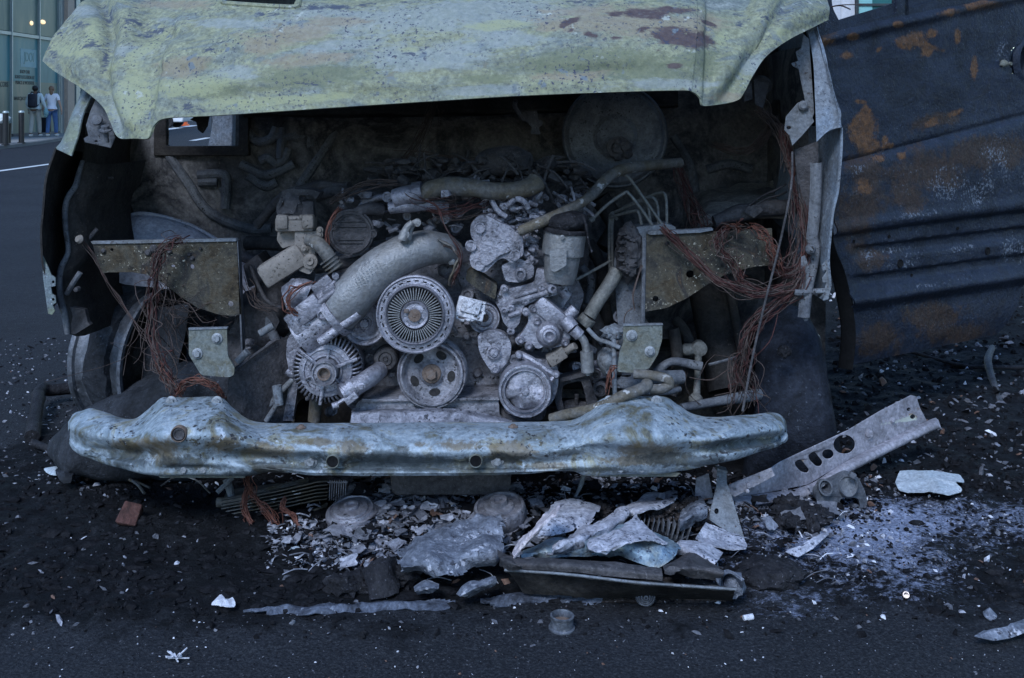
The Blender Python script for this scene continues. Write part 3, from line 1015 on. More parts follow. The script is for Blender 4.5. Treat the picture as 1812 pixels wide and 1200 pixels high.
for px, py, w in ((57, 41, .22), (77, 39, .40)):  # glowing blobs on the pane stand in for warm light reflections
    mb = MB()
    mb.blob((FX - .02, fy(px), fz(px, py)), (.03, w / 2, .07), 0.1)
    mb.build('lamp', 'lamp', shop)

# building seen through the door's window opening, right
BY = 34.0
bld = empty('pale_column_building', (11.5, BY, 0), label='pale stone columns and teal glass building seen through the van door window', category='building')


def bx(px):
    return (px - 906) * BY / FPX


def strip(name, a, b, mat, dy=0.0, thick=.4, z=(0, 11)):
    mb = MB()
    mb.box(((bx(a) + bx(b)) / 2, BY + dy + thick / 2, (z[0] + z[1]) / 2), (bx(b) - bx(a), thick, z[1] - z[0]), bev=.02)
    return mb.build(name, mat, bld)


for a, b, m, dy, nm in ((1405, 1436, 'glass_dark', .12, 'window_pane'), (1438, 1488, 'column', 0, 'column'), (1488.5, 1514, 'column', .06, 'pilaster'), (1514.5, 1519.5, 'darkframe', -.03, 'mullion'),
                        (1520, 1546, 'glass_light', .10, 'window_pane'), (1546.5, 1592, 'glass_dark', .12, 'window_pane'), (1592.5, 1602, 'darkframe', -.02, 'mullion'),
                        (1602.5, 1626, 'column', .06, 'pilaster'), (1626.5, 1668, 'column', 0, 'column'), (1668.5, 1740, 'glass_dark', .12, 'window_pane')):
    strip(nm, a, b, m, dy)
mb = MB()
mb.box(((bx(1520) + bx(1592)) / 2, BY + .09, CAMZ + (186 - 8) * BY / FPX), (bx(1592) - bx(1520), .06, .07))
mb.build('glazing_bar', 'darkframe', bld)
mb = MB()
mb.box(((bx(1405) + bx(1740)) / 2, BY + 3.5, 5.6), (bx(1740) - bx(1405), 6, 11.2))
mb.build('building_body', 'darkframe', bld)

# bollards
def bollard(px, py):
    Y = FPX * (CAMZ - .08) / (py - 186)
    x = (px - 906) * Y / FPX
    r = empty('bollard', (x, Y, .08), category='bollard', group='bollards along the kerb')
    mb = MB()
    mb.lathe((x, Y, .08), (0, 0, 1), [(.0001, 0), (.10, 0), (.10, .02), (.067, .03), (.067, .76), (.0001, .76)], 20)
    mb.build('post', 'black_post', r)
    mb = MB()
    mb.lathe((x, Y, .84), (0, 0, 1), [(.072, 0), (.072, .025), (.055, .05), (.0001, .056)], 20)
    mb.build('cap', 'mullion', r)
    return r


bollard(10, 257)['label'] = 'black steel bollard at the kerb, nearest the left edge of the photo'
bollard(38, 253.5)['label'] = 'black steel bollard at the kerb, nearer to the two walkers'
mb = MB()
c = V((-12.62, 27.9, 0.08))
bin_ = empty('litter_bin', c, label='dark bin with pale top behind the bollard at the left edge', category='bin')
mb.lathe(c, (0, 0, 1), [(.0001, 0), (.23, 0), (.25, .5), (.0001, .5)], 20)
mb.build('bin_body', 'black_post', bin_)
mb = MB()
mb.blob(c + V((0, 0, .60)), (.22, .22, .14), .15, 2)
mb.build('bag_top', 'paint_white', bin_)

# ------------------------------------------------------------------ two people walking away on the pavement
def skin_mesh(name, joints, bones, mat, parent=None, levels=1):
    me = bpy.data.meshes.new(name)
    keys = list(joints)
    org = V(parent['_o'])
    me.from_pydata([tuple(V(joints[k][0]) - org) for k in keys], [(keys.index(a), keys.index(b)) for a, b in bones], [])
    o = bpy.data.objects.new(name, me)
    COL.objects.link(o)
    o.parent = parent
    sk = o.modifiers.new('skin', 'SKIN')
    sk.use_smooth_shade = True
    for i, k in enumerate(keys):
        r = joints[k][1]
        r = (r, r) if isinstance(r, (int, float)) else r
        me.skin_vertices[0].data[i].radius = r
        me.skin_vertices[0].data[i].use_root = (i == 0)
    sb = o.modifiers.new('sub', 'SUBSURF')
    sb.levels = sb.render_levels = levels
    me.materials.append(M[mat])
    o['_o'] = tuple(org)
    return o


M['skin_dark'] = plain('skin_dark', (0.13, 0.07, 0.045), 0.55, 0.1, 10)
M['skin_light'] = plain('skin_light', (0.42, 0.26, 0.19), 0.55, 0.1, 10)
M['hair_dark'] = plain('dark_hair', (0.015, 0.012, 0.012), 0.6, 0.2, 30)
M['hair_blond'] = plain('dark_blond_hair', (0.20, 0.12, 0.075), 0.6, 0.3, 40)
M['white_cloth'] = plain('white_cotton', (0.74, 0.73, 0.78), 0.85, 0.06, 12)
M['mint_cloth'] = plain('pale_mint_jacket', (0.55, 0.62, 0.62), 0.85, 0.10, 12)
M['denim'] = plain('blue_denim', (0.07, 0.14, 0.30), 0.85, 0.25, 12)
M['beige_cloth'] = plain('light_beige_trousers', (0.40, 0.38, 0.34), 0.85, 0.12, 12)
M['navy_bag'] = plain('dark_navy_nylon', (0.012, 0.015, 0.028), 0.6, 0.2, 12)
M['shoe'] = plain('white_trainers', (0.55, 0.53, 0.50), 0.7, 0.1, 12)


def person(px, Y, H, skin, hair, top, legs, label, stride, arms, long_hair=False, build=1.0):
    x0 = (px - 906) * Y / FPX
    r = empty('person', (x0, Y, .08), label=label, category='person')
    k = H / 1.7

    def q(x, y, z):
        return V((x0 + x * k, Y + y * k, .08 + z * k))
    J = {'pelvis': (q(0, 0, .93), (.155 * build * k, .105 * k)), 'waist': (q(0, 0, 1.06), (.135 * build * k, .095 * k)), 'chest': (q(0, .02, 1.28), (.165 * build * k, .11 * k)), 'neckb': (q(0, .01, 1.42), (.085 * k, .07 * k)),
         'neck': (q(0, .015, 1.49), .052 * k), 'head': (q(0, .03, 1.58), (.072 * k, .085 * k)), 'crown': (q(0, .02, 1.665), (.066 * k, .075 * k))}
    B = [('pelvis', 'waist'), ('waist', 'chest'), ('chest', 'neckb'), ('neckb', 'neck'), ('neck', 'head'), ('head', 'crown')]
    for s, sg in (('l', -1), ('r', 1)):
        f = stride * sg
        J['hip' + s] = (q(.09 * sg, 0, .86), .088 * k)
        J['knee' + s] = (q(.10 * sg, .12 * f + .03, .48), .060 * k)
        J['ank' + s] = (q(.10 * sg, .26 * f, .09), .042 * k)
        J['toe' + s] = (q(.12 * sg, .26 * f + .16, .035), (.04 * k, .03 * k))
        B += [('pelvis', 'hip' + s), ('hip' + s, 'knee' + s), ('knee' + s, 'ank' + s), ('ank' + s, 'toe' + s)]
        sh, el, wr = arms[sg]
        J['sh' + s] = (q(.19 * sg * build, .01, 1.39), .056 * k)
        J['el' + s] = (q(*el), .043 * k)
        J['wr' + s] = (q(*wr), .030 * k)
        palm = V(wr) + V((0, .01, -.085))
        J['palm' + s] = (q(*palm), (.036 * k, .022 * k))
        B += [('chest', 'sh' + s), ('sh' + s, 'el' + s), ('el' + s, 'wr' + s), ('wr' + s, 'palm' + s)]
    body = skin_mesh('body', J, B, skin, r)
    # fingers and thumb, rooted in the palm
    for s, sg in (('l', -1), ('r', 1)):
        wr = V(arms[sg][2]) + V((0, .01, -.085))
        mb = MB()
        for i in range(4):
            a = wr + V((.0, -.027 + .018 * i, -.01))
            L = (.065, .075, .072, .055)[i]
            mb.tube([q(*a), q(*(a + V((-.004 * sg, .002, -L * .5)))), q(*(a + V((-.014 * sg, .004, -L))))], [.009 * k, .0085 * k, .006 * k], 6, 3)
        a = wr + V((0, .03, .03))
        mb.tube([q(*a), q(*(a + V((-.012 * sg, .022, -.03)))), q(*(a + V((-.018 * sg, .026, -.06))))], [.011 * k, .009 * k, .006 * k], 6, 3)
        mb.build('hand', skin, r)
    # ears, nose
    mb = MB()
    for sg in (-1, 1):
        mb.blob(q(.078 * sg, .025, 1.575), (.012 * k, .022 * k, .032 * k), .05)
    mb.build('ear', skin, r)
    mb = MB()
    mb.blob(q(0, .125, 1.565), (.014 * k, .022 * k, .024 * k), .05)
    mb.build('nose', skin, r)
    # hair
    mb = MB()
    mb.blob(q(0, -.012, 1.615), (.088 * k, .10 * k, .098 * k), .10, 3.5, 3)
    if long_hair:
        mb.blob(q(.01, -.06, 1.50), (.062 * k, .045 * k, .105 * k), .15, 3, 3)
    else:
        mb.blob(q(.07, -.03, 1.60), (.05 * k, .05 * k, .06 * k), .15, 4, 3)
    mb.build('hair', hair, r)
    # clothes: shells a little larger than the body
    T = {}
    for n_, e in (('waist', .022), ('chest', .024), ('neckb', .012)):
        T[n_] = (J[n_][0], (J[n_][1][0] + e * k, J[n_][1][1] + e * k))
    T['hem'] = (q(0, 0, .93), (.172 * build * k, .125 * k))
    TB = [('waist', 'chest'), ('chest', 'neckb'), ('waist', 'hem')]
    for s, sg in (('l', -1), ('r', 1)):
        sh, el, wr = arms[sg]
        T['sh' + s] = (J['sh' + s][0], .072 * k)
        end = V(el) * .75 + V((.19 * sg, .01, 1.39)) * .25 if sh == 'short' else V(wr)
        if sh != 'short':
            T['el' + s] = (J['el' + s][0], .060 * k)
            TB += [('sh' + s, 'el' + s), ('el' + s, 'cuff' + s)]
        else:
            TB += [('sh' + s, 'cuff' + s)]
        T['cuff' + s] = (q(*end), .062 * k if sh == 'short' else .045 * k)
        TB += [('chest', 'sh' + s)]
    skin_mesh('top', T, TB, top, r)
    T = {'pelvis': (q(0, 0, .95), (.170 * build * k, .12 * k))}
    TB = []
    for s, sg in (('l', -1), ('r', 1)):
        for n_, e in (('hip', .022), ('knee', .022), ('ank', .026)):
            T[n_ + s] = (J[n_ + s][0], J[n_ + s][1] + e * k)
        TB += [('pelvis', 'hip' + s), ('hip' + s, 'knee' + s), ('knee' + s, 'ank' + s)]
    skin_mesh('trousers', T, TB, legs, r)
    mb = MB()
    for s, sg in (('l', -1), ('r', 1)):
        f = stride * sg
        mb.blob(q(.105 * sg, .26 * f + .06, .045), (.052 * k, .14 * k, .05 * k), .05, 2, 3, flatz=.081)
    mb.build('shoe', 'shoe', r)
    return r, q, k


man, q, k = person(62, 34.0, 1.53, 'skin_dark', 'hair_dark', 'mint_cloth', 'beige_cloth', 'person in pale jacket and light trousers with dark backpack walking away past the shop window', .55,
                   {-1: ('long', (-.27, -.02, 1.14), (-.25, .08, .92)), 1: ('long', (.29, -.02, 1.14), (.34, .06, .93))}, build=1.05)
mb = MB()
mb.box(q(0, -.20, 1.20), (.30 * k, .16 * k, .46 * k), bev=.05)
mb.box(q(0, -.30, 1.12), (.22 * k, .06 * k, .22 * k), bev=.02)
for sg in (-1, 1):
    mb.tube([q(.10 * sg, -.14, 1.40), q(.11 * sg, .02, 1.50), q(.12 * sg, .17, 1.38), q(.13 * sg, .13, 1.15), q(.12 * sg, -.14, 1.02)], .018 * k, 8, 4)
mb.build('backpack', 'navy_bag', origin=q(0, -.2, .97), label='dark navy backpack on the back of the walker in the pale jacket', category='backpack')
mb = MB()
mb.blob(q(.36, .02, .80), (.07 * k, .10 * k, .15 * k), .35, 2.5, 3)
mb.tube([q(.36, .05, .92), q(.35, .07, .86), q(.36, .05, .80)], .008, 6, 3)
mb.build('carrier_bag', 'pale_reflection_bag', origin=q(.36, .02, .62), label='crumpled pale carrier bag held by the walker in the pale jacket', category='bag')
woman, q, k = person(91.5, 34.3, 1.52, 'skin_light', 'hair_blond', 'white_cloth', 'denim', 'person in white t-shirt and blue jeans walking away past the shop window', .5,
                     {-1: ('short', (-.27, -.01, 1.13), (-.31, .03, .90)), 1: ('short', (.28, -.02, 1.13), (.33, .02, .90))}, True, .95)
# stroller-like dark bag on the pavement between them
c = V((((79 - 906) * 34.6 / FPX), 34.6, .08))
cart = empty('shopping_trolley', c, label='dark wheeled trolley on the pavement between the two walkers', category='trolley')
mb = MB()
mb.box(c + V((0, 0, .34)), (.34, .26, .46), bev=.05)
mb.build('trolley_bag', 'navy_bag', cart)
for sg in (-1, 1):
    mb = MB()
    mb.lathe(c + V((.15 * sg, -.02, .07)), (1, 0, 0), [(.0001, -.02), (.05, -.02), (.07, -.012), (.07, .012), (.05, .02), (.0001, .02)], 16)
    mb.build('wheel', 'black_post', cart)
mb = MB()
mb.tube([c + V((-.12, -.1, .5)), c + V((-.12, -.16, .92)), c + V((.12, -.16, .92)), c + V((.12, -.1, .5))], .012, 8, 3)
mb.build('handle', 'mullion', cart)

# parked white car and orange barrel far down the street (seen through the hole in the bulkhead)
cc = V((-17.0, 52.0, 0))
car = empty('parked_car', cc, label='white car parked far down the street, seen through the opening in the van bulkhead', category='car')
mb = MB()
prof = [(-2.1, .28), (-2.15, .62), (-1.95, .80), (-1.2, .92), (-.7, 1.38), (.75, 1.42), (1.35, .98), (2.05, .88), (2.15, .5), (2.1, .26)]
nf = len(prof)
for (w, sc) in ((.86, 1.0),):
    a = [cc + V((x, -w, z)) for x, z in prof]
    b_ = [cc + V((x, w, z)) for x, z in prof]
    mb.add(a + b_, [tuple(range(nf)), tuple(range(2 * nf - 1, nf - 1, -1))] + [(i, i + nf, (i + 1) % nf + nf, (i + 1) % nf) for i in range(nf)])
M['carpaint'] = plain('white_car_paint', (0.70, 0.70, 0.72), 0.3, 0.05, 2, spec=0.6)
mb.build('body', 'carpaint', car, bevel=.05)
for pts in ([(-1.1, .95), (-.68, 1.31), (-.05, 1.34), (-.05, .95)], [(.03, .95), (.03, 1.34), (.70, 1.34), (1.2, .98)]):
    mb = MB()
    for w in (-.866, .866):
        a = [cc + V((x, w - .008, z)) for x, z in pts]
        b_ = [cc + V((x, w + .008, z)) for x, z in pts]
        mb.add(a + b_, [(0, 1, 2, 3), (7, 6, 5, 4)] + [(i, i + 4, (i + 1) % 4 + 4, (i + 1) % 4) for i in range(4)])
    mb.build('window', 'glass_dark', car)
for x in (-1.35, 1.35):
    for w in (-.8, .8):
        mb = MB()
        mb.lathe(cc + V((x, w, .32)), (0, 1, 0), [(.0001, -.1), (.19, -.1), (.2, -.09), (.32, -.10), (.33, 0), (.32, .10), (.2, .09), (.19, .1), (.0001, .1)], 24)
        mb.build('wheel', 'black_post', car)
mb = MB()
mb.box(cc + V((2.1, -.6, .68)), (.1, .3, .14), bev=.03)
mb.box(cc + V((2.1, .6, .68)), (.1, .3, .14), bev=.03)
mb.build('headlight', 'glass_light', car)
M['orange'] = plain('orange_plastic', (0.75, 0.13, 0.03), 0.5, 0.08, 4)
c = V(((322 - 906) * 56 / FPX, 56, 0))
bar = empty('traffic_barrel', c, label='orange traffic barrel beyond the white car, seen through the bulkhead opening', category='barrel')
mb = MB()
mb.lathe(c, (0, 0, 1), [(.0001, 0), (.36, 0), (.36, .08), (.28, .1), (.26, .4), (.23, .42), (.21, .75), (.17, .78), (.15, 1.0), (.0001, 1.02)], 24)
mb.build('barrel', 'orange', bar)
mb = MB()
mb.lathe(c, (0, 0, 1), [(.245, .43), (.25, .44), (.232, .58), (.225, .58)], 24)
mb.build('white_band', 'paint_white', bar)

# ================================================================== the burnt van
VL = V((-0.19, 3.3, 0))
van = empty('burnt_van', VL, label='burnt-out van with raised scorched bonnet edge, exposed engine and no front bumper', category='van')

# ------------------------------------------------------------------ bonnet
HB = [(75, 108, 2.95), (92, 123, 2.91), (112, 136, 2.87), (150, 160, 2.81), (178, 186, 2.76), (192, 214, 2.72), (204, 240, 2.69), (220, 245, 2.675), (240, 246, 2.66), (262, 246, 2.645), (268, 236, 2.64), (274, 220, 2.635), (296, 209, 2.63),
      (380, 204.5, 2.60), (500, 196.5, 2.575), (640, 187, 2.56), (780, 178, 2.555), (910, 170, 2.555), (1060, 164, 2.56), (1205, 160, 2.58),
      (1226, 163, 2.585), (1238, 174, 2.59), (1243, 188, 2.60), (1275, 184, 2.62), (1306, 177, 2.645), (1318, 162, 2.665), (1332, 135, 2.69), (1356, 100, 2.725), (1395, 71, 2.79), (1432, 52, 2.85), (1466, 35, 2.93)]
bot = [P(*p) for p in HB]
TL, TR = P(292, -46, 3.7), P(1392, -62, 3.7)
rows = [[] for _ in range(9)]
for (px, py, Y), b in zip(HB, bot):
    s = (px - 75) / (1466 - 75)
    e = abs(2 * s - 1)
    crown = 0.06 * (1 - e ** 4)
    top = TL.lerp(TR, s) + V((0, 0, crown))
    for i in range(9):
        r = i / 8
        g = r ** 1.7
        hz = 1 - (1 - r) ** (1.55 - 0.35 * e ** 3)
        # the lip: first centimetres rise nearly straight up
        rows[i].append(V((b.x + (top.x - b.x) * r ** (1.05 + .25 * e ** 4), b.y + (top.y - b.y) * g, b.z + (top.z - b.z) * hz)))


def hood_fn(p, u, v, n):
    x, y = pix(p)
    d = 0.0
    # pressed creases running back from the two lamp corners
    xl = 190 + 0.10 * (y - 120) + 12 * math.sin(y * .03)
    d -= 0.022 * math.exp(-((x - xl) / 13) ** 2) * sstep(-60, 30, y)
    d += 0.016 * math.exp(-((x - xl - 34) / 22) ** 2)
    d += 0.012 * math.exp(-((x - xl + 40) / 26) ** 2)
    xr = 1325 + (110 - y) * 0.62
    d -= 0.016 * math.exp(-((x - xr) / 15) ** 2)
    d += 0.012 * math.exp(-((x - xr + 32) / 22) ** 2)
    # soft heat buckles
    d += 0.010 * noise.fractal(V((p.x * 3.1, p.z * 9, 1.3)), 1.0, 2.0, 3) * sstep(0.0, .12, v)
    d += 0.006 * math.exp(-((y - 150) / 12) ** 2) * sstep(330, 420, x) * (1 - sstep(1150, 1230, x))
    d -= 0.012 * math.exp(-((x - 640) / 60) ** 2 - ((y - 60) / 14) ** 2)
    d -= 0.010 * math.exp(-((x - 735) / 70) ** 2 - ((y - 88) / 14) ** 2)
    d -= 0.010 * math.exp(-((x - 550) / 60) ** 2 - ((y - 150) / 12) ** 2)
    d -= 0.010 * math.exp(-((x - 1060) / 90) ** 2 - ((y - 125) / 12) ** 2)
    d -= 0.010 * math.exp(-((x - 320) / 60) ** 2 - ((y - 125) / 14) ** 2)
    d -= 0.012 * math.exp(-((x - 285) / 50) ** 2 - ((y - 62) / 12) ** 2)
    w = sstep(0.0, .06, v)
    return p + n * d * (0.35 + .65 * w)


def slot(c, u, v):
    x, y = pix(c)
    return 392 < x < 527 and -16 < y - (x - 400) * 0.045 < 5.5 and c.y < 3.45


mb = MB()
mb.surf(rows, 10, 14, 0.005, hood_fn, slot)
paint = {
    'rust': spots([(1205, 68, 58, 17, 8), (1140, 25, 44, 9, 6), (1088, 25, 18, 5, 5), (1195, 18, 36, 8, 3), (1047, 62, 14, 6, 12), (1012, 36, 18, 5, -14), (995, 46, 8, 5), (1010, 53, 10, 3), (1090, 67, 12, 4),
                   (1132, 52, 12, 5), (1193, 117, 14, 5), (1255, 42, 16, 4, 25), (1159, 83, 9, 3, 50)]),
    'ochre': spots([(1110, 40, 130, 34, 4), (1230, 45, 60, 26), (1000, 45, 60, 14, -8), (325, 115, 48, 22, -12), (520, 60, 70, 15, -4), (460, 75, 40, 20), (600, 38, 60, 8), (310, 8, 60, 9), (1015, 135, 80, 9, -3), (560, 105, 80, 12, -6),
                    (1290, 172, 26, 8)]),
    'olive': spots([(560, 135, 110, 26, -4), (1060, 112, 170, 26, 0), (1120, 130, 120, 14), (380, 160, 70, 13, -4), (680, 120, 60, 12, -4), (340, 112, 40, 12), (860, 140, 60, 8), (1240, 105, 60, 20)]),
    'yellow': spots([(320, 155, 90, 18, -6), (240, 170, 30, 50, 10), (125, 88, 34, 12), (560, 172, 110, 10, -4), (165, 60, 14, 28), (725, 88, 24, 6), (880, 45, 60, 8), (1275, 70, 16, 14), (1380, 55, 16, 8), (250, 90, 60, 8, -30), (420, 185, 60, 10)]),
    'slate': spots([(160, 78, 24, 11, 10), (140, 45, 24, 12, -10), (186, 105, 9, 26), (240, 42, 48, 9, 6), (245, 62, 45, 6, -18), (275, 57, 30, 6, -25), (470, 24, 70, 8, 3), (560, 15, 160, 5, -3), (370, 90, 16, 14), (370, 196, 24, 9), (260, 205, 14, 8), (430, 184, 10, 7), (330, 190, 34, 10),
                    (735, 92, 55, 10, -4), (1000, 6, 90, 5, -6), (1310, 40, 20, 12), (190, 30, 16, 20), (1370, 30, 26, 12), (90, 95, 20, 10, 30), (560, 150, 46, 7, 2)]),
    'pale': spots([(780, 30, 260, 30, -3), (420, 42, 100, 9, 3), (900, 70, 90, 20), (750, 100, 130, 26, -3), (230, 90, 34, 14), (150, 20, 30, 10), (1160, 150, 90, 9), (1330, 120, 26, 20), (420, 130, 40, 10), (850, 160, 90, 8, -3), (620, 80, 80, 10, -6), (215, 190, 18, 40, 10)]),
}
hood = mb.build('bonnet', 'hood', van, paint=paint, smooth=60)
hmb = mb
mb = MB()
loop = [(396, 6), (440, 9.5), (490, 12.5), (524, 13), (528, 6), (526, -6), (480, -12), (430, -15), (394, -16), (392, -4), (396, 6)]
mb.tube([on_surf(hmb, x, y) for x, y in loop], .0075, 8, 3)
mb.build('slot_lip', 'hood', hood)
# inner frame under the bonnet, with the dark lining edge and its latch
mb = MB()
fr = []
for i, (px, py, Y) in enumerate(HB):
    if 300 < px < 1200:
        fr.append(P(px, py + 3, Y + .07) + V((0, 0, .012)))
rows2 = [fr, [p + V((0, .05, .012)) for p in fr], [p + V((0, .18, .085)) for p in fr], [p + V((0, .5, .17)) for p in fr]]
mb.surf(rows2, 4, 4, 0.006)
mb.build('inner_frame', 'soot', hood)
mb = MB()
mb.plate([(915, 196), (950, 196), (953, 213), (960, 214), (960, 222), (953, 226), (957, 238), (938, 238), (941, 226), (933, 216), (925, 214)], 2.95, .008)
mb.tube([P(912, 178, 2.9), P(912, 190, 2.93), P(926, 212, 2.95)], .006, 8, 3)
mb.build('latch', 'dark', hood, bevel=.001)
mb = MB()
mb.plate([(345, 205), (370, 203), (366, 224), (358, 236), (350, 230), (347, 216), (336, 212)], 2.78, .01)
mb.build('hinge_catch', 'soot', hood, bevel=.001)

# ------------------------------------------------------------------ wings (front fenders)
# left side of the photo
wl = MB()
topL = [P(150, 160, 2.93), P(127, 205, 2.90), P(112, 240, 2.88), P(98, 262, 2.86), P(99, 266, 2.87)]
rowsL = [[P(176, 146, 2.94), P(148, 200, 2.86), P(137, 240, 2.83), P(126, 276, 2.82)],
         [P(154, 146, 2.96), P(126, 205, 2.90), P(112, 245, 2.88), P(100, 264, 2.86)],
         [P(150, 176, 3.3), P(140, 215, 3.28), P(128, 250, 3.25), P(112, 272, 3.2)],
         [P(250, 130, 4.0), P(245, 190, 4.0), P(240, 240, 4.0), P(238, 280, 4.0)]]
wl.surf(rowsL, 8, 8, .004, lambda p, u, v, n: p + n * .003 * noise.noise(p * 14))
wingl = wl.build('front_wing', 'fender', van, smooth=50)
mb = MB()
rowsL = [[P(100, 262, 2.86), P(87, 300, 2.84), P(79, 345, 2.83), P(75, 400, 2.83), P(76, 455, 2.84), P(84, 505, 2.86), P(90, 548, 2.88)],
         [P(103, 264, 2.9), P(90, 302, 2.89), P(82, 347, 2.88), P(78, 402, 2.88), P(79, 456, 2.89), P(87, 505, 2.91), P(92, 548, 2.92)],
         [P(140, 268, 3.15), P(128, 305, 3.12), P(122, 350, 3.1), P(119, 404, 3.1), P(119, 456, 3.1), P(118, 490, 3.08), P(112, 520, 3.05)],
         [P(238, 280, 4.0), P(236, 320, 4.0), P(235, 360, 4.0), P(235, 390, 3.95), P(215, 400, 3.7), P(175, 430, 3.4), P(140, 470, 3.2)]]
mb.surf(rowsL, 5, 8, .004, lambda p, u, v, n: p + n * .003 * noise.noise(p * 14))
mb.build('wing_side', 'soot', wingl, smooth=50)
mb = MB()
mb.plate([(75, 452), (84, 470), (90, 486), (98, 492), (98, 506), (90, 508), (92, 520), (98, 524), (99, 536), (93, 540), (97, 550), (92, 557), (85, 555), (80, 520), (76, 490)], 2.85, .004, [circ(94, 499, 2.6, 10), circ(94, 530, 2.6, 10)])
mb.build('lower_tab', 'fender', wingl, bevel=.0008)
# inner flange: the pressed edge running down behind the missing lamp
mb = MB()
pl = [(146, 285, 3.0), (140, 305, 2.98), (133, 330, 2.96), (120, 350, 2.95), (115, 375, 2.95), (117, 410, 2.95), (121, 445, 2.95), (110, 470, 2.93), (105, 495, 2.93), (107, 530, 2.94), (114, 555, 2.94), (120, 590, 2.95)]
mb.tube(px3(pl), [.006, .008, .008, .007, .008, .009, .008], 8, 4)
a = [P(x, y, Y) for x, y, Y in pl]
b = [P(x + 40, y + 6, Y + .05) for x, y, Y in pl[:7]] + [P(x + 30, y + 4, Y + .04) for x, y, Y in pl[7:]]
mb.build('lamp_flange', 'inner', wingl, smooth=50)
mb = MB()
mb.surf([a, b, [p + V((.03, .25, 0)) for p in b]], 4, 3, .004)
mb.build('lamp_web', 'soot', wingl, smooth=50)
mb = MB()
mb.plate([(110, 540), (150, 548), (155, 570), (160, 575), (132, 592), (122, 590), (112, 565)], 2.95, .02)
mb.build('lamp_stay', 'dark', wingl, bevel=.001)
mb = MB(); mb.tube([P(118, 520, 2.93), P(130, 500, 2.92), P(142, 482, 2.92)], .007, 8, 3); mb.build('lamp_stay', 'inner', wingl)
mb = MB(); mb.tube([P(128, 452, 3.0), P(150, 430, 3.0), P(172, 405, 3.02)], .006, 8, 3); mb.build('lamp_stay', 'dark', wingl)
mb = MB()
mb.tube([P(140, 395, 3.05), P(152, 372, 3.05), P(185, 320, 3.06), P(200, 315, 3.08)], .004, 8, 3)
mb.lathe(P(139, 511, 2.90), CAMDIR, [(.0001, 0), (.007, 0), (.006, .02), (.0001, .022)], 12)
mb.build('lamp_stay', 'dark', wingl, bevel=.001)
# hinge plate and bump stop under the bonnet corner
mb = MB()
mb.plate([(152, 222), (160, 196), (172, 170), (184, 180), (192, 205), (204, 243), (196, 262), (150, 252), (148, 245), (156, 240)], 2.84, .005, [circ(170, 250, 3, 10, 1.6)])
mb.lathe(P(187, 232, 2.80), (0, -.3, 1), [(.0001, -.03), (.006, -.03), (.006, 0), (.016, .0), (.016, .004), (.010, .006), (.010, .014), (.0001, .016)], 20)
mb.lathe(P(172, 213, 2.82), (.1, -1, .3), [(.0001, 0), (.014, 0), (.013, .006), (.006, .008), (.0001, .008)], 20)
mb.build('bump_stop_plate', 'inner', wingl, bevel=.001)

# right side of the photo
mb = MB()
rowsR = [[P(1431, 60, 2.93), P(1439, 110, 2.90), P(1442, 170, 2.87), P(1444, 215, 2.85), P(1445, 251, 2.84)],
         [P(1440, 52, 2.93), P(1456, 110, 2.895), P(1468, 170, 2.865), P(1478, 205, 2.85), P(1466, 232, 2.84)],
         [P(1445, 46, 2.95), P(1461, 110, 2.92), P(1474, 160, 2.89), P(1484, 195, 2.87), P(1490, 224, 2.85)],
         [P(1420, 40, 3.3), P(1430, 110, 3.3), P(1440, 160, 3.28), P(1448, 195, 3.25), P(1455, 224, 3.2)],
         [P(1330, 60, 4.0), P(1330, 120, 4.0), P(1330, 160, 4.0), P(1330, 195, 4.0), P(1330, 224, 4.0)]]
mb.surf(rowsR, 8, 7, .004, lambda p, u, v, n: p + n * .003 * noise.noise(p * 14))
wingr = mb.build('front_wing', 'fender_blue', van, smooth=50)
mb = MB()
er = [(1491, 226, 2.85), (1491, 260, 2.845), (1488, 300, 2.84), (1484, 340, 2.84), (1476, 375, 2.84), (1471, 420, 2.84), (1468, 460, 2.845), (1470, 500, 2.85), (1468, 520, 2.86), (1460, 532, 2.86)]
a = px3(er)
rowsR = [[p + V((-.006, -.002, 0)) for p in a], a, [p + V((-.004, .06, 0)) for p in a], [p + V((-.03, .5, 0)) for p in a[:6]] + [p + V((-.01, .3, .02)) for p in a[6:]]]
mb.surf(rowsR, 5, 4, .004)
mb.build('wing_side', 'fender_blue', wingr, smooth=50)
mb = MB()
mb.plate([(1468, 458), (1472, 505), (1466, 530), (1456, 532), (1461, 518), (1444, 519), (1443, 512), (1460, 510), (1462, 500), (1456, 500), (1455, 492), (1463, 480), (1462, 478), (1456, 480), (1454, 470), (1460, 462)], 2.85, .004)
mb.build('lower_tab', 'strut', wingr, bevel=.0008)
# lamp carrier: tall bent strip with its plates
mb = MB()
st = [(1450, 288, 2.9), (1449, 340, 2.9), (1446, 390, 2.9), (1443, 420, 2.9), (1447, 440, 2.9), (1443, 470, 2.9), (1434, 510, 2.88), (1428, 560, 2.88)]
a = px3(st)
mb.surf([[p + V((-.024, -.004, 0)) for p in a], [p + V((-.012, -.014, 0)) for p in a], [p + V((.004, -.010, 0)) for p in a], [p + V((.010, .02, 0)) for p in a]], 4, 4, .004)
mb.plate([(1418, 455), (1425, 452), (1434, 480), (1432, 500), (1440, 505), (1430, 567), (1424, 569), (1413, 548), (1416, 500)], 2.875, .005, [circ(1427, 541, 2, 8, 3), circ(1425, 552, 2, 8, 3)])
mb.tube([P(1406, 517, 2.86), P(1416, 518, 2.86), P(1440, 516, 2.88), P(1456, 516, 2.9)], .008, 8, 3)
mb.lathe(P(1433, 441, 2.875), CAMDIR, [(.0001, 0), (.013, 0), (.013, .012), (.007, .02), (.0001, .022)], 12)
mb.tube([P(1420, 330, 2.96), P(1436, 370, 2.95), P(1438, 400, 2.93)], .007, 8, 3)
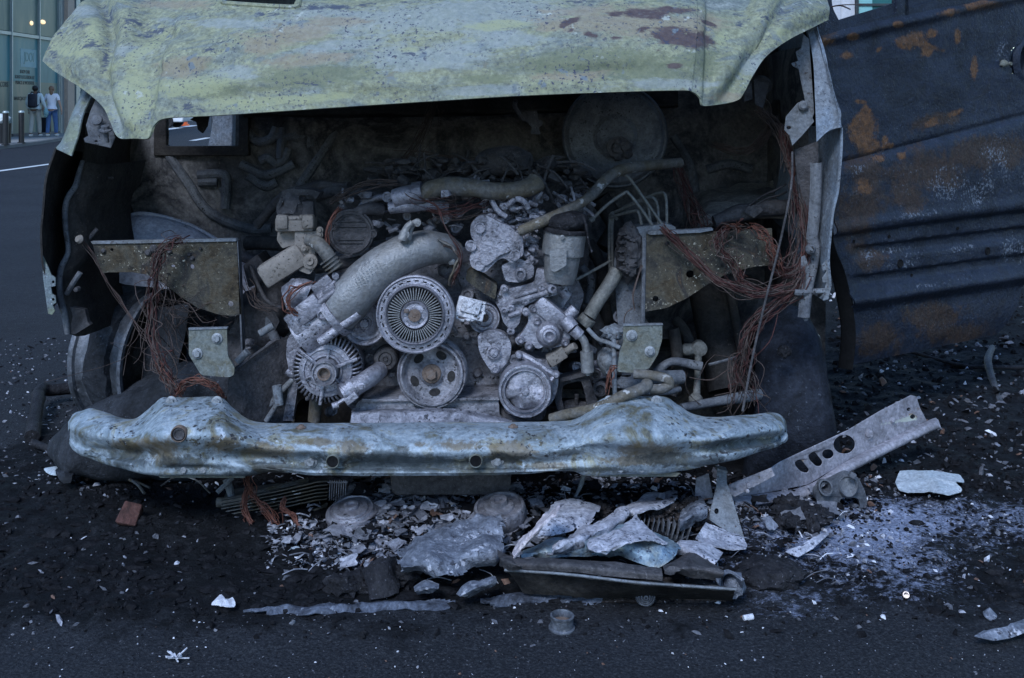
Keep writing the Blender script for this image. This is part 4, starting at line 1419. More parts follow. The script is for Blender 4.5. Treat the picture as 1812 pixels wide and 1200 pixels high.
mb.plate([(1452, 300), (1466, 300), (1463, 380), (1456, 388), (1456, 452), (1448, 452)], 2.98, .004)
mb.build('lamp_carrier', 'inner', wingr, bevel=.0008)
mb = MB()
mb.plate([(1422, 60), (1432, 70), (1441, 200), (1437, 212), (1431, 208), (1428, 195), (1413, 122), (1404, 118), (1400, 112), (1412, 108), (1408, 92), (1418, 85)], 2.92, .005)
mb.plate([(1412, 182), (1426, 178), (1441, 215), (1420, 240), (1402, 258), (1397, 240), (1388, 230), (1391, 206)], 2.9, .005, [circ(1396, 226, 4, 10, 3)])
mb.lathe(P(1421, 187, 2.895), CAMDIR, [(.0001, 0), (.013, 0), (.013, .004), (.007, .009), (.0001, .009)], 12)
mb.build('hinge_plate', 'strut', wingr, bevel=.001)
mb = MB()
mb.plate([(1406, 265), (1448, 250), (1450, 470), (1424, 470)], 2.935, .01)
mb.build('inner_panel', 'dark', wingr)
mb = MB()
c = P(1348, 150, 3.05)
mb.lathe(c, (0, -1, .4), [(.0001, -.01), (.026, -.01), (.028, .0), (.020, .006), (.0001, .004)], 20)
mb.plate([(1318, 150), (1330, 146), (1332, 176), (1316, 180)], 3.0, .006)
mb.plate([(1334, 140), (1362, 148), (1350, 192), (1336, 184)], 3.02, .006)
mb.build('lamp_remains', 'dark', wingr, bevel=.001)

# ------------------------------------------------------------------ engine bay walls: bulkhead, inner wings, wheel house, floor
# bulkhead with its rectangular opening; pressed ribs
def fwY(px, py):
    return 3.62 - 0.10 * sstep(300, 700, py)


mb = MB()
nx_, ny_ = 120, 70
g = []
for i in range(ny_ + 1):
    row = []
    for j in range(nx_ + 1):
        px, py = 170 + (1460 - 170) * j / nx_, 60 + (760 - 60) * i / ny_
        p = P(px, py, fwY(px, py))
        p.y += 0.012 * noise.noise(V((px * .012, py * .012, 4))) + .02 * math.sin(px * .02) * .3
        # transmission tunnel recess
        p.y += 0.10 * math.exp(-((px - 760) / 190) ** 2) * sstep(180, 260, py)
        row.append(p)
    g.append(row)
# make the opening's border lie on grid lines
def snap(v, lst):
    return min(lst, key=lambda t: abs(t - v))


def hole_skip(c, u, v):
    x, y = pix(c)
    return 293 < x < 423 and 188 < y < 259
mb.sheet(g, .006, None, hole_skip)
bulk = mb.build('bulkhead', 'sootwarm', van, smooth=50)
mb = MB()
mb.plate([(272, 170), (440, 170), (440, 276), (272, 276)], 3.60, .03, [roundpoly([(294, 180), (422, 180), (422, 258), (294, 259)], 5)])
mb.build('opening_frame', 'soot', bulk, bevel=.003)
mb = MB()
for pts in ([(350, 310), (390, 308), (400, 318), (400, 348)], [(352, 322), (385, 322)], [(430, 225), (455, 250), (480, 245), (490, 225)], [(480, 240), (520, 240), (522, 220)], [(520, 245), (545, 240), (550, 260)],
            [(460, 285), (475, 280), (490, 290), (505, 278), (510, 262)], [(425, 290), (445, 300), (470, 310), (500, 300), (520, 290)], [(440, 310), (470, 330), (490, 322)], [(395, 330), (400, 345), (398, 370)],
            [(600, 220), (570, 270), (530, 330)], [(290, 262), (330, 320), (370, 375), (440, 405), (480, 404)], [(500, 225), (497, 280)], [(1190, 240), (1220, 290), (1230, 340)], [(1250, 300), (1290, 290), (1330, 300)]):
    mb = MB()
    mb.tube([P(x, y, fwY(x, y) - .002 + (.10 * math.exp(-((x - 760) / 190) ** 2) if y > 180 else 0)) for x, y in pts], .016, 10, 4)
    mb.build('pressed_rib', 'inner', bulk)
# light blue cab pillar seen through the opening
mb = MB()
mb.plate([(367, 262), (372, 240), (376, 215), (374, 195), (412, 192), (411, 262)], 4.2, .05)
mb.build('cab_pillar', 'fender_blue', van, bevel=.004)
# cross beam below the bonnet at the top of the bay
mb = MB()
mb.surf([[P(430, 165, 3.4), P(800, 165, 3.35), P(1200, 150, 3.4)], [P(430, 186, 3.38), P(800, 186, 3.33), P(1200, 176, 3.38)], [P(430, 205, 3.39), P(800, 204, 3.34), P(1200, 190, 3.39)], [P(430, 206, 3.6), P(800, 205, 3.6), P(1200, 190, 3.6)]], 10, 4, .006,
        lambda p, u, v, n: p + n * .008 * noise.noise(p * 9))
mb.build('scuttle_beam', 'soot', van, smooth=50)
# inner wing walls
mb = MB()
mb.surf([[P(150, 200, 3.05), P(200, 200, 3.35), P(240, 200, 3.66)], [P(150, 330, 3.05), P(195, 330, 3.35), P(235, 330, 3.66)], [P(165, 420, 3.05), P(205, 400, 3.35), P(245, 380, 3.66)]], 8, 8, .006, lambda p, u, v, n: p + n * .012 * noise.noise(p * 8))
mb.build('inner_wing', 'soot', van, smooth=60)
mb = MB()
mb.surf([[P(1430, 80, 3.1), P(1385, 90, 3.35), P(1350, 100, 3.66)], [P(1430, 300, 3.1), P(1385, 300, 3.35), P(1350, 300, 3.66)], [P(1425, 420, 3.1), P(1380, 420, 3.35), P(1345, 420, 3.66)], [P(1420, 520, 3.1), P(1385, 520, 3.35), P(1340, 520, 3.66)]], 8, 8, .006,
        lambda p, u, v, n: p + n * .012 * noise.noise(p * 8))
mb.build('inner_wing', 'sootwarm', van, smooth=60)
# wheel house: pale liner arch at left, sooty shelf at right
mb = MB()
arch = [(196, 434), (205, 405), (225, 385), (248, 378), (290, 384), (340, 400), (385, 425), (430, 450), (462, 458)]
mb.surf([[P(x, y, 3.36) for x, y in arch], [P(x, y + 14 + (x - 196) * .02, 3.30) for x, y in arch], [P(x, max(y + 60, 455) + (x - 196) * .10, 3.22) for x, y in arch], [P(x, max(y + 90, 500) + (x - 196) * .12, 3.22) for x, y in arch]], 6, 6, .004,
        lambda p, u, v, n: p + n * .006 * noise.noise(p * 11))
mb.tube([P(x, y, 3.355) for x, y in arch], .006, 8, 4)
mb.build('wheel_arch_liner', 'liner', van, smooth=60)
mb = MB()
sh = [(1225, 395), (1245, 365), (1300, 350), (1360, 345), (1400, 350)]
mb.surf([[P(x, y - 25, 3.5) for x, y in sh], [P(x, y, 3.35) for x, y in sh], [P(x, y + 22, 3.2) for x, y in sh], [P(x, y + 40, 3.2) for x, y in sh]], 6, 5, .006, lambda p, u, v, n: p + n * .02 * noise.fractal(p * 10, 1, 2, 3))
mb.build('inner_shelf', 'shelf', van, smooth=60)
mb = MB()
mb.tube(px3([(1262, 392, 3.1), (1310, 378, 3.1), (1360, 370, 3.1), (1400, 366, 3.12)]), [.018, .026, .024, .02], 10, 5)
mb.tube(px3([(1330, 367, 3.08), (1360, 350, 3.1), (1392, 340, 3.12)]), .003, 6, 3)
mb.tube(px3([(1325, 362, 3.08), (1355, 342, 3.1), (1392, 326, 3.12)]), .003, 6, 3)
mb.jitter(.008, 14)
mb.plate([(1318, 376), (1322, 366), (1340, 362), (1352, 372), (1334, 386)], 3.06, .006)
mb.build('charred_duct', 'dark', van, smooth=60)
# dark floor, subframe and side closure so daylight does not leak in from below
mb = MB()
mb.surf([[V((-.95, 3.45, .30)), V((-.2, 3.45, .22)), V((.55, 3.45, .30))], [V((-.95, 3.9, .32)), V((-.2, 3.9, .3)), V((.55, 3.9, .32))], [V((-.95, 6.5, .42)), V((-.2, 6.5, .42)), V((.55, 6.5, .42))]], 6, 5, .01)
mb.build('cab_floor', 'soot', van)
mb = MB()
mb.box((-.19, 3.55, .22), (1.1, .16, .14), bev=.03)
mb.box((-.19, 3.25, .13), (.86, .10, .10), bev=.02)
mb.build('subframe', 'soot', van)
# cab shell: sides, roof, pillars (stands above and behind the picture)
mb = MB()
for sx in (-1.16, .78):
    mb.box((sx, 5.9, 1.05), (.04, 2.9, 1.3), bev=.01)
    mb.box((sx, 6.6, 2.0), (.04, 1.6, .75), bev=.01)
    mb.tube([V((sx * .97 - .01, 3.75, 1.42)), V((sx * .94 - .01, 4.15, 2.0)), V((sx * .90 - .01, 4.4, 2.32))], .045, 8, 4)
    mb.tube([V((sx, 4.55, .45)), V((sx, 4.6, 1.5)), V((sx * .95, 4.7, 2.34))], .05, 8, 4)
mb.surf([[V((-1.08, 4.35, 2.33)), V((-.19, 4.30, 2.40)), V((.70, 4.35, 2.33))], [V((-1.12, 5.8, 2.42)), V((-.19, 5.8, 2.50)), V((.74, 5.8, 2.42))], [V((-1.12, 7.4, 2.38)), V((-.19, 7.4, 2.46)), V((.74, 7.4, 2.38))]], 5, 5, .02)
mb.build('cab_shell', 'soot', van, smooth=50)

# ------------------------------------------------------------------ brake servo
mb = MB()
c = P(1088, 241, 3.3)
rr = pr(94, 3.3)
mb.lathe(c, (-.05, -1, -.02), [(.0001, -.10), (rr * .9, -.10), (rr, -.07), (rr * 1.0, -.01), (rr * .965, .004), (rr * .93, .002), (rr * .86, .018), (rr * .5, .030), (rr * .42, .028), (rr * .34, .040), (rr * .28, .040), (.0001, .034)], 64)
servo = mb.build('brake_servo', 'inner', van, smooth=30)
mb = MB()
cc_ = P(1096, 262, 3.24)
for k in range(9):
    a = k * .7
    mb.blob(cc_ + V((math.cos(a) * .028 * random.uniform(.3, 1.1), -.01, math.sin(a) * .026 * random.uniform(.3, 1.1))), (.018, .016, .014), .5, 3, 2, seed=k)
mb.lathe(cc_, CAMDIR, [(.026, 0), (.034, .004), (.034, .016), (.024, .018), (.022, .006)], 18, wob=.004)
mb.build('torn_cylinder_stub', 'dark', servo)

# ------------------------------------------------------------------ front crash plates, brackets
mb = MB()
poly = [(164, 431), (292, 428), (417, 424), (420, 440), (427, 556), (410, 560), (385, 556), (350, 545), (318, 524), (290, 502), (262, 487), (235, 482), (195, 482), (180, 484), (172, 470)]
mb.plate(poly, 2.93, .006, [circ(408, 538, 5, 14), circ(340, 472, 4, 12), circ(306, 471, 4, 10, 2.5), circ(198, 442, 3, 10)])
cp = mb.build('crash_plate', 'rustplate', van, bevel=.0012)
mb = MB()
mb.plate([(160, 427.5), (417, 422), (419, 425), (417, 427.5), (164, 432.5)], 2.925, .02)
mb.build('top_flange', 'strut', cp, bevel=.0008)
mb = MB()
mb.plate([(419, 425), (421, 425), (430, 640), (427, 640)], 2.93, .03)
mb.build('side_flange', 'inner', cp)
for (x, y, r_) in ((335, 450, 2.5), (340, 457, 3), (355, 440, 2), (262, 447, 4), (300, 445, 3), (183, 444, 3), (272, 440, 5)):
    mb = MB()
    mb.lathe(P(x, y, 2.928), CAMDIR, [(r_ * .0014, -.004), (r_ * .0022, .002), (r_ * .0013, .006), (.0001, .006)], 12)
    mb.build('weld_nut', 'dark', cp)
mb = MB()
poly = [(1144, 414), (1180, 412), (1240, 411), (1300, 408), (1366, 404), (1368, 470), (1340, 471), (1310, 478), (1280, 488), (1250, 505), (1215, 528), (1180, 545), (1140, 552)]
mb.plate(poly, 2.95, .006, [circ(1160, 529, 5.5, 14), circ(1221, 485, 7, 14), circ(1181, 431, 4, 10)])
cp2 = mb.build('crash_plate', 'rustplate', van, bevel=.0012)
mb = MB()
mb.plate([(1146, 413), (1150, 409), (1225, 407), (1262, 404), (1262, 408), (1240, 412), (1150, 416)], 2.94, .03)
mb.build('top_flange', 'strut', cp2, bevel=.0008)
mb = MB()
mb.plate([(1137, 415), (1144, 414), (1140, 660), (1100, 665), (1086, 470), (1090, 440)], 3.0, .02)
mb.tube(px3([(1140, 420, 2.95), (1138, 540, 2.95), (1136, 590, 2.95)]), .006, 8, 3)
mb.build('chassis_leg', 'inner', cp2)
mb = MB()
poly = roundpoly([(334, 582), (401, 580.5), (403, 630), (415, 650), (414, 664), (404, 668), (356, 664), (334, 628)], 4)
mb.plate(poly, 2.74, .006)
br1 = mb.build('mounting_bracket', 'bracket', van, bevel=.0012)
mb = MB(); mb.bolt(P(384, 599, 2.738), CAMDIR, .0088); mb.build('bolt', 'bolt', br1)
mb = MB(); mb.bolt(P(349, 626, 2.738), CAMDIR, .0088); mb.build('bolt', 'bolt', br1)
mb = MB(); mb.plate([(333, 581), (402, 579.5), (402, 582), (334, 584)], 2.737, .012); mb.build('bracket_flange', 'strut', br1)
mb = MB(); mb.plate([(404, 668), (415, 650), (484, 606), (520, 590), (515, 760), (398, 760)], lambda x, y: 2.80 + (x - 400) * .0012, .006); mb.tube(px3([(404, 668, 2.79), (440, 636, 2.84), (490, 600, 2.90)]), .0035, 6, 3); mb.build('leg_plate', 'dark', br1)
mb = MB()
poly = roundpoly([(1103, 575), (1172, 574), (1172, 600), (1164, 628), (1149, 652), (1120, 660), (1092, 658), (1096, 625), (1103, 606)], 4)
mb.plate(poly, 2.74, .006)
br2 = mb.build('mounting_bracket', 'bracket', van, bevel=.0012, paint={'rust': spots([(1127, 632, 16, 10), (1140, 642, 14, 10)])})
mb = MB(); mb.bolt(P(1118, 594, 2.738), CAMDIR, .0092); mb.build('bolt', 'bolt', br2)
mb = MB(); mb.bolt(P(1150, 622, 2.738), CAMDIR, .0085); mb.build('bolt', 'bolt', br2)
mb = MB(); mb.plate([(1102, 574), (1173, 573), (1173, 575.5), (1103, 577)], 2.737, .012); mb.build('bracket_flange', 'strut', br2)

# ------------------------------------------------------------------ bumper beam
# columns: x, six heights (back edge, roll, belly, valley, lower lip, bottom), depth shift, bulge
BC = [(124, 742, 747, 757, 770, 779, 783, .24, 0), (131, 733, 740, 757, 780, 792, 797, .215, 0), (145, 727, 738, 762, 789, 799, 806, .185, 0), (162, 723, 738, 769, 794, 803, 813, .155, 0), (190, 730, 744, 773, 798, 813, 822, .115, 0), (215, 739, 751, 776, 801, 819, 828, .085, 0), (240, 740, 753, 780, 802, 826, 835, .06, 0),
      (262, 724, 746, 777, 800, 829, 840, .035, .01), (283, 705, 738, 772, 799, 830, 842, .015, .022), (300, 703, 736, 771, 801, 829, 842, .008, .026), (345, 703, 734, 770, 802, 828, 842, 0, .028), (390, 703.5, 735, 771, 803, 828, 842, 0, .026),
      (412, 722, 744, 776, 804, 829, 842, 0, .018), (440, 742, 756, 784, 808, 830, 843, 0, .006), (475, 749, 763, 792, 816, 832, 844, 0, 0), (560, 749, 764, 797, 821, 835, 845, 0, 0), (700, 748, 764, 799, 823, 836, 845, 0, 0), (840, 747, 763, 798, 821, 835, 844, 0, 0), (960, 746, 762, 796, 818, 833, 843, 0, 0),
      (1015, 742, 759, 791, 814, 830, 841, 0, .004), (1040, 725, 748, 784, 810, 828, 841, 0, .014), (1062, 708, 740, 778, 807, 827, 841, 0, .024), (1085, 702, 736, 774, 805, 826, 841, 0, .028), (1130, 701, 735, 773, 804, 826, 840, 0, .028), (1175, 702, 737, 773, 803, 825, 838, .005, .024),
      (1200, 716, 744, 776, 802, 822, 834, .012, .014), (1225, 732, 750, 778, 800, 819, 830, .022, .004), (1255, 738, 752, 778, 797, 813, 823, .035, 0), (1290, 737, 749, 773, 791, 806, 815, .06, 0), (1330, 733, 745, 766, 784, 796, 804, .105, 0), (1362, 731, 742, 761, 778, 788, 795, .15, 0), (1378, 733, 743, 760, 775, 783, 789, .185, 0), (1386, 739, 746, 759, 771, 778, 783, .215, 0), (1389, 749, 752, 758, 764, 768, 771, .24, 0)]
DY = [2.70, 2.595, 2.535, 2.560, 2.545, 2.570]
rows = [[] for _ in range(8)]
for c in BC:
    x, hs, dsh, bg_ = c[0], c[1:7], c[7], c[8]
    yy = [DY[i] + dsh - bg_ * (1 if i in (1, 2, 3) else .2) for i in range(6)]
    pts = [P(x, hs[i], yy[i]) for i in range(6)]
    rows[0].append(pts[0] + V((0, .0, -.03)))
    rows[1].append(pts[0])
    for i in range(1, 6):
        rows[1 + i].append(pts[i])
    rows[7].append(pts[5] + V((0, .08, .004)))
HOLES = [(589, 816, 10.5), (842, 815, 10.5), (317, 768, 12.5)]


def beam_skip(c, u, v):
    x, y = pix(c)
    if v < .30:
        return False
    return False


def beam_fn(p, u, v, n):
    x, y = pix(p)
    d = 0.0015 * noise.fractal(p * 14, 1, 2, 3)
    # pressed dimples round the bolts, flats on the flanges, horn groove
    d -= .006 * math.exp(-((x - 550) / 22) ** 2 - ((y - 812) / 18) ** 2)
    d -= .006 * math.exp(-((x - 880) / 22) ** 2 - ((y - 812) / 18) ** 2)
    d -= .012 * math.exp(-((y - 808 + (275 - x) * .05) / 9) ** 2) * sstep(140, 170, x) * (1 - sstep(270, 292, x))
    d -= .008 * math.exp(-((x - 430) / 60) ** 2 - ((y - 812) / 9) ** 2)
    d += .006 * math.exp(-((x - 480) / 60) ** 2 - ((y - 826) / 10) ** 2)
    d -= .010 * sstep(1245, 1290, x) * math.exp(-((y - 789 + (x - 1290) * .13) / 7) ** 2)
    d += .007 * math.exp(-((x - 1130) / 60) ** 2 - ((y - 790) / 20) ** 2)
    d -= .010 * math.exp(-((x - 1010) / 90) ** 2 - ((y - 795) / 8) ** 2)
    d -= .007 * math.exp(-((x - 345) / 70) ** 2 - ((y - 830) / 6) ** 2)
    d -= .010 * sstep(823, 828, y) * sstep(430, 480, x) * (1 - sstep(1010, 1040, x))
    d += .0010 * noise.fractal(V((p.x * 9, 0, p.z * 20)), 1, 2, 3)
    if v < .12:
        d *= .3
    return p + n * d


mb = MB()
mb.surf(rows, 7, 9, .005, beam_fn, beam_skip)
bmb = mb
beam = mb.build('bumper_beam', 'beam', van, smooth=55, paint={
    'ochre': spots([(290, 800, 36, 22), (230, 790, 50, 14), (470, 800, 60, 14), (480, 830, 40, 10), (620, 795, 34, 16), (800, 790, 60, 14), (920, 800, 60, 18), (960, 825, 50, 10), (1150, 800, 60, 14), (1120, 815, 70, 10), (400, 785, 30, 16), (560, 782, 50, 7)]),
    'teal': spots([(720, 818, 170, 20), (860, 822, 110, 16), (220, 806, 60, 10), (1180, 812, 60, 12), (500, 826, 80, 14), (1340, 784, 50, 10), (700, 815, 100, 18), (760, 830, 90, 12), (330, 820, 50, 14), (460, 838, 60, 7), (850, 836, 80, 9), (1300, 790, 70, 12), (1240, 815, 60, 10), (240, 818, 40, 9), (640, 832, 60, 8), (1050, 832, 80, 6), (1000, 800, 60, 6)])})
for hx, hy, hr in HOLES:
    mb = MB()
    ps = [on_surf(bmb, hx + dx, hy + dy) for dx, dy in ((-hr * 1.3, 0), (hr * 1.3, 0), (0, -hr * 1.3), (0, hr * 1.3))]
    Y = min(p.y for p in ps) - .001
    r_ = pr(hr, Y)
    mb.lathe(P(hx, hy, Y + .002), CAMDIR, [(r_ * .95, .002), (r_ * .97, .006), (r_ * 1.05, .007), (r_ * 1.16, .004), (r_ * 1.2, -.006)], 28)
    mb.mat(1).lathe(P(hx, hy, Y - .001), CAMDIR, [(r_ * .96, .002), (r_ * .5, .001), (.0001, .0005)], 24)  # no hole is cut: black disc paints the shade inside it
    mb.build('hole_collar', ['rusthub' if hy < 800 else 'bracket', 'hole'], beam)
    if hy < 800:
        mb = MB()
        mb.lathe(P(hx, hy, Y - .002), CAMDIR, [(r_ * .84, .0015), (r_ * .80, .004), (r_ * .62, .003), (r_ * .58, .001), (.0001, .0008)], 24)  # dark ringed disc painting the shaded centre of the hole
        mb.build('tow_eye_hole_shade', 'dark', beam)
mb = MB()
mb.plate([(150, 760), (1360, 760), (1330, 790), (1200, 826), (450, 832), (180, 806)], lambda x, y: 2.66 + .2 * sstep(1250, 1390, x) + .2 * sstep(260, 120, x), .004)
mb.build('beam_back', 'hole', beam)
for x, y, Y, r_ in ((303, 711, 2.668, .0088), (384, 711, 2.668, .0088), (1078, 710, 2.668, .0088), (1162, 710, 2.668, .0088), (550, 817, 2.548, .0098), (880, 816, 2.548, .0098), (326, 831, 2.56, .0075), (361, 831, 2.56, .0075), (1098, 830, 2.56, .0075), (1135, 830, 2.56, .0075)):
    mb = MB(); mb.bolt(on_surf(bmb, x, y, .001) if y < 825 else P(x, y, Y - .008), CAMDIR, r_); mb.build('bolt', 'bolt', beam)
for x, y in ((533, 760), (908, 759)):
    mb = MB(); mb.lathe(P(x, y, 2.62) + V((0, 0, .002)), (0, 0, 1), [(.0001, 0), (.011, 0), (.012, .003), (.008, .005), (.005, .009), (.0001, .009)], 16); mb.build('clip', 'rusthub', beam)
mb = MB()
for (xa, xb, y0, y1, y2) in ((275, 440, 833, 836, 848), (1040, 1205, 832, 836, 846)):
    mb = MB()
    mb.plate([(xa, y1), (xa + 25, y0), (xb - 30, y0), (xb, y1 + 2), (xb - 8, y2 - 2), (xa + 8, y2 - 2)], 2.572, .006)
    mb.build('lower_flange', 'bracket', beam, bevel=.001)
# engine cross member below the beam
mb = MB()
mb.plate([(690, 838), (905, 838), (903, 868), (895, 877), (700, 877), (692, 868)], 2.73, .16)
mb.build('sump_guard', 'dark', van, bevel=.004)

# ------------------------------------------------------------------ wheels
AX = V((-.925, .38, .02)).normalized()
O = P(214, 622, 3.33)
mb = MB()
mb.lathe(O, AX, [(.10, -.07), (.12, -.045), (.150, -.05), (.165, -.055), (.182, -.03), (.190, -.008), (.196, -.004), (.203, .002), (.212, .002), (.214, -.005), (.210, -.012), (.200, -.014), (.195, -.022), (.193, -.045), (.182, -.055), (.166, -.07), (.166, -.10), (.180, -.115), (.192, -.125), (.194, -.16), (.198, -.166), (.210, -.168), (.213, -.174), (.209, -.18), (.196, -.178), (.186, -.15), (.160, -.11), (.12, -.09), (.10, -.07)], 80)
mb.jitter(.0015, 9)
rim = mb.build('front_wheel', 'rim', van, smooth=40)
mb = MB()
mb.lathe(O - AX * .10, AX, [(.0001, -.03), (.06, -.03), (.08, -.01), (.15, -.02), (.163, .0), (.16, .03)], 48)  # dark disc added to close the rim so its inside looks shaded
mb.build('brake_shade_disc', 'soot', rim)
# burnt-through tyre carcass slumped round the bottom of the rim
mb = MB()
pts_o = [(92, 812), (88, 800), (92, 780), (108, 757), (135, 735), (175, 712), (230, 684), (282, 656), (330, 642), (380, 650)]
r0 = [P(x + 8, y + 6, 3.20) for x, y in pts_o]
r1 = [P(x, y, 3.10) for x, y in pts_o]
r2 = [P(x + 30, y + 40 - i * 1.5, 2.98) for i, (x, y) in enumerate(pts_o)]
r3 = [P(100 + i * 26, 836 + (8 if 1 < i < 6 else 0) + (i * .6), 3.02 + .0 * i) for i in range(10)]
r4 = [p + V((0.05, .12, -.01)) for p in r3]
mb.surf([r0, r1, r2, r3, r4], 8, 8, .012, lambda p, u, v, n: p + n * .012 * noise.fractal(p * 7, 1, 2, 4))
for i, p in enumerate(mb.v):
    if p.z < .004:
        p.z = .004
mb.build('tyre_carcass', 'rubber', rim, smooth=60)
mb = MB()
tr = [P(272, 540, 3.24), P(262, 600, 3.20), P(250, 650, 3.18), P(255, 690, 3.18)]
mb.surf([[p + V((.0, .0, 0)) for p in tr], [p + V((.05, -.03, 0)) for p in tr], [p + V((.11, -.02, .01)) for p in tr]], 6, 6, .01, lambda p, u, v, n: p + n * .01 * noise.fractal(p * 10, 1, 2, 3))
mb.lathe(O - AX * .17, AX, [(.188, .128), (.205, .122), (.209, .09), (.206, .06), (.207, .045), (.19, .04)], 70, wob=.010)
mb.build('tyre_shred', 'rubber', rim, smooth=60)
AXR = V((.985, -.17, .04)).normalized()
OR = P(1403, 712, 3.30)
mb = MB()
mb.lathe(OR, AXR, [(.10, .06), (.17, .075), (.195, .085), (.235, .092), (.262, .080), (.278, .055), (.285, .0), (.283, -.06), (.270, -.11), (.24, -.13), (.19, -.12), (.16, -.10)], 72)
zc = OR.z
for i, p in enumerate(mb.v):
    t_ = max(0, min(1, (OR.z + .27 - p.z) / .5))
    p.x = OR.x - .012 + .03 * t_ + (p.x - OR.x) * (.70 + .62 * t_)
    d = noise.fractal(p * 5, 1, 2, 4)
    p.x += .012 * d
    p.z += .010 * d
    if p.z < .02:
        k = .02 - p.z
        p.z = .004 + .1 * (p.z + .3) * .05
        q = (p - OR); q.z = 0
        p += q * k * .9
mb.build('front_wheel', 'tyre', van, smooth=60)
wr_ = [o for o in van.children if o.name.startswith('front_wheel')][-1]
mb = MB()
mb.lathe(OR, AXR, [(.0001, .03), (.06, .03), (.09, .02), (.13, .04), (.17, .07), (.195, .083), (.20, .078), (.17, .05)], 48)
mb.build('wheel_disc', 'rim', wr_, smooth=40)
mb = MB()
mb.blob(P(1388, 622, 2.99), (.018, .012, .016), .4, 3, 3)
mb.build('melted_lump', 'char', wr_)
# spring strut, arm and link behind the right wheel
mb = MB()
mb.tube(px3([(1245, 480, 3.35), (1262, 560, 3.3), (1280, 640, 3.25), (1290, 690, 3.22)]), [.055, .058, .062, .06], 16, 4)
mb.tube(px3([(1195, 565, 3.2), (1213, 590, 3.18), (1222, 620, 3.16)]), [.016, .016, .02], 10, 4)
mb.tube(px3([(1290, 505, 3.25), (1300, 560, 3.22), (1316, 640, 3.18)]), .014, 8, 3)
mb.build('spring_strut', 'soot', van, smooth=50)
mb = MB()
mb.lathe(P(1212, 619, 3.12), (-1, -.2, 0), [(.0001, -.03), (.012, -.03), (.017, -.02), (.017, .0), (.010, .015), (.0001, .018)], 14)
mb.lathe(P(1237, 616, 3.12), CAMDIR, [(.0001, -.012), (.021, -.012), (.021, .012), (.013, .015), (.0001, .015)], 18)
mb.cyl(P(1212, 619, 3.12), P(1237, 616, 3.12), .009)
mb.tube(px3([(1236, 622, 3.12), (1234, 670, 3.11), (1232, 705, 3.10)]), [.011, .009, .011], 8, 3)
mb.lathe(P(1231, 707, 3.09), (0, -.3, 1), [(.0001, -.014), (.018, -.01), (.02, .004), (.012, .014), (.0001, .015)], 16)
mb.build('stabiliser_link', 'line', van, smooth=50)
mb = MB()
mb.tube(px3([(1205, 722, 2.95), (1260, 712, 3.0), (1320, 702, 3.05), (1360, 696, 3.1)]), [.011, .012, .016, .016], 10, 3)
mb.tube(px3([(1255, 645, 3.1), (1275, 640, 3.08), (1304, 632, 3.05)]), .004, 6, 3)
mb.build('track_rod', 'inner', van, smooth=50)
mb = MB()
mb.tube(px3([(1118, 674, 2.9), (1160, 670, 2.9), (1208, 667, 2.92)]), [.019, .02, .018], 12, 3)
mb.tube(px3([(1120, 694, 2.88), (1180, 694, 2.9), (1203, 688, 2.92)]), .008, 8, 3)
mb.blob(P(1118, 680, 2.86), (.05, .03, .018), .35, 3, 3)
mb.build('anti_roll_bar', 'inner', van, smooth=60)

# ------------------------------------------------------------------ opened door on the right
DA = P(1512, 655, 3.30); DA.z = 0
DB = V((1.66, 3.75, 0))
du = (DB - DA).normalized()
dn = V((du.y, -du.x, 0))
if dn.y > 0:
    dn = -dn


def door_pt(px, py):
    """intersection of the photo ray with the door plane"""
    d = V(((px - 906) / FPX, 1.0, -(py - 186) / FPX))
    t = (DA - V((0, 0, CAMZ))).dot(V((dn.x, dn.y, 0))) / d.dot(dn)
    return V((0, 0, CAMZ)) + d * t


def door_poly(pts, t=.02, holes=(), off=0.0, mbx=None):
    mbx = mbx or MB()
    return mbx


def seg_d(px, py, line):
    """signed distance (px) from a polyline given left to right: positive = below"""
    for i in range(len(line) - 1):
        (x0, y0), (x1, y1) = line[i], line[i + 1]
        if px <= x1 or i == len(line) - 2:
            return py - (y0 + (y1 - y0) * (px - x0) / (x1 - x0))


ledge = [(1450, 72), (1772, 0), (1960, -44)]
crease = [(1440, 300), (1560, 270), (1812, 205), (1960, 172)]
mould = [(1440, 421), (1480, 416), (1600, 398), (1812, 372), (1960, 355)]
rib1a = [(1440, 446), (1530, 436), (1812, 402), (1960, 384)]
rib1b = [(1440, 468), (1530, 457), (1812, 423), (1960, 405)]
rib2a = [(1440, 496), (1540, 487), (1812, 450), (1960, 432)]
rib2b = [(1440, 514), (1540, 506), (1812, 470), (1960, 452)]
lowe = [(1440, 540), (1512, 534), (1812, 488), (1960, 466)]


def door_off(px, py):
    d = 0.0
    d += .013 * math.exp(-(seg_d(px, py, ledge) / 10) ** 2)
    c = seg_d(px, py, crease)
    d += -.007 * math.exp(-(c / 5) ** 2) + .006 * sstep(0, 20, c)
    m = seg_d(px, py, mould)
    d += .008 * math.exp(-((m + 12) / 10) ** 2) - .016 * sstep(-3, 5, m)
    for a, b in ((rib1a, rib1b), (rib2a, rib2b)):
        da, db = seg_d(px, py, a), seg_d(px, py, b)
        d -= .013 * sstep(-2, 4, da) * (1 - sstep(-6, 8, db)) * sstep(1505, 1530, px)
    lo = seg_d(px, py, lowe)
    d += .016 * math.exp(-(lo / 11) ** 2) - .012 * sstep(4, 24, lo) - .03 * sstep(30, 140, lo) ** 2
    d += .006 * noise.fractal(V((px * .009, py * .012, 9)), 1, 2, 3)
    return d


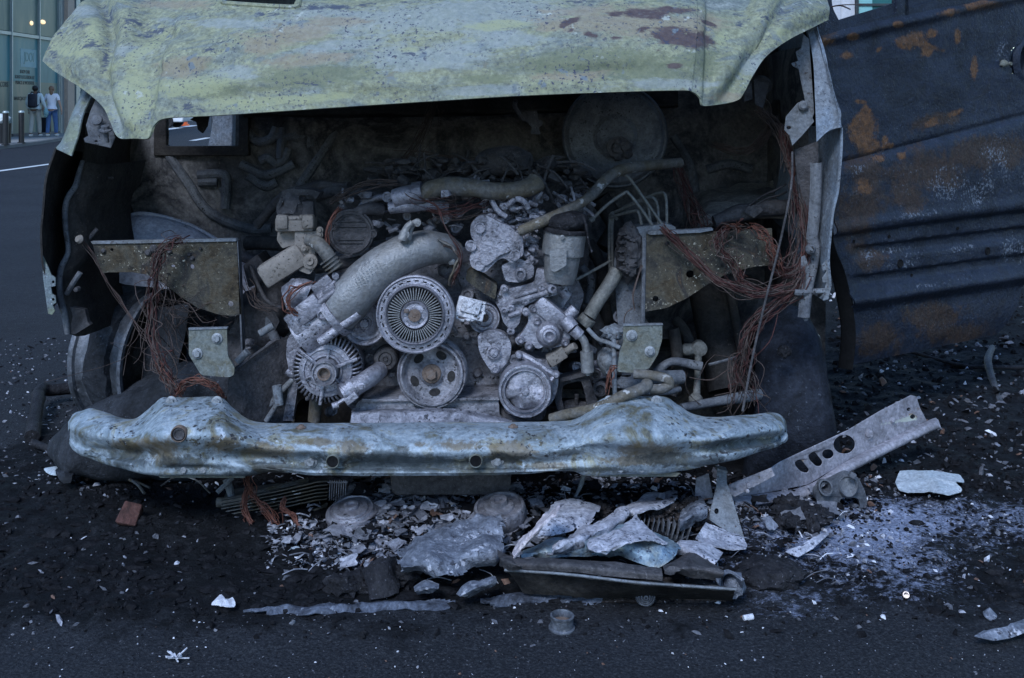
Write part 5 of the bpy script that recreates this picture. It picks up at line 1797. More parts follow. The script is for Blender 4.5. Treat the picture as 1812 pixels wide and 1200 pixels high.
left_e = [(1448, 40), (1452, 110), (1462, 200), (1470, 300), (1474, 400), (1480, 440), (1496, 480), (1508, 530), (1516, 590), (1511, 655)]
right_e = 1875
mb = MB()
NR, NC = 190, 130
g = []
for i in range(NR + 1):
    t = i / NR
    row = []
    for j in range(NC + 1):
        s = j / NC
        # left edge follows its curve, right edge is the shut line out of the picture
        y0 = 46 - s * 130
        yb = 655 - s * 66 - 45 * sstep(.86, 1.0, s) ** 2
        py = y0 + (yb - y0) * t
        yl = 46 + (655 - 46) * t
        k = 0
        while k < len(left_e) - 2 and left_e[k + 1][1] < yl:
            k += 1
        w = (yl - left_e[k][1]) / (left_e[k + 1][1] - left_e[k][1])
        xl = left_e[k][0] + (left_e[k + 1][0] - left_e[k][0]) * max(0, min(1, w))
        xr = right_e - 62 * sstep(.6, 1.0, t) ** 2
        px = xl + (xr - xl) * s
        p = door_pt(px, py) + dn * door_off(px, py)
        row.append(p)
    g.append(row)
DH = [(1597, 467, 6, 6), (1753, 445, 6, 6), (1515, 428, 2.4, 2.4), (1577, 419, 2.4, 2.4), (1699, 405, 2.4, 2.4), (1625, 489, 2.2, 2.2)]


def door_skip(c, u, v):
    x, y = pix(c)
    if (x - 1822) ** 2 + (y - 108) ** 2 * 1.0 < 36 ** 2:
        return True
    return False


mb.sheet(g, .004, None, door_skip)
door = mb.build('front_door', 'door', van, smooth=50, paint={
    'rust': spots([(1525, 228, 24, 32, 10), (1535, 255, 30, 14, 25), (1530, 205, 8, 18, 10), (1520, 180, 12, 5), (1602, 75, 14, 12), (1622, 70, 20, 12, 15), (1640, 92, 14, 10, -50), (1635, 78, 30, 5, 20), (1650, 60, 12, 9), (1497, 98, 12, 9), (1461, 75, 14, 8), (1508, 65, 10, 7), (1589, 44, 9, 6), (1680, 22, 18, 7, -10), (1720, 12, 12, 6),
                   (1740, 6, 18, 6), (1695, 65, 5, 15), (1724, 120, 6, 22, 5), (1572, 258, 14, 6), (1566, 248, 5, 8), (1650, 218, 14, 8, -20), (1690, 200, 14, 5, -20), (1528, 330, 12, 14), (1558, 280, 12, 7), (1463, 45, 8, 12), (1596, 276, 10, 7), (1555, 88, 6, 4, -40)]),
    'grit': spots([(1700, 330, 130, 44, -8), (1620, 380, 130, 12, -8), (1780, 290, 60, 50), (1575, 470, 60, 12, -6), (1560, 445, 60, 10, -8), (1700, 440, 110, 12, -8), (1770, 80, 16, 50), (1640, 505, 80, 8, -8), (1790, 440, 40, 40), (1600, 540, 60, 10), (1520, 300, 20, 12), (1585, 225, 10, 8), (1785, 590, 14, 40, 20), (1680, 300, 80, 20)]),
    'brown': spots([(1640, 300, 80, 40, -8), (1520, 370, 40, 50), (1600, 345, 40, 30), (1500, 400, 30, 14), (1740, 270, 90, 30, -8), (1655, 215, 50, 14, -12), (1530, 300, 30, 40), (1560, 600, 40, 30), (1650, 560, 60, 24), (1540, 460, 30, 20), (1690, 590, 60, 20), (1460, 70, 20, 20), (1735, 10, 40, 8), (1512, 440, 24, 10)])})
for x, y, rx, ry in DH:
    mb = MB()
    c = door_pt(x, y) + dn * (door_off(x, y) + .0015)
    r_ = rx * .00175
    mb.lathe(c, dn, [(.0001, -.0005), (r_ * .85, -.0005), (r_, .001), (r_ * 1.25, .001), (r_ * 1.3, -.003)], 16)
    mb.build('clip_hole_shade', 'hole', door)  # flat black disc painting the shade of an uncut hole
mb = MB()
c = door_pt(1822, 108) + dn * .0
r_ = .064
mb.lathe(c, dn, [(.0001, -.05), (r_ * .7, -.05), (r_ * .95, -.03), (r_ * 1.0, -.006), (r_ * 1.03, .006), (r_ * 1.09, .006), (r_ * 1.2, .003), (r_ * 1.4, -.006)], 40)
mb.build('handle_recess', 'door', door)
mb = MB()
mb.blob(door_pt(1772, 113) + dn * .008, (.014, .01, .012), .35, 3, 2)
mb.lathe(door_pt(1781, 113) + dn * .01, dn, [(.0001, 0), (.006, 0), (.006, .008), (.0001, .008)], 10)
mb.build('handle_pivot', 'bracket', door)
# window frame: sill, posts and rails as real sections
mb = MB()
def dtube(pts, r, off=0.0):
    mb.tube([door_pt(x, y) + dn * off for x, y in pts], r, 10, 4)
outer = [(1449, 60), (1450, 20), (1452, -40), (1458, -160), (1475, -300)]
dtube(outer, .016, -.01)
dtube([(1475, -300), (1600, -345), (1750, -380), (1890, -400)], .022, -.01)
dtube([(1597, 34), (1596, 0), (1600, -60), (1606, -160), (1612, -330)], .015, -.01)
dtube([(1892, -400), (1900, -200), (1906, -70)], .022, -.01)
mb.build('window_frame', 'door', door, smooth=60)
# panel below/around the quarter light with its rounded opening
def ring_plate(outer, hole, t, off):
    m2 = MB()
    loops = [outer, hole]
    flat = outer + hole
    tri = tessellate_polygon([[V((x, -y, 0)) for x, y in L] for L in loops])
    n = len(flat)
    a = [door_pt(x, y) + dn * off for x, y in flat]
    b = [p - dn * t for p in a]
    fs = [tuple(f) for f in tri] + [tuple(i + n for i in f[::-1]) for f in tri]
    o = 0
    for L in loops:
        m_ = len(L)
        for i in range(m_):
            i0, i1 = o + i, o + (i + 1) % m_
            fs.append((i0, i1, i1 + n, i0 + n))
        o += m_
    m2.add(a + b, fs)
    return m2
m2 = ring_plate([(1446, 74), (1447, -60), (1460, -240), (1600, -320), (1606, 0), (1604, 44)], roundpoly([(1467, -30), (1470, 14), (1484, 41), (1500, 41), (1584, 26), (1586, -40), (1588, -290), (1480, -230)], 10, 5), .02, .006)
m2.build('quarter_light_panel', 'door', door, smooth=40)
m2 = ring_plate([(1598, 46), (1602, -320), (1700, -350), (1890, -395), (1912, -60)], roundpoly([(1604, 16), (1612, -300), (1880, -370), (1890, -66), (1720, -18), (1650, 2)], 8, 4), .02, .006)
m2.build('window_surround', 'door', door, smooth=40)
mb = MB()
mb.tube([door_pt(1470, 12), door_pt(1478, 11) + dn * .02, door_pt(1490, 18) + dn * .03], .0022, 6, 3)
mb.tube([door_pt(1466, 13), door_pt(1476, 10) + dn * .02, door_pt(1515, 9) + dn * .02], .0016, 6, 3)
mb.build('loose_wire', 'wiredark', door)
# inner skin of the door, seen as the dark curved edge at left
mb = MB()
a = [door_pt(x, y) for x, y in left_e]
mb.surf([[p + dn * -.004 for p in a], [p - dn * .03 - du * .012 for p in a], [p - dn * .05 - du * .008 for p in a], [p - dn * .055 + du * .06 for p in a]], 4, 4, .004)
mb.build('door_edge', 'hole', door, smooth=60)
for z in (.62, 1.0):
    mb = MB()
    mb.box((.86, 3.42, z), (.14, .10, .10), bev=.02)
    mb.build('hinge', 'soot', door)

# ================================================================== engine (part of the van) and everything bolted to it
mb = MB()
# timing cover / block face
poly = [(560, 470), (640, 440), (760, 420), (830, 440), (1010, 470), (1035, 520), (1010, 600), (985, 660), (962, 745), (640, 745), (600, 700), (540, 600)]
mb.plate(roundpoly(poly, 12), 3.02, .5)
mb.plate(roundpoly([(690, 560), (880, 540), (900, 640), (890, 742), (650, 742), (640, 650)], 14), 2.985, .05)
mb.plate(roundpoly([(800, 470), (960, 440), (1010, 520), (960, 590), (860, 600)], 12), 2.97, .06)
for (x, y, r_) in ((690, 600, 6), (826, 595, 6), (845, 660, 7), (850, 690, 6), (836, 700, 5), (680, 690, 7), (668, 700, 5), (705, 735, 6), (850, 690, 5), (820, 560, 6), (900, 640, 6), (845, 715, 5)):
    mb.lathe(P(x, y, 2.98), CAMDIR, [(pr(r_ * 1.3, 2.98), -.01), (pr(r_ * 1.2, 2.98), .006), (pr(r_ * .7, 2.98), .012), (.0001, .012)], 14)
mb.plate([(780, 590), (845, 586), (846, 596), (782, 598)], 2.975, .02)
engine = mb.build('engine', 'engine', van, smooth=40, bevel=.003)


def sub(name, mb, mat, **k):
    return mb.build(name, mat, engine, **k)


# viscous fan coupling with its ring of cooling ribs
Y = 2.80
c = P(735, 556, Y)
n = V((-.02, -1, .03)).normalized()
s = Y / FPX
mb = MB()
mb.lathe(c, n, [(.0001, .020), (10 * s, .021), (11.5 * s, .019), (12 * s, .014), (19 * s, .013), (23 * s, .016), (25 * s, .012), (27 * s, .002), (46 * s, .002), (49 * s, .012), (51 * s, .016), (53 * s, .012), (54 * s, .008), (64 * s, .006), (66.5 * s, .010), (69 * s, .008), (70 * s, -.004), (66 * s, -.030), (40 * s, -.034)], 72)
mb.jitter(.0006, 40)
fan = sub('fan_coupling', mb, 'alu', smooth=32)
mb = MB()
u_, w_, n_ = frame(n)
for k in range(54):
    a = 2 * math.pi * k / 54
    e = u_ * math.cos(a) + w_ * math.sin(a)
    t_ = w_ * math.cos(a) - u_ * math.sin(a)
    rot = Matrix((e, t_, n_)).transposed()
    mb.box(c + e * 37 * s + n_ * .009, (21 * s, 1.55 * s, .014), rot)
mb.mat(1).lathe(c, n, [(26.5 * s, .0035), (47 * s, .0035)], 60)  # black ring painted as the shade between the ribs
sub('cooling_ribs', mb, ['alupipe', 'hole'])
mb = MB()
for k in range(26):
    a = 2 * math.pi * (k + .3) / 26
    e = u_ * math.cos(a) + w_ * math.sin(a)
    t_ = w_ * math.cos(a) - u_ * math.sin(a)
    mb.box(c + e * 59.5 * s + n_ * .0072, (2.2 * s, 7 * s, .0016), Matrix((e, t_, n_)).transposed())  # thin black boxes on the rim paint the shade of slots
sub('rim_slot_shade', mb, 'hole')
mb = MB()
mb.lathe(c + n * .0195, n, [(.0001, .004), (3 * s, .004), (3.5 * s, .002), (11 * s, .0018), (11.2 * s, 0)], 24)
mb.box(c + V((-.020, -.024, .012)), (.012, .006, .010), bev=.002)
sub('coupling_hub', mb, 'rusthub')

# crankshaft pulley
Y = 2.845
s = Y / FPX
c = P(764, 661, Y)
n = V((-.03, -1, .03)).normalized()
mb = MB()
mb.lathe(c, n, [(.0001, .0), (16 * s, .0), (20 * s, -.004), (24 * s, -.010), (44 * s, -.010), (48 * s, -.004), (50 * s, .010), (52.5 * s, .014), (55.5 * s, .013), (57 * s, .004), (58 * s, .006), (60 * s, .008), (61.5 * s, .004), (61 * s, -.004), (59 * s, -.008), (61 * s, -.012), (59 * s, -.016), (61 * s, -.020), (59 * s, -.024), (61 * s, -.028), (62 * s, -.04), (30 * s, -.045)], 72)
crank = sub('crank_pulley', mb, 'engine', smooth=32)
u_, w_, n_ = frame(n)
for k in range(5):
    mb = MB()
    a = 2 * math.pi * (k + .12) / 5 + .3
    e = u_ * math.cos(a) + w_ * math.sin(a)
    t_ = w_ * math.cos(a) - u_ * math.sin(a)
    vs = []
    cc_ = c + e * 34.5 * s - n_ * .0085
    for j in range(18):
        b_ = 2 * math.pi * j / 18
        vs.append(cc_ + e * math.cos(b_) * 7 * s + t_ * math.sin(b_) * 10 * s)
    vs += [v - n_ * .002 for v in vs]
    mb.add(vs, [tuple(range(18))] + [(i, i + 18, (i + 1) % 18 + 18, (i + 1) % 18) for i in range(18)])
    sub('spoke_opening_shade', mb, 'soot')  # dark oval laid on the web, painting the shade of an opening
mb = MB()
mb.lathe(c, n, [(17 * s, -.004), (17 * s, .006), (15 * s, .009), (13 * s, .009)], 28)
mb.bolt(c + n * .006, n, 10.5 * s, .012)
sub('crank_bolt', mb, 'rusthub')

# alternator
Y = 2.83
s = Y / FPX
c = P(577, 655, Y)
n = V((.04, -1, .02)).normalized()
u_, w_, n_ = frame(n)
mb = MB()
mb.lathe(c, n, [(24 * s, .008), (26 * s, .012), (29 * s, .012), (30 * s, .006), (33 * s, .006), (37 * s, .006), (38 * s, .010), (46 * s, .008), (48 * s, .002)], 56)
mb.lathe(c, n, [(61 * s, -.030), (60 * s, -.034), (62 * s, -.036), (63 * s, -.07), (50 * s, -.08)], 56)
for k in range(46):
    a = 2 * math.pi * k / 46
    e = u_ * math.cos(a) + w_ * math.sin(a)
    t_ = w_ * math.cos(a) - u_ * math.sin(a)
    mb.tube([c + e * 45 * s + n_ * .004, c + (e + t_ * .03) * 53 * s, c + (e + t_ * .05) * 59.5 * s - n_ * .010, c + (e + t_ * .055) * 61 * s - n_ * .032], [1.9 * s, 1.8 * s, 2.0 * s, 2 * s], 6, 2)
for k in range(6):
    a = 2 * math.pi * (k + .35) / 6
    e = u_ * math.cos(a) + w_ * math.sin(a)
    t_ = w_ * math.cos(a) - u_ * math.sin(a)
    if k % 2:
        mb.box(c + e * 40 * s + n_ * .012, (40 * s, 6 * s, .012), Matrix((e, t_, n_)).transposed(), bev=.002)
        mb.box(c + e * 42 * s + n_ * .0185, (18 * s, 2 * s, .003), Matrix((e, t_, n_)).transposed())
    else:
        mb.box(c + e * 30 * s + n_ * .008, (18 * s, 5 * s, .012), Matrix((e, t_, n_)).transposed(), bev=.002)
alt = sub('alternator', mb, 'alu', smooth=40)
mb = MB()
mb.lathe(c - n * .012, n, [(.0001, 0), (58 * s, 0), (58 * s, -.02)], 40)
sub('alternator_core', mb, 'soot')
mb = MB()
mb.lathe(c, n, [(.0001, .012), (8 * s, .014), (8.5 * s, .042), (11.5 * s, .046), (12.5 * s, .045), (13 * s, .041), (18 * s, .040), (19.5 * s, .046), (21.5 * s, .046), (22 * s, .040), (21 * s, .036), (22 * s, .032), (21 * s, .028), (22 * s, .024), (21 * s, .02), (23 * s, .01), (24 * s, -.01)], 44)
sub('alternator_pulley', mb, 'engine', smooth=30)
mb = MB()
mb.lathe(c + n * .030, n, [(.0001, 0), (8.2 * s, 0), (8.6 * s, .013), (11.4 * s, .0165), (11.6 * s, .012)], 24)
sub('pulley_bore', mb, 'rusthub')

# guide pulley (plain dish), small dark pulley, water pump side pulley
Y = 2.92
s = Y / FPX
mb = MB()
c = P(645, 572, 2.86)
mb.lathe(c, (.03, -1, .02), [(.0001, .008), (7 * s, .008), (8 * s, .006), (8.5 * s, .0), (11 * s, -.001), (12 * s, -.004), (26 * s, -.010), (30 * s, -.008), (33 * s, -.001), (37 * s, .003), (39 * s, .001), (39 * s, -.03), (20 * s, -.034)], 48)
sub('guide_pulley', mb, 'alu', smooth=30)
mb = MB()
c = P(683, 635, 2.9)
mb.lathe(c, (.02, -1, .02), [(.0001, .006), (4 * s, .006), (5 * s, .010), (10 * s, .010), (12 * s, .006), (13 * s, .012), (18 * s, .011), (21 * s, .006), (22 * s, -.004), (22 * s, -.03)], 36, wob=.0012)
mb.bolt(c + V((0, -.006, 0)), CAMDIR, .0065)
sub('tensioner_pulley', mb, 'dark', smooth=30)
mb = MB()
c = P(857, 562, 2.9)
mb.lathe(c, (-.02, -1, .03), [(.0001, -.002), (7 * s, -.003), (8 * s, .001), (14 * s, .001), (15.5 * s, .004), (17 * s, .0), (22 * s, .0), (25 * s, .006), (27 * s, .006), (28 * s, .002), (28 * s, -.03)], 44)
sub('coolant_pulley', mb, 'alu', smooth=30)
mb = MB()
mb.lathe(c, (-.02, -1, .03), [(.0001, .004), (6.5 * s, .003), (7.5 * s, -.001)], 20)
sub('pulley_hub', mb, 'rusthub')
# ash-caked square cap lying over that pulley
mb = MB()
rot = Matrix.Rotation(R(14), 3, 'Y') @ Matrix.Rotation(R(-12), 3, 'X')
mb.box(P(833, 546, 2.855), (.072, .03, .050), rot, bev=.004)
mb.box(P(833, 543, 2.838), (.050, .012, .034), rot, bev=.003)
mb.tube(px3([(806, 555, 2.845), (812, 566, 2.84), (836, 566, 2.84), (858, 554, 2.845)]), .004, 8, 3)
mb.jitter(.003, 60)
sub('ash_covered_cap', mb, 'ash', smooth=40)
# stub hose left of the crank pulley with clamp
mb = MB()
mb.tube(px3([(672, 655, 2.88), (655, 668, 2.83), (628, 685, 2.80), (606, 698, 2.79)]), [.022, .0235, .0225, .022], 18, 4)
mb.tube(px3([(626, 684, 2.80), (618, 689, 2.797)]), .0255, 18, 1)
mb.tube(px3([(612, 693, 2.795), (606, 697, 2.79)]), .0255, 18, 1)
mb.bolt(P(640, 684, 2.775), CAMDIR, .006)
mb.box(P(622, 704, 2.78), (.034, .02, .018), Matrix.Rotation(R(-38), 3, 'Y'), bev=.002)
mb.tube(px3([(598, 716, 2.80), (588, 720, 2.795)]), .009, 10, 1)
mb.tube(px3([(620, 700, 2.8), (590, 719, 2.795)]), .005, 8, 1)
sub('coolant_stub', mb, 'alu', smooth=40)
# air-conditioning compressor with half-melted clutch plate
Y = 2.83
s = Y / FPX
c = P(929, 692, Y)
n = V((-.05, -1, .03)).normalized()
mb = MB()
mb.lathe(c, n, [(34 * s, -.004), (36 * s, .004), (37.5 * s, .004), (38 * s, -.002), (41 * s, -.002), (42 * s, .006), (46 * s, .006), (47.5 * s, .0), (47 * s, -.006), (48 * s, -.010), (47 * s, -.014), (48 * s, -.02), (49 * s, -.05), (30 * s, -.055)], 60, wob=.0012)
comp = sub('air_compressor', mb, 'alu', smooth=32)
mb = MB()
mb.lathe(c, n, [(.0001, .003), (5 * s, .003), (6 * s, -.002), (12 * s, .0), (20 * s, -.003), (30 * s, -.002), (35 * s, -.006)], 60, wob=.010)
mb.jitter(.004, 90)
mb.lathe(c + n * .002, n, [(.0001, .004), (7 * s, .004), (8 * s, -.004)], 16)
sub('clutch_plate', mb, 'alu', smooth=60)
mb = MB()
mb.plate(roundpoly([(886, 640), (925, 632), (985, 640), (990, 670), (984, 700), (972, 720), (900, 742), (882, 700)], 12), 2.89, .10)
mb.tube(px3([(918, 626, 2.88), (940, 636, 2.87), (960, 650, 2.865), (982, 664, 2.865)]), .009, 8, 3)
mb.tube(px3([(930, 648, 2.87), (955, 668, 2.862), (970, 676, 2.862), (982, 664, 2.865)]), .007, 8, 3)
for x, y in ((939, 651), (918, 628), (984, 663), (962, 676)):
    mb.lathe(P(x, y, 2.865), CAMDIR, [(.010, -.006), (.010, .004), (.006, .010), (.0001, .010)], 12)
sub('compressor_housing', mb, 'alu', smooth=40, bevel=.002)
mb = MB()
mb.tube(px3([(884, 722, 2.9), (895, 738, 2.88), (930, 750, 2.86)]), .010, 8, 3)
sub('compressor_pipe', mb, 'dark')
# tensioner plate with dome
mb = MB()
mb.plate(roundpoly([(844, 592), (870, 583), (896, 590), (906, 612), (902, 636), (884, 658), (872, 660), (862, 648), (848, 624)], 10), 2.87, .03)
mb.lathe(P(874, 624, 2.868), CAMDIR, [(.018, -.002), (.018, .006), (.0145, .009), (.012, .006), (.009, .012), (.0001, .015)], 24)
mb.lathe(P(876, 653, 2.868), CAMDIR, [(.012, -.002), (.012, .004), (.007, .009), (.004, .006), (.0001, .006)], 16)
mb.lathe(P(910, 636, 2.88), CAMDIR, [(.013, -.006), (.013, .004), (.006, .005), (.005, .0), (.0001, .0)], 16)
mb.jitter(.0012, 60)
sub('tensioner_plate', mb, 'ashalu', smooth=40, bevel=.002)
# power steering pump: irregular bracket, round snout, stub
mb = MB()
mb.plate(roundpoly([(935, 540), (950, 538), (958, 552), (990, 560), (1004, 580), (1010, 598), (996, 612), (980, 616), (966, 612), (950, 618), (940, 606), (926, 604), (916, 612), (910, 600), (922, 592), (935, 572)], 6), 2.87, .03)
mb.lathe(P(972, 591, 2.868), CAMDIR, [(.034, -.002), (.034, .004), (.028, .012), (.026, .018), (.019, .022), (.017, .03), (.013, .032), (.011, .030), (.007, .02), (.0001, .018)], 32)
for x, y in ((921, 601), (945, 546), (950, 568), (1000, 606), (936, 612)):
    mb.lathe(P(x, y, 2.87), CAMDIR, [(.011, -.006), (.011, .006), (.006, .012), (.003, .008), (.0001, .008)], 14)
mb.box(P(975, 552, 2.90), (.10, .08, .045), Matrix.Rotation(R(40), 3, 'Y'), bev=.008)
mb.cyl(P(1004, 560, 2.87), P(1018, 546, 2.87), .014)
mb.tube(px3([(1000, 566, 2.86), (1014, 582, 2.85)]), .019, 14, 1)
mb.tube(px3([(1014, 582, 2.85), (1026, 594, 2.85)]), .015, 14, 1)
mb.jitter(.001, 50)
sub('steering_pump', mb, 'alu', smooth=40, bevel=.0025)
mb = MB()
mb.tube(px3([(1024, 592, 2.85), (1034, 604, 2.85), (1038, 622, 2.85)]), .010, 12, 4)
mb.tube(px3([(1038, 622, 2.85), (1040, 658, 2.85)]), .0165, 16, 1)
mb.tube(px3([(1040, 658, 2.85), (1041, 664, 2.85)]), .007, 10, 1)
sub('pump_hose_fitting', mb, 'alupipe', smooth=40)
mb = MB()
mb.tube(px3([(975, 640, 2.90), (995, 625, 2.88), (1018, 612, 2.86)]), [.016, .012, .010], 12, 3)
mb.box(P(985, 630, 2.88), (.05, .04, .03), Matrix.Rotation(R(-35), 3, 'Y'), bev=.004)
mb.jitter(.002, 50)
sub('oil_sensor', mb, 'warmalu', smooth=40)
# engine mount frame (window-shaped casting)
mb = MB()
mb.plate(roundpoly([(984, 672), (1040, 657), (1050, 690), (1058, 712), (1050, 730), (1046, 735), (990, 738), (982, 710)], 5), 2.93, .05, [roundpoly([(996, 682), (1028, 673), (1036, 700), (1040, 728), (1000, 733), (994, 705)], 6)])
mb.plate([(990, 670), (1048, 655), (1050, 662), (990, 677)], 2.915, .03)
for x, y, r_ in ((1054, 663, .013), (1062, 688, .019)):
    mb.lathe(P(x, y, 2.93), CAMDIR, [(r_, -.01), (r_, .006), (r_ * .6, .008), (r_ * .5, -.004), (.0001, -.004)], 20)
sub('engine_mount', mb, 'dark', smooth=40, bevel=.002)
mb = MB()
for i in range(9):
    mb.lathe(P(1020, 698 + i * 2.3, 2.965), (0, 0, 1), [(.004, -.0012), (.006, 0), (.004, .0012)], 10)
mb.blob(P(1010, 722, 2.98), (.05, .03, .02), .4, 4, 3)
sub('mount_spring', mb, 'dark')
# oil pan
mb = MB()
mb.surf([[P(618, 748, 2.84), P(622, 735, 2.86), P(650, 726, 2.88)], ], 1, 1) if False else None
mb.plate(roundpoly([(636, 708), (660, 704), (882, 702), (884, 736), (905, 748), (618, 752), (622, 730)], 6), 2.86, .3)
mb.plate([(640, 706), (705, 706), (706, 700), (726, 700), (728, 706), (882, 703), (884, 708), (640, 711)], 2.85, .2)
mb.lathe(P(668, 744, 2.845), CAMDIR, [(.022, 0), (.022, .008), (.018, .010), (.016, .004), (.0001, .004)], 28)
mb.mat(1).surf([[P(622, 726, 2.83), P(680, 724, 2.83), (P(760, 722, 2.83)), P(830, 726, 2.83), P(905, 746, 2.83)], [P(622, 732, 2.80), P(680, 730, 2.80), P(760, 728, 2.80), P(830, 734, 2.80), P(905, 750, 2.80)], [P(620, 752, 2.79), P(680, 752, 2.79), P(760, 752, 2.79), P(830, 752, 2.79), P(905, 754, 2.79)]], 6, 4, .01,
        lambda p, u, v, n: p + n * .006 * noise.noise(p * 20))
sub('oil_pan', mb, ['engine', 'ashalu'], smooth=45, bevel=.002)

# intake pipe
mb = MB()
mb.tube(px3([(806, 448, 2.90), (782, 440, 2.88), (748, 440, 2.855), (712, 452, 2.84), (676, 474, 2.83), (646, 500, 2.83), (618, 528, 2.83), (596, 552, 2.84)]), [.030, .040, .046, .050, .053, .056, .058, .058], 26, 6)
mb.tube(px3([(722, 424, 2.80), (726, 406, 2.80), (733, 394, 2.80), (742, 396, 2.80)]), [.010, .008, .008, .009], 10, 4)
mb.tube(px3([(712, 424, 2.79), (720, 404, 2.79), (730, 393, 2.79)]), [.014, .010, .008], 10, 4)
mb.lathe(P(717, 415, 2.785), CAMDIR, [(.011, -.01), (.011, .003), (.006, .004), (.005, -.004), (.0001, -.004)], 16)
mb.lathe(P(738, 394, 2.795), CAMDIR, [(.010, -.01), (.010, .003), (.0001, .004)], 16)
mb.plate(roundpoly([(664, 486), (690, 480), (694, 490), (684, 503), (668, 504), (660, 496)], 4), 2.80, .012)
mb.lathe(P(674, 496, 2.80), CAMDIR, [(.016, -.01), (.016, .003), (.0115, .004), (.0115, .010), (.0001, .012)], 20)
mb.lathe(P(799, 462, 2.87), CAMDIR, [(.011, -.01), (.011, .003), (.006, .006), (.0001, .006)], 6)
# rows of cast lettering-like dashes are only worn ribs
for r_i in range(4):
    for k in range(9):
        if random.random() < .8:
            a = P(626 + k * 5.2 + r_i * 2.5, 491 - k * 3.6 + r_i * 4.8, 2.772 - .001 * r_i)
            mb.box(a, (.003, .003, .0012), Matrix.Rotation(R(-35), 3, 'Y'))
sub('intake_pipe', mb, 'alupipe', smooth=45)
# throttle body with parallel ribs
mb = MB()
d = V((-.79, 0, -.61)).normalized()
pp = V((-d.z, 0, d.x))
rot = Matrix((d, V((0, 1, 0)), -pp)).transposed()
def T(x, y, Y, L, r_, seg=14):
    a = P(x, y, Y)
    mb.tube([a - d * L / 2, a + d * L / 2], r_, seg, 1)
T(566, 570, 2.85, .12, .055, 24)
T(592, 556, 2.835, .018, .062, 24)
T(560, 540, 2.795, .12, .0095)
T(600, 580, 2.795, .12, .012)
T(555, 545, 2.82, .10, .030, 16)
mb.box(P(548, 545, 2.81), (.07, .05, .05), rot, bev=.006)
mb.box(P(530, 566, 2.82), (.05, .05, .06), rot, bev=.006)
mb.lathe(P(571, 557, 2.785), CAMDIR, [(.0135, -.03), (.0135, .004), (.010, .006), (.009, .0), (.0001, .0)], 20)
mb.tube([P(556, 549, 2.80), P(571, 557, 2.79)], .005, 8, 1)
mb.box(P(575, 505, 2.83), (.055, .05, .04), rot, bev=.004)
mb.box(P(583, 512, 2.80), (.035, .02, .012), rot, bev=.002)
mb.lathe(P(594, 488, 2.80), CAMDIR, [(.009, -.02), (.009, .004), (.0001, .005)], 14)
mb.tube(px3([(600, 490, 2.81), (585, 505, 2.805), (575, 512, 2.805)]), .005, 8, 2)
for x, y in ((524, 590), (545, 575), (574, 588)):
    mb.lathe(P(x, y, 2.81), CAMDIR, [(.008, -.02), (.008, .004), (.0001, .006)], 12)
mb.jitter(.0012, 40)
sub('throttle_body', mb, 'alu', smooth=40)
mb = MB()
mb.tube(px3([(515, 525, 2.84), (530, 515, 2.83), (548, 520, 2.83)]), .032, 16, 3)
mb.plate(roundpoly([(498, 520), (515, 492), (538, 500), (552, 515), (530, 545), (508, 550)], 5), 2.86, .05)
mb.jitter(.003, 30)
sub('actuator_motor', mb, 'alu', smooth=40, bevel=.002)
mb = MB()
mb.tube(px3([(546, 424, 2.84), (562, 430, 2.82), (576, 446, 2.81), (588, 464, 2.81), (596, 476, 2.81)]), [.016, .0175, .0175, .0175, .017], 16, 5)
for k in range(4):
    c = P(580, 457, 2.81).lerp(P(592, 474, 2.81), k / 3)
    mb.tube([c, c + V((.0022, 0, -.003))], .024, 20, 1)
sub('breather_pipe', mb, 'hose', smooth=40)
# exhaust recirculation valve: sand-coloured body, dark burnt top
mb = MB()
rot2 = Matrix.Rotation(R(-32), 3, 'Y')
mb.box(P(503, 468, 2.88), (.125, .07, .062), rot2, bev=.012)
mb.box(P(476, 488, 2.875), (.03, .05, .055), rot2, bev=.008)
mb.plate(roundpoly([(522, 408), (565, 410), (560, 432), (556, 455), (560, 470), (548, 486), (526, 478), (522, 440)], 5), 2.855, .03)
mb.plate(roundpoly([(492, 408), (560, 408), (556, 420), (500, 440), (490, 425)], 4), 2.88, .05)
mb.lathe(P(549, 462, 2.85), CAMDIR, [(.019, -.01), (.019, .004), (.011, .006), (.009, .010), (.005, .010), (.0001, .006)], 20)
for x, y in ((538, 440), (566, 416), (566, 408)):
    mb.bolt(P(x, y, 2.85), CAMDIR, .006)
mb.jitter(.0018, 30)
egr = sub('recirculation_valve', mb, 'warmalu', smooth=40, bevel=.002)
mb = MB()
mb.box(P(524, 396, 2.88), (.095, .07, .034), None, bev=.006)
mb.tube([P(494, 388, 2.85), P(554, 386, 2.85)], .007, 8, 1)
mb.box(P(500, 392, 2.85), (.03, .03, .034), None, bev=.006)
mb.box(P(546, 392, 2.85), (.03, .03, .036), None, bev=.006)
mb.bolt(P(533, 384, 2.845), V((0, -.3, 1)), .005)
mb.jitter(.003, 30)
sub('valve_flange', mb, 'warmalu', smooth=40)
mb = MB()
mb.blob(P(520, 366, 2.9), (.035, .035, .045), .35, 2.5, 3, seed=2)
mb.box(P(546, 372, 2.9), (.03, .04, .05), None, bev=.006)
mb.plate([(498, 338), (510, 334), (540, 334), (556, 336), (566, 342), (560, 352), (552, 346), (520, 346), (500, 350)], 2.88, .05)
mb.tube(px3([(500, 348, 2.88), (494, 364, 2.88), (496, 384, 2.88)]), .006, 8, 3)
mb.jitter(.006, 30)
sub('burnt_valve_motor', mb, 'dark', smooth=40)
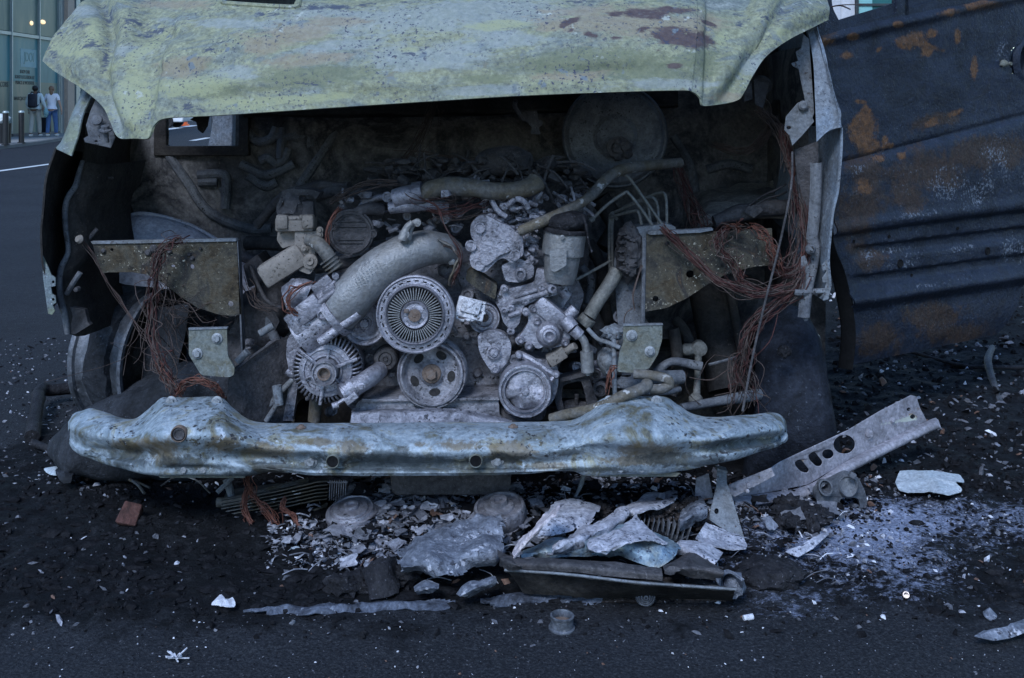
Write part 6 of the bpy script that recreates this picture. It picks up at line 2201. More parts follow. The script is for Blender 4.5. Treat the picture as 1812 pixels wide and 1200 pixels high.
# round vacuum pump cover
Y = 2.89
s = Y / FPX
mb = MB()
c = P(621, 411, Y)
mb.lathe(c, CAMDIR, [(.0001, .004), (32 * s, .004), (33 * s, .008), (37 * s, .008), (38 * s, .003), (41 * s, .002), (41 * s, -.04)], 48)
for y, w in ((392, 24), (401, 28), (424, 22), (430, 20)):
    mb.box(P(621, y, Y - .006), (w * 2 * s, .005, 1.6 * s), bev=.0006)
mb.tube(px3([(602, 390, Y - .006), (610, 383, Y - .006), (622, 381, Y - .006), (636, 384, Y - .006), (642, 390, Y - .006)]), .0015, 6, 3)
for x, y in ((660, 413), (617, 448), (592, 400), (634, 379)):
    mb.lathe(P(x, y, Y - .002), CAMDIR, [(.011, -.02), (.011, .005), (.007, .006), (.005, .003), (.0001, .003)], 16)
mb.tube(px3([(630, 378, 2.9), (650, 370, 2.9), (676, 372, 2.92)]), .016, 12, 3)
sub('vacuum_pump_cover', mb, 'dark', smooth=35)
mb = MB()
bundle(mb, px3([(600, 368, 2.86), (588, 384, 2.85), (580, 402, 2.84), (578, 430, 2.84), (586, 450, 2.85)]), 7, .004, .0018)
sub('orange_wire_loop', mb, 'wireorange')
mb = MB()
bundle(mb, px3([(548, 500, 2.78), (520, 512, 2.77), (510, 530, 2.765), (512, 546, 2.765), (524, 556, 2.78)]), 8, .006, .0018)
sub('orange_wire_loop', mb, 'wireorange')
# cover plate caked in ash
mb = MB()
mb.plate(roundpoly([(832, 398), (846, 382), (862, 380), (880, 392), (905, 402), (912, 410), (926, 420), (926, 452), (906, 468), (892, 456), (880, 460), (858, 484), (834, 474), (830, 458), (842, 430), (832, 416)], 7), 2.84, .035)
mb.plate(roundpoly([(848, 424), (872, 408), (905, 420), (914, 440), (884, 452), (862, 470), (850, 466)], 5), 2.832, .02)
for x, y in ((849, 403), (909, 436), (848, 469), (833, 435), (911, 451)):
    mb.lathe(P(x, y, 2.836), CAMDIR, [(.014, -.004), (.014, .003), (.011, .0035), (.009, .001), (.0001, .001)], 20)
mb.jitter(.0012, 40)
sub('ash_caked_cover', mb, 'ashalu', smooth=40, bevel=.003)
mb = MB()
mb.plate(roundpoly([(826, 480), (838, 476), (880, 505), (876, 530), (860, 522), (824, 496)], 4), 2.86, .05)
sub('rusty_gasket_face', mb, 'rustplate', bevel=.002)
mb = MB()
mb.plate(roundpoly([(886, 470), (915, 455), (946, 470), (944, 490), (920, 500), (895, 498)], 6), 2.86, .05)
mb.lathe(P(921, 485, 2.855), CAMDIR, [(.015, -.004), (.015, .006), (.009, .007), (.008, .0), (.0001, .0)], 20)
mb.plate(roundpoly([(876, 535), (884, 515), (908, 510), (945, 500), (950, 475), (990, 480), (1005, 505), (985, 522), (950, 530), (925, 545), (918, 575), (905, 588), (890, 570), (885, 550)], 5), 2.87, .06)
for x, y in ((892, 549), (904, 545), (931, 552), (904, 586), (930, 533), (892, 510), (976, 510), (988, 488), (960, 508)):
    mb.lathe(P(x, y, 2.865), CAMDIR, [(.010, -.004), (.010, .006), (.005, .010), (.003, .006), (.0001, .006)], 14)
for a, b_ in (((905, 535), (960, 520)), ((960, 520), (1000, 500)), ((910, 525), (950, 512)), ((900, 560), (920, 552))):
    mb.tube([P(*a, 2.86), P(*b_, 2.86)], .006, 8, 1)
mb.lathe(P(976, 510, 2.85), V((.2, -1, 0)), [(.012, -.01), (.012, .012), (.006, .014), (.005, .004), (.0001, .004)], 12)
mb.tube(px3([(985, 500, 2.88), (996, 512, 2.88), (1004, 525, 2.88)]), [.018, .016, .012], 12, 3)
mb.jitter(.002, 40)
sub('filter_bracket', mb, 'ashalu', smooth=40, bevel=.0025)
# oil filter housing with charred cap
mb = MB()
c0, c1 = P(1000, 408, 2.86), P(990, 500, 2.86)
ax = (c0 - c1).normalized()
mb.lathe(c1, ax, [(.0001, 0), (.035, 0), (.042, .02), (.046, .07), (.053, .072), (.054, .128), (.0001, .128)], 32)
mb.plate(roundpoly([(972, 442), (1003, 440), (1002, 470), (982, 482), (974, 478)], 3), 2.795, .03)
mb.lathe(P(995, 420, 2.80), CAMDIR, [(.006, -.01), (.006, .002), (.0001, .003)], 10)
sub('oil_filter_housing', mb, 'alupipe', smooth=40, bevel=.002)
mb = MB()
mb.blob(P(999, 392, 2.86), (.060, .055, .030), .14, 2.5, 3, seed=5)
mb.lathe(c0 + ax * -.002, ax, [(.057, -.004), (.058, .004), (.052, .008)], 32, wob=.003)
mb.tube(px3([(1030, 380, 2.84), (1037, 400, 2.83), (1042, 430, 2.83), (1048, 446, 2.83)]), [.006, .004, .003, .003], 8, 4)
sub('charred_filter_cap', mb, 'char', smooth=60)
# upper hard pipes and cross hose
mb = MB()
mb.tube(px3([(742, 348, 2.86), (768, 334, 2.85), (800, 330, 2.85), (840, 333, 2.85), (872, 338, 2.85), (910, 337, 2.86), (940, 330, 2.87), (950, 322, 2.88)]), [.021, .024, .025, .023, .022, .022, .024, .026], 18, 6)
sub('coolant_crossover', mb, 'hose', smooth=60)
mb = MB()
mb.tube(px3([(698, 352, 2.87), (720, 346, 2.865), (746, 344, 2.86)]), [.024, .026, .024], 16, 3)
mb.tube(px3([(732, 343, 2.86), (748, 340, 2.858)]), .029, 16, 1)
mb.tube(px3([(790, 340, 2.83), (792, 347, 2.83)]), .012, 10, 1)
mb.box(P(788, 343, 2.828), (.022, .004, .018), None, bev=.001)
mb.tube(px3([(690, 368, 2.88), (720, 364, 2.87), (760, 362, 2.88), (790, 366, 2.9)]), [.016, .018, .016, .014], 12, 3)
mb.jitter(.002, 40)
sub('hose_coupling', mb, 'alu', smooth=50)
mb = MB()
mb.tube(px3([(920, 409, 2.82), (960, 392, 2.83), (1000, 374, 2.86), (1030, 358, 2.9), (1050, 342, 2.94), (1072, 318, 2.98), (1100, 300, 3.02), (1150, 293, 3.08), (1204, 288, 3.15)]), [.013, .014, .014, .013, .014, .015, .015, .015, .014], 14, 5)
mb.tube([P(921, 409, 2.82), P(917, 411, 2.82)], .010, 12, 1)
sub('heater_pipe', mb, 'hose', smooth=60)
# clutter on top of the engine: charred manifold, melted loom, brackets
mb = MB()
rnd = random.Random(5)
for k in range(170):
    x = rnd.uniform(655, 1040)
    y = 312 + 26 * math.sin((x - 650) / 390 * 3.1) * -.3 + rnd.uniform(-22, 30)
    Y = rnd.uniform(2.95, 3.15)
    sc_ = rnd.uniform(.006, .017)
    if rnd.random() < .25:
        a = P(x, y, Y); e = V((rnd.uniform(-1, 1), rnd.uniform(-.3, .3), rnd.uniform(-.6, .6))).normalized()
        mb.tube([a - e * .05, a + V((0, -.01, .012)), a + e * .05], sc_ * .25, 6, 3)
    elif rnd.random() < .55:
        mb.blob(P(x, y, Y), (sc_ * rnd.uniform(.7, 1.8), sc_, sc_ * rnd.uniform(.5, 1.0)), .5, 3, 2, seed=k)
    else:
        mb.box(P(x, y, Y), (sc_ * 2, sc_ * 1.5, sc_), Matrix.Rotation(rnd.uniform(-1, 1), 3, 'Y') @ Matrix.Rotation(rnd.uniform(-1, 1), 3, 'X'), bev=.002)
mb.plate(roundpoly([(640, 330), (700, 316), (840, 308), (1030, 318), (1050, 360), (1040, 480), (600, 480), (600, 380)], 10), 3.16, .35)
mb.tube(px3([(845, 300, 3.05), (866, 288, 3.03), (905, 284, 3.02), (930, 290, 3.04)]), [.022, .038, .040, .034], 16, 4)
mb.tube(px3([(908, 276, 3.02), (910, 300, 3.02)]), .045, 18, 1)
sub('charred_manifold', mb, 'dark', smooth=40)
mb = MB()
rnd = random.Random(9)
for k in range(130):
    x = rnd.uniform(600, 1045)
    y = rnd.uniform(318, 352) if x < 860 else rnd.uniform(340, 410)
    if x < 700:
        y = rnd.uniform(340, 420)
    if 700 <= x < 820:
        y = rnd.uniform(352, 430)
    if 820 <= x < 900 and y > 380:
        y -= 30
    Y = rnd.uniform(2.90, 2.99)
    sc_ = rnd.uniform(.005, .014)
    q_ = rnd.random()
    rr_ = Matrix.Rotation(rnd.uniform(-1.5, 1.5), 3, 'Y') @ Matrix.Rotation(rnd.uniform(-.6, .6), 3, 'X')
    if q_ < .35:
        mb.box(P(x, y, Y), (sc_ * 2.6, sc_, sc_ * rnd.uniform(.4, 1.2)), rr_, bev=.0015)
    elif q_ < .6:
        a = P(x, y, Y)
        e = V((rnd.uniform(-1, 1), rnd.uniform(-.4, .4), rnd.uniform(-.5, .5))).normalized()
        mb.tube([a - e * sc_ * 3, a + V((0, -.004, .004)), a + e * sc_ * 3], sc_ * .4, 8, 3)
    elif q_ < .8:
        mb.blob(P(x, y, Y), (sc_ * 1.4, sc_, sc_), .5, 3, 2, seed=k)
    else:
        mb.lathe(P(x, y, Y), V((rnd.uniform(-.5, .5), -1, rnd.uniform(-.2, .6))), [(.0001, .002), (sc_ * .5, .002), (sc_ * .6, .006), (sc_, .006), (sc_ * 1.05, -.012)], 14)
sub('injector_clutter', mb, 'engine', smooth=40)
mb = MB()
rnd = random.Random(12)
for k in range(110):
    x = rnd.uniform(855, 960)
    y = rnd.uniform(346, 408)
    Y = rnd.uniform(2.86, 2.95)
    sc_ = rnd.uniform(.004, .012)
    rr_ = Matrix.Rotation(rnd.uniform(-1.5, 1.5), 3, 'Y') @ Matrix.Rotation(rnd.uniform(-.8, .8), 3, 'X')
    if rnd.random() < .6:
        mb.box(P(x, y, Y), (sc_ * 2.8, sc_, sc_ * rnd.uniform(.5, 1.2)), rr_, bev=.0015)
    else:
        mb.blob(P(x, y, Y), (sc_ * 1.4, sc_, sc_ * .8), .5, 3, 2, seed=k)
for k in range(60):
    x = rnd.uniform(905, 950); y = rnd.uniform(415, 470)
    sc_ = rnd.uniform(.004, .010)
    mb.blob(P(x, y, rnd.uniform(2.86, 2.9)), (sc_ * 1.3, sc_, sc_), .6, 3, 2, seed=k)
mb.tube(px3([(900, 362, 2.86), (912, 352, 2.85), (926, 356, 2.85), (934, 368, 2.86)]), .008, 10, 4)
mb.tube(px3([(868, 350, 2.86), (880, 372, 2.85), (896, 384, 2.85)]), .007, 8, 4)
sub('ash_covered_injectors', mb, 'ashalu', smooth=40)
# further hoses, pipes and brackets crowding the bay round the engine
rnd = random.Random(44)
for pts, r_, m_ in (([(430, 452, 3.2), (462, 470, 3.16), (470, 520, 3.12), (452, 580, 3.1), (470, 640, 3.08)], .016, 'dark'), ([(440, 430, 3.2), (490, 430, 3.15), (520, 440, 3.1)], .02, 'soot'), ([(455, 400, 3.25), (500, 350, 3.2), (560, 330, 3.15), (620, 330, 3.1)], .014, 'dark'),
                    ([(470, 560, 3.05), (490, 600, 3.03), (500, 640, 3.02), (496, 690, 3.0)], .013, 'inner'), ([(440, 560, 3.1), (470, 600, 3.08), (476, 680, 3.05), (450, 740, 3.02)], .024, 'dark'), ([(1020, 520, 3.1), (1050, 560, 3.1), (1060, 620, 3.08), (1045, 700, 3.05)], .022, 'dark'),
                    ([(1040, 430, 3.2), (1064, 470, 3.18), (1070, 540, 3.14), (1082, 600, 3.1)], .018, 'soot'), ([(1030, 470, 3.1), (1046, 500, 3.1), (1040, 540, 3.08)], .010, 'inner'), ([(1060, 350, 3.3), (1090, 400, 3.3), (1070, 440, 3.28)], .03, 'soot'),
                    ([(560, 350, 3.0), (600, 340, 2.98), (650, 345, 2.96), (690, 352, 2.95)], .016, 'dark'), ([(640, 360, 2.95), (680, 350, 2.93), (716, 360, 2.92)], .010, 'alu'), ([(560, 480, 2.95), (600, 470, 2.94), (640, 460, 2.93)], .012, 'dark'),
                    ([(1190, 580, 3.1), (1200, 640, 3.1), (1185, 700, 3.08)], .018, 'soot'), ([(1160, 660, 3.05), (1190, 640, 3.05), (1240, 650, 3.05)], .012, 'inner'), ([(1130, 560, 3.02), (1150, 600, 3.0), (1140, 660, 2.98)], .014, 'dark')):
    mb = MB()
    mb.tube(px3(pts), r_, 10, 4)
    mb.jitter(.006, 14)
    mb.build('scorched_hose', m_, van, smooth=60)
for k in range(92):
    mb = MB()
    x, y = rnd.choice(((rnd.uniform(430, 520), rnd.uniform(560, 740)), (rnd.uniform(1000, 1100), rnd.uniform(540, 735)), (rnd.uniform(540, 660), rnd.uniform(560, 740)), (rnd.uniform(790, 1010), rnd.uniform(470, 700)), (rnd.uniform(560, 1010), rnd.uniform(430, 700))))
    Y = rnd.uniform(3.0, 3.1) if x < 540 or x > 1010 else rnd.uniform(2.93, 3.0)
    sc_ = rnd.uniform(.008, .024)
    rr_ = Matrix.Rotation(rnd.uniform(-1.2, 1.2), 3, 'Y') @ Matrix.Rotation(rnd.uniform(-.6, .6), 3, 'X')
    if rnd.random() < .5:
        mb.box(P(x, y, Y), (sc_ * 2.4, sc_, sc_ * rnd.uniform(.4, 1.3)), rr_, bev=.003)
    elif rnd.random() < .5:
        mb.lathe(P(x, y, Y), V((rnd.uniform(-.5, .5), -1, rnd.uniform(-.2, .6))), [(.0001, .002), (sc_ * .5, .002), (sc_ * .6, .008), (sc_, .008), (sc_ * 1.05, -.03)], 16)
    else:
        mb.blob(P(x, y, Y), (sc_ * 1.4, sc_, sc_), .5, 3, 2, seed=k)
    sub('block_fitting', mb, rnd.choice(('engine', 'engine', 'alu')), smooth=40)
# left of alternator: bracket arm, battery of pipes
mb = MB()
mb.plate(roundpoly([(508, 600), (520, 584), (540, 586), (536, 612), (530, 640), (530, 662), (512, 660), (506, 630)], 6), 2.90, .05)
mb.plate([(515, 660), (530, 662), (518, 745), (500, 745)], 2.92, .03)
mb.tube(px3([(508, 656, 2.86), (520, 664, 2.86), (538, 668, 2.88)]), .010, 10, 3)
sub('alternator_bracket', mb, 'alu', smooth=40, bevel=.003)
mb = MB(); mb.tube(px3([(540, 604, 2.82), (556, 594, 2.82), (566, 588, 2.83)]), .010, 10, 3); sub('alternator_stay', mb, 'alu')
mb = MB(); mb.tube(px3([(560, 700, 2.92), (556, 745, 2.92)]), .017, 12, 1); sub('support_post', mb, 'hose')
mb = MB()
for pts, r_ in (([(490, 682, 2.86), (494, 716, 2.86)], .012), ([(462, 735, 2.9), (492, 700, 2.9), (520, 670, 2.93)], .008), ([(470, 745, 2.88), (492, 712, 2.88)], .007), ([(460, 590, 2.9), (484, 576, 2.9)], .010), ([(455, 690, 2.92), (462, 710, 2.92), (455, 745, 2.92)], .012), ([(420, 640, 2.84), (438, 622, 2.84)], .010)):
    mb = MB()
    mb.tube(px3(pts), r_, 10, 3)
    mb.jitter(.002, 30)
    sub('loose_pipe', mb, 'strut', smooth=50)
mb = MB()
mb.plate(roundpoly([(430, 470), (455, 450), (470, 470), (462, 500), (440, 510)], 4), 3.05, .1)
mb.blob(P(470, 560, 3.1), (.08, .08, .10), .35, 2, 3)
mb.blob(P(455, 640, 3.1), (.10, .08, .10), .35, 2, 3, seed=3)
mb.tube(px3([(442, 470, 3.0), (470, 530, 2.98), (500, 545, 2.95)]), .006, 8, 3)
sub('side_clutter', mb, 'dark', smooth=60)

# ------------------------------------------------------------------ brake hydraulic block and its lines
mb = MB()
mb.plate(roundpoly([(1126, 402), (1180, 396), (1196, 402), (1196, 412), (1160, 416), (1142, 420), (1144, 470), (1128, 474)], 3), 2.97, .07)
abs_ = mb.build('brake_hydraulic_block', 'strut', van, bevel=.002)
mb = MB()
mb.blob(P(1114, 446, 2.98), (.035, .045, .075), .22, 3, 4, seed=7)
for k in range(14):
    mb.blob(P(1100 + (k % 3) * 10, 415 + k * 5, 2.945), (.012, .010, .006), .5, 3, 2, seed=k)
mb.build('melted_connector', 'dark', abs_)
LN = [[(1048, 388, 2.96), (1075, 362, 2.96), (1104, 342, 2.96), (1112, 342, 2.96), (1130, 364, 2.96), (1154, 398, 2.97)],
      [(1098, 310, 3.05), (1112, 314, 3.03), (1140, 352, 3.0), (1172, 398, 2.98)],
      [(1080, 384, 3.05), (1120, 374, 3.0), (1130, 376, 2.98), (1135, 398, 2.98)],
      [(1082, 378, 3.08), (1130, 358, 3.03), (1146, 362, 3.0), (1151, 398, 2.99)],
      [(1105, 366, 3.1), (1145, 350, 3.04), (1162, 358, 3.02), (1165, 398, 2.99)],
      [(1140, 352, 3.08), (1165, 342, 3.05), (1178, 348, 3.02), (1180, 396, 3.0)],
      [(1086, 382, 3.06), (1083, 400, 3.06), (1084, 470, 3.06), (1086, 500, 3.05)],
      [(1092, 388, 3.04), (1080, 380, 3.06), (1078, 440, 3.06), (1080, 495, 3.05)],
      [(1018, 496, 2.93), (1040, 484, 2.95), (1066, 470, 2.98), (1080, 462, 3.0)]]
for i, L in enumerate(LN):
    mb = MB()
    mb.tube(px3(L), .0042, 8, 4)
    if i == 0:
        mb.tube(px3([(1044, 390, 2.955), (1050, 385, 2.955)]), .009, 10, 1)
    mb.build('brake_line', 'line', abs_, smooth=60)
mb = MB()
mb.tube(px3([(1092, 478, 2.98), (1080, 500, 2.97), (1060, 530, 2.95), (1042, 560, 2.94)]), [.020, .019, .018, .018], 14, 4)
mb.tube(px3([(1042, 562, 2.93), (1032, 574, 2.93)]), .022, 14, 1)
mb.jitter(.0015, 30)
mb.build('steering_shaft', 'line', van, smooth=50)
mb = MB()
mb.tube(px3([(975, 742, 2.72), (1010, 732, 2.70), (1060, 722, 2.66), (1100, 702, 2.65), (1125, 692, 2.66), (1143, 684, 2.67), (1145, 678, 2.68)]), [.013, .013, .014, .014, .013, .014, .014], 12, 5)
mb.tube(px3([(1122, 662, 2.74), (1150, 664, 2.73), (1178, 670, 2.72), (1185, 680, 2.72), (1172, 688, 2.72), (1150, 690, 2.72)]), .012, 12, 5)
mb.jitter(.001, 20)
mb.build('coolant_hose', 'hose', van, smooth=60)
mb = MB()
mb.tube(px3([(1086, 600, 2.86), (1088, 700, 2.84)]), .006, 8, 1)
mb.blob(P(1075, 640, 2.92), (.025, .03, .035), .3, 2.5, 3)
mb.blob(P(1086, 588, 2.92), (.03, .03, .02), .5, 4, 3)
mb.tube(px3([(1040, 582, 2.9), (1058, 600, 2.88), (1075, 606, 2.86), (1098, 616, 2.84)]), .006, 8, 4)
mb.build('fuse_remains', 'strut', van, smooth=60)
mb = MB()
bundle(mb, px3([(1088, 650, 2.82), (1078, 665, 2.81), (1074, 690, 2.81)]), 10, .006, .0018)
mb.build('wire_bundle', 'wireorange', van)
mb = MB()
rnd = random.Random(4)
bundle(mb, px3([(1135, 470, 2.93), (1120, 520, 2.92), (1122, 548, 2.92)]), 6, .004, .0014, rnd=rnd)
bundle(mb, px3([(1120, 545, 2.92), (1108, 555, 2.92), (1104, 575, 2.92)]), 1, .001, .0014, rnd=rnd)
mb.build('wire_bundle', 'wiredark', van)

# ------------------------------------------------------------------ burnt looms hanging from the body
def loom(mat, specs, seed=1, fine=True):
    rnd = random.Random(seed)
    for pts, n_, sp, r_, fr in specs:
        mb = MB()
        bundle(mb, px3(pts), n_, sp, r_, 4, 4, fr, rnd, True)
        mb.build('wire_bundle', [mat, 'wiredark'], van, smooth=180)


loom('wire', [([(318, 422, 2.90), (296, 432, 2.87), (282, 446, 2.86), (276, 465, 2.86), (275, 490, 2.86), (270, 530, 2.87), (268, 570, 2.86), (272, 610, 2.85), (284, 640, 2.82), (300, 672, 2.78), (310, 696, 2.74)], 22, .012, .0015, .2),
              ([(145, 424, 2.9), (165, 448, 2.9), (180, 482, 2.89), (205, 522, 2.89), (238, 572, 2.87), (262, 600, 2.86)], 5, .004, .0014, .2)], 3)
loom('wireorange', [([(276, 640, 2.81), (286, 662, 2.79), (300, 682, 2.77), (312, 700, 2.74)], 16, .012, .0017, .1),
                    ([(317, 698, 2.70), (326, 680, 2.68), (345, 674, 2.67), (370, 678, 2.67), (386, 690, 2.68), (394, 702, 2.70)], 30, .009, .0017, 0)], 6)
loom('wiredark', [([(285, 500, 2.92), (300, 540, 2.93), (330, 560, 2.95)], 14, .02, .0011, 2.0),
                  ([(280, 530, 2.9), (320, 540, 2.92), (365, 560, 2.95)], 10, .02, .0011, 1.5),
                  ([(262, 540, 2.9), (250, 600, 2.9), (230, 660, 2.9)], 4, .012, .0012, .6),
                  ([(290, 560, 2.9), (310, 610, 2.9), (330, 640, 2.88)], 6, .015, .0011, 1.0),
                  ([(275, 590, 2.9), (268, 620, 2.89), (290, 650, 2.86)], 5, .012, .0012, .6),
                  ([(445, 510, 2.96), (458, 540, 2.95), (490, 546, 2.92)], 6, .008, .0014, .3),
                  ([(428, 500, 2.97), (450, 535, 2.96), (480, 548, 2.93)], 4, .010, .0014, .3)], 8)
loom('wire', [([(1290, 405, 2.93), (1275, 416, 2.90), (1270, 432, 2.88), (1282, 450, 2.88), (1300, 470, 2.88), (1310, 500, 2.88)], 26, .013, .0014, .1),
              ([(1172, 404, 2.90), (1205, 435, 2.89), (1250, 480, 2.88), (1290, 505, 2.87), (1335, 520, 2.86), (1385, 510, 2.86)], 24, .009, .0014, .1),
              ([(1385, 235, 3.0), (1400, 290, 2.97), (1412, 340, 2.95), (1425, 390, 2.92), (1428, 440, 2.90), (1412, 475, 2.88), (1385, 482, 2.87), (1370, 465, 2.87), (1366, 440, 2.87)], 30, .014, .0014, .1),
              ([(1410, 340, 2.94), (1408, 400, 2.92), (1404, 450, 2.9), (1384, 478, 2.88)], 14, .018, .0013, .1),
              ([(1420, 470, 2.88), (1410, 505, 2.87), (1375, 540, 2.87), (1335, 575, 2.86), (1318, 620, 2.86), (1312, 660, 2.86), (1320, 700, 2.86)], 30, .015, .0014, .5),
              ([(1310, 500, 2.87), (1360, 520, 2.86), (1400, 505, 2.86)], 14, .012, .0013, .1),
              ([(1200, 300, 3.15), (1214, 340, 3.1), (1230, 375, 3.05), (1242, 398, 3.0)], 26, .018, .0014, .2)], 11)
loom('wireorange', [([(1330, 402, 2.90), (1345, 412, 2.88), (1360, 425, 2.87), (1368, 450, 2.86), (1376, 470, 2.86)], 16, .014, .0015, .1),
                    ([(1288, 402, 2.92), (1302, 400, 2.91), (1310, 404, 2.90)], 14, .008, .0016, .2)], 13)
loom('wiredark', [([(1338, 196, 3.05), (1365, 215, 3.03), (1385, 250, 3.0), (1396, 300, 2.97)], 22, .016, .0016, .1),
                  ([(1260, 255, 3.2), (1310, 268, 3.12), (1345, 250, 3.08), (1365, 215, 3.05)], 16, .012, .0016, .1),
                  ([(770, 178, 3.3), (755, 215, 3.28), (735, 255, 3.2), (700, 298, 3.1)], 14, .012, .0014, .1),
                  ([(778, 190, 3.3), (800, 240, 3.25), (805, 290, 3.15)], 2, .008, .0011, .3),
                  ([(780, 195, 3.3), (820, 240, 3.25), (842, 268, 3.2)], 2, .008, .0011, .3),
                  ([(778, 195, 3.3), (775, 240, 3.25), (745, 275, 3.2)], 2, .008, .0011, .3),
                  ([(1305, 640, 2.88), (1320, 680, 2.88), (1318, 720, 2.88)], 16, .025, .0012, .6),
                  ([(700, 285, 3.15), (780, 280, 3.1), (840, 290, 3.1)], 10, .012, .0018, .1),
                  ([(590, 358, 2.9), (640, 330, 2.9), (700, 326, 2.92)], 8, .010, .002, .1),
                  ([(1214, 655, 2.98), (1216, 690, 2.97), (1240, 712, 2.96)], 2, .006, .0012, .2),
                  ([(1220, 668, 2.98), (1260, 672, 2.97), (1296, 650, 2.95)], 2, .004, .0014, .1)], 17)
loom('wire', [([(745, 350, 2.82), (775, 366, 2.81), (785, 392, 2.80), (800, 422, 2.80), (812, 440, 2.80), (816, 466, 2.80), (806, 490, 2.81), (800, 506, 2.83)], 5, .005, .0016, .1),
              ([(760, 372, 2.83), (800, 374, 2.84), (840, 362, 2.86), (866, 350, 2.88)], 9, .014, .0011, .1),
              ([(770, 376, 2.83), (810, 386, 2.84), (850, 372, 2.86)], 6, .013, .0011, .2),
              ([(720, 345, 2.82), (740, 356, 2.82), (790, 360, 2.82), (795, 344, 2.83)], 5, .012, .0011, .2)], 19)
loom('hose', [([(776, 428, 2.83), (800, 440, 2.82), (810, 460, 2.81), (802, 484, 2.81), (797, 505, 2.83)], 3, .006, .0035, .1)], 21)
mb = MB()
mb.tube(px3([(1402, 268, 2.88), (1400, 330, 2.87), (1380, 430, 2.85), (1350, 550, 2.82), (1330, 640, 2.80), (1314, 728, 2.78)]), .0030, 8, 4)
mb.build('release_cable', 'dark', van)
mb = MB()
mb.lathe(P(143, 424, 2.89), (-.5, -1, .3), [(.0001, 0), (.010, 0), (.012, .004), (.008, .012), (.0001, .012)], 12)
mb.build('wire_terminal', 'warmalu', van)

# ================================================================== things lying on the ground
def crumple(mb, quad, nu=14, nv=14, amp=.012, sc=14, t=.0022, fold=0.0, seed=0.0, ragged=.06):
    """torn, crumpled piece of sheet metal through rows of points"""
    def fn(p, u, v, n):
        q = p + V((seed, seed * .7, 0))
        d = amp * noise.fractal(q * sc, 1, 2, 4)
        a = noise.fractal(q * sc * .6 + V((3, 1, 0)), 1, 2, 2)
        d += amp * 1.2 * (abs(a) - .3)
        d += fold * (abs(((u * 2.3 + .6 * noise.noise(q * 6)) % 1.0) - .5) - .25)
        return p + n * d
    def skip(c, u, v):
        e = min(u, 1 - u, v, 1 - v)
        return e < ragged * .8 * (0.4 + noise.noise((c + V((seed, 0, 0))) * 24))
    mb.surf(quad, nu, nv, t, fn, skip)
    return mb


def L(x, y, h=0.0):
    return P(x, y, GP(x, y).y - h / .37)


def thing(name, mb, mat, label, cat, group=None, **k):
    k.update(label=label, category=cat)
    if group:
        k['group'] = group
    for p in mb.v:
        g_ = gz(p.x, p.y) - .012
        if p.z < g_:
            p.z = g_ + .002
    return mb.build(name, mat, None, **k)


# perforated rail, right
def railY(x, y):
    return 2.80 + (x - 1300) * (0.42 / 370)


outer = [(1292, 862), (1335, 848), (1380, 818), (1500, 762), (1557, 728), (1612, 700), (1622, 703), (1628, 722), (1640, 745), (1500, 815), (1430, 858), (1360, 872), (1296, 880)]
mb = MB()
mb.plate(outer, railY, .004, [circ(1494, 787, 19, 24, 17), circ(1465, 804, 10, 16, 9), roundpoly([(1430, 806), (1440, 798), (1456, 818), (1452, 826), (1444, 826), (1432, 814)], 5), roundpoly([(1406, 818), (1416, 812), (1432, 832), (1428, 838), (1418, 836), (1408, 826)], 5), circ(1608, 725, 3.5, 10), circ(1615, 738, 4.5, 12)], dirn=(.1, .9, .3))
rail_o = None
rail_ = thing('perforated_rail', mb, 'railsteel', 'long bent steel rail with round and slotted holes lying at right by the tyre', 'rail', bevel=.0012,
              paint={'rust': spots([(1580, 728, 16, 6), (1605, 712, 14, 7), (1540, 756, 14, 8), (1420, 812, 8, 14), (1620, 730, 10, 14)]), 'pale': spots([(1585, 745, 24, 9), (1610, 742, 16, 8), (1540, 770, 20, 8)])})
mb = MB()
a = [(1292, 880), (1360, 872), (1430, 858), (1500, 815), (1640, 745), (1660, 742)]
mb.surf([[P(x, y, railY(x, y) - .002) for x, y in a], [P(x + 3, y + 8, railY(x, y) - .03) for x, y in a], [P(x + 6, y + 17, railY(x, y) - .035) for x, y in a], [P(x + 8, y + 19, railY(x, y) - .02) for x, y in a]], 6, 3, .003)
mb.build('flange', 'railsteel', rail_, smooth=40)
for x, y, r_ in ((1535, 768, .016), (1578, 744, .009), (1388, 868, .010), (1330, 860, .010)):
    mb = MB(); mb.lathe(P(x, y, railY(x, y) - .001), CAMDIR, [(r_, -.003), (r_ * .9, .003), (r_ * .5, .004), (r_ * .4, .008), (.0001, .009)], 18); mb.build('rivet', 'railsteel', rail_)
# second, shorter rail piece beside the pointed bracket
mb = MB()
mb.plate([(1232, 846), (1254, 838), (1262, 880), (1240, 905), (1228, 900)], 2.78, .004)
mb.plate([(1290, 858), (1365, 828), (1372, 842), (1300, 880), (1288, 872)], 2.74, .004, [circ(1300, 866, 3, 10)])
mb.lathe(P(1325, 858, 2.73), CAMDIR, [(.0001, -.002), (.007, 0), (.007, .006), (.0001, .008)], 12)
mb.lathe(P(1322, 868, 2.73), CAMDIR, [(.0001, -.002), (.005, 0), (.005, .006), (.0001, .008)], 12)
thing('rail_offcut', mb, 'railsteel', 'short mauve-grey rail piece with rivets behind the pointed bracket', 'rail', bevel=.001)

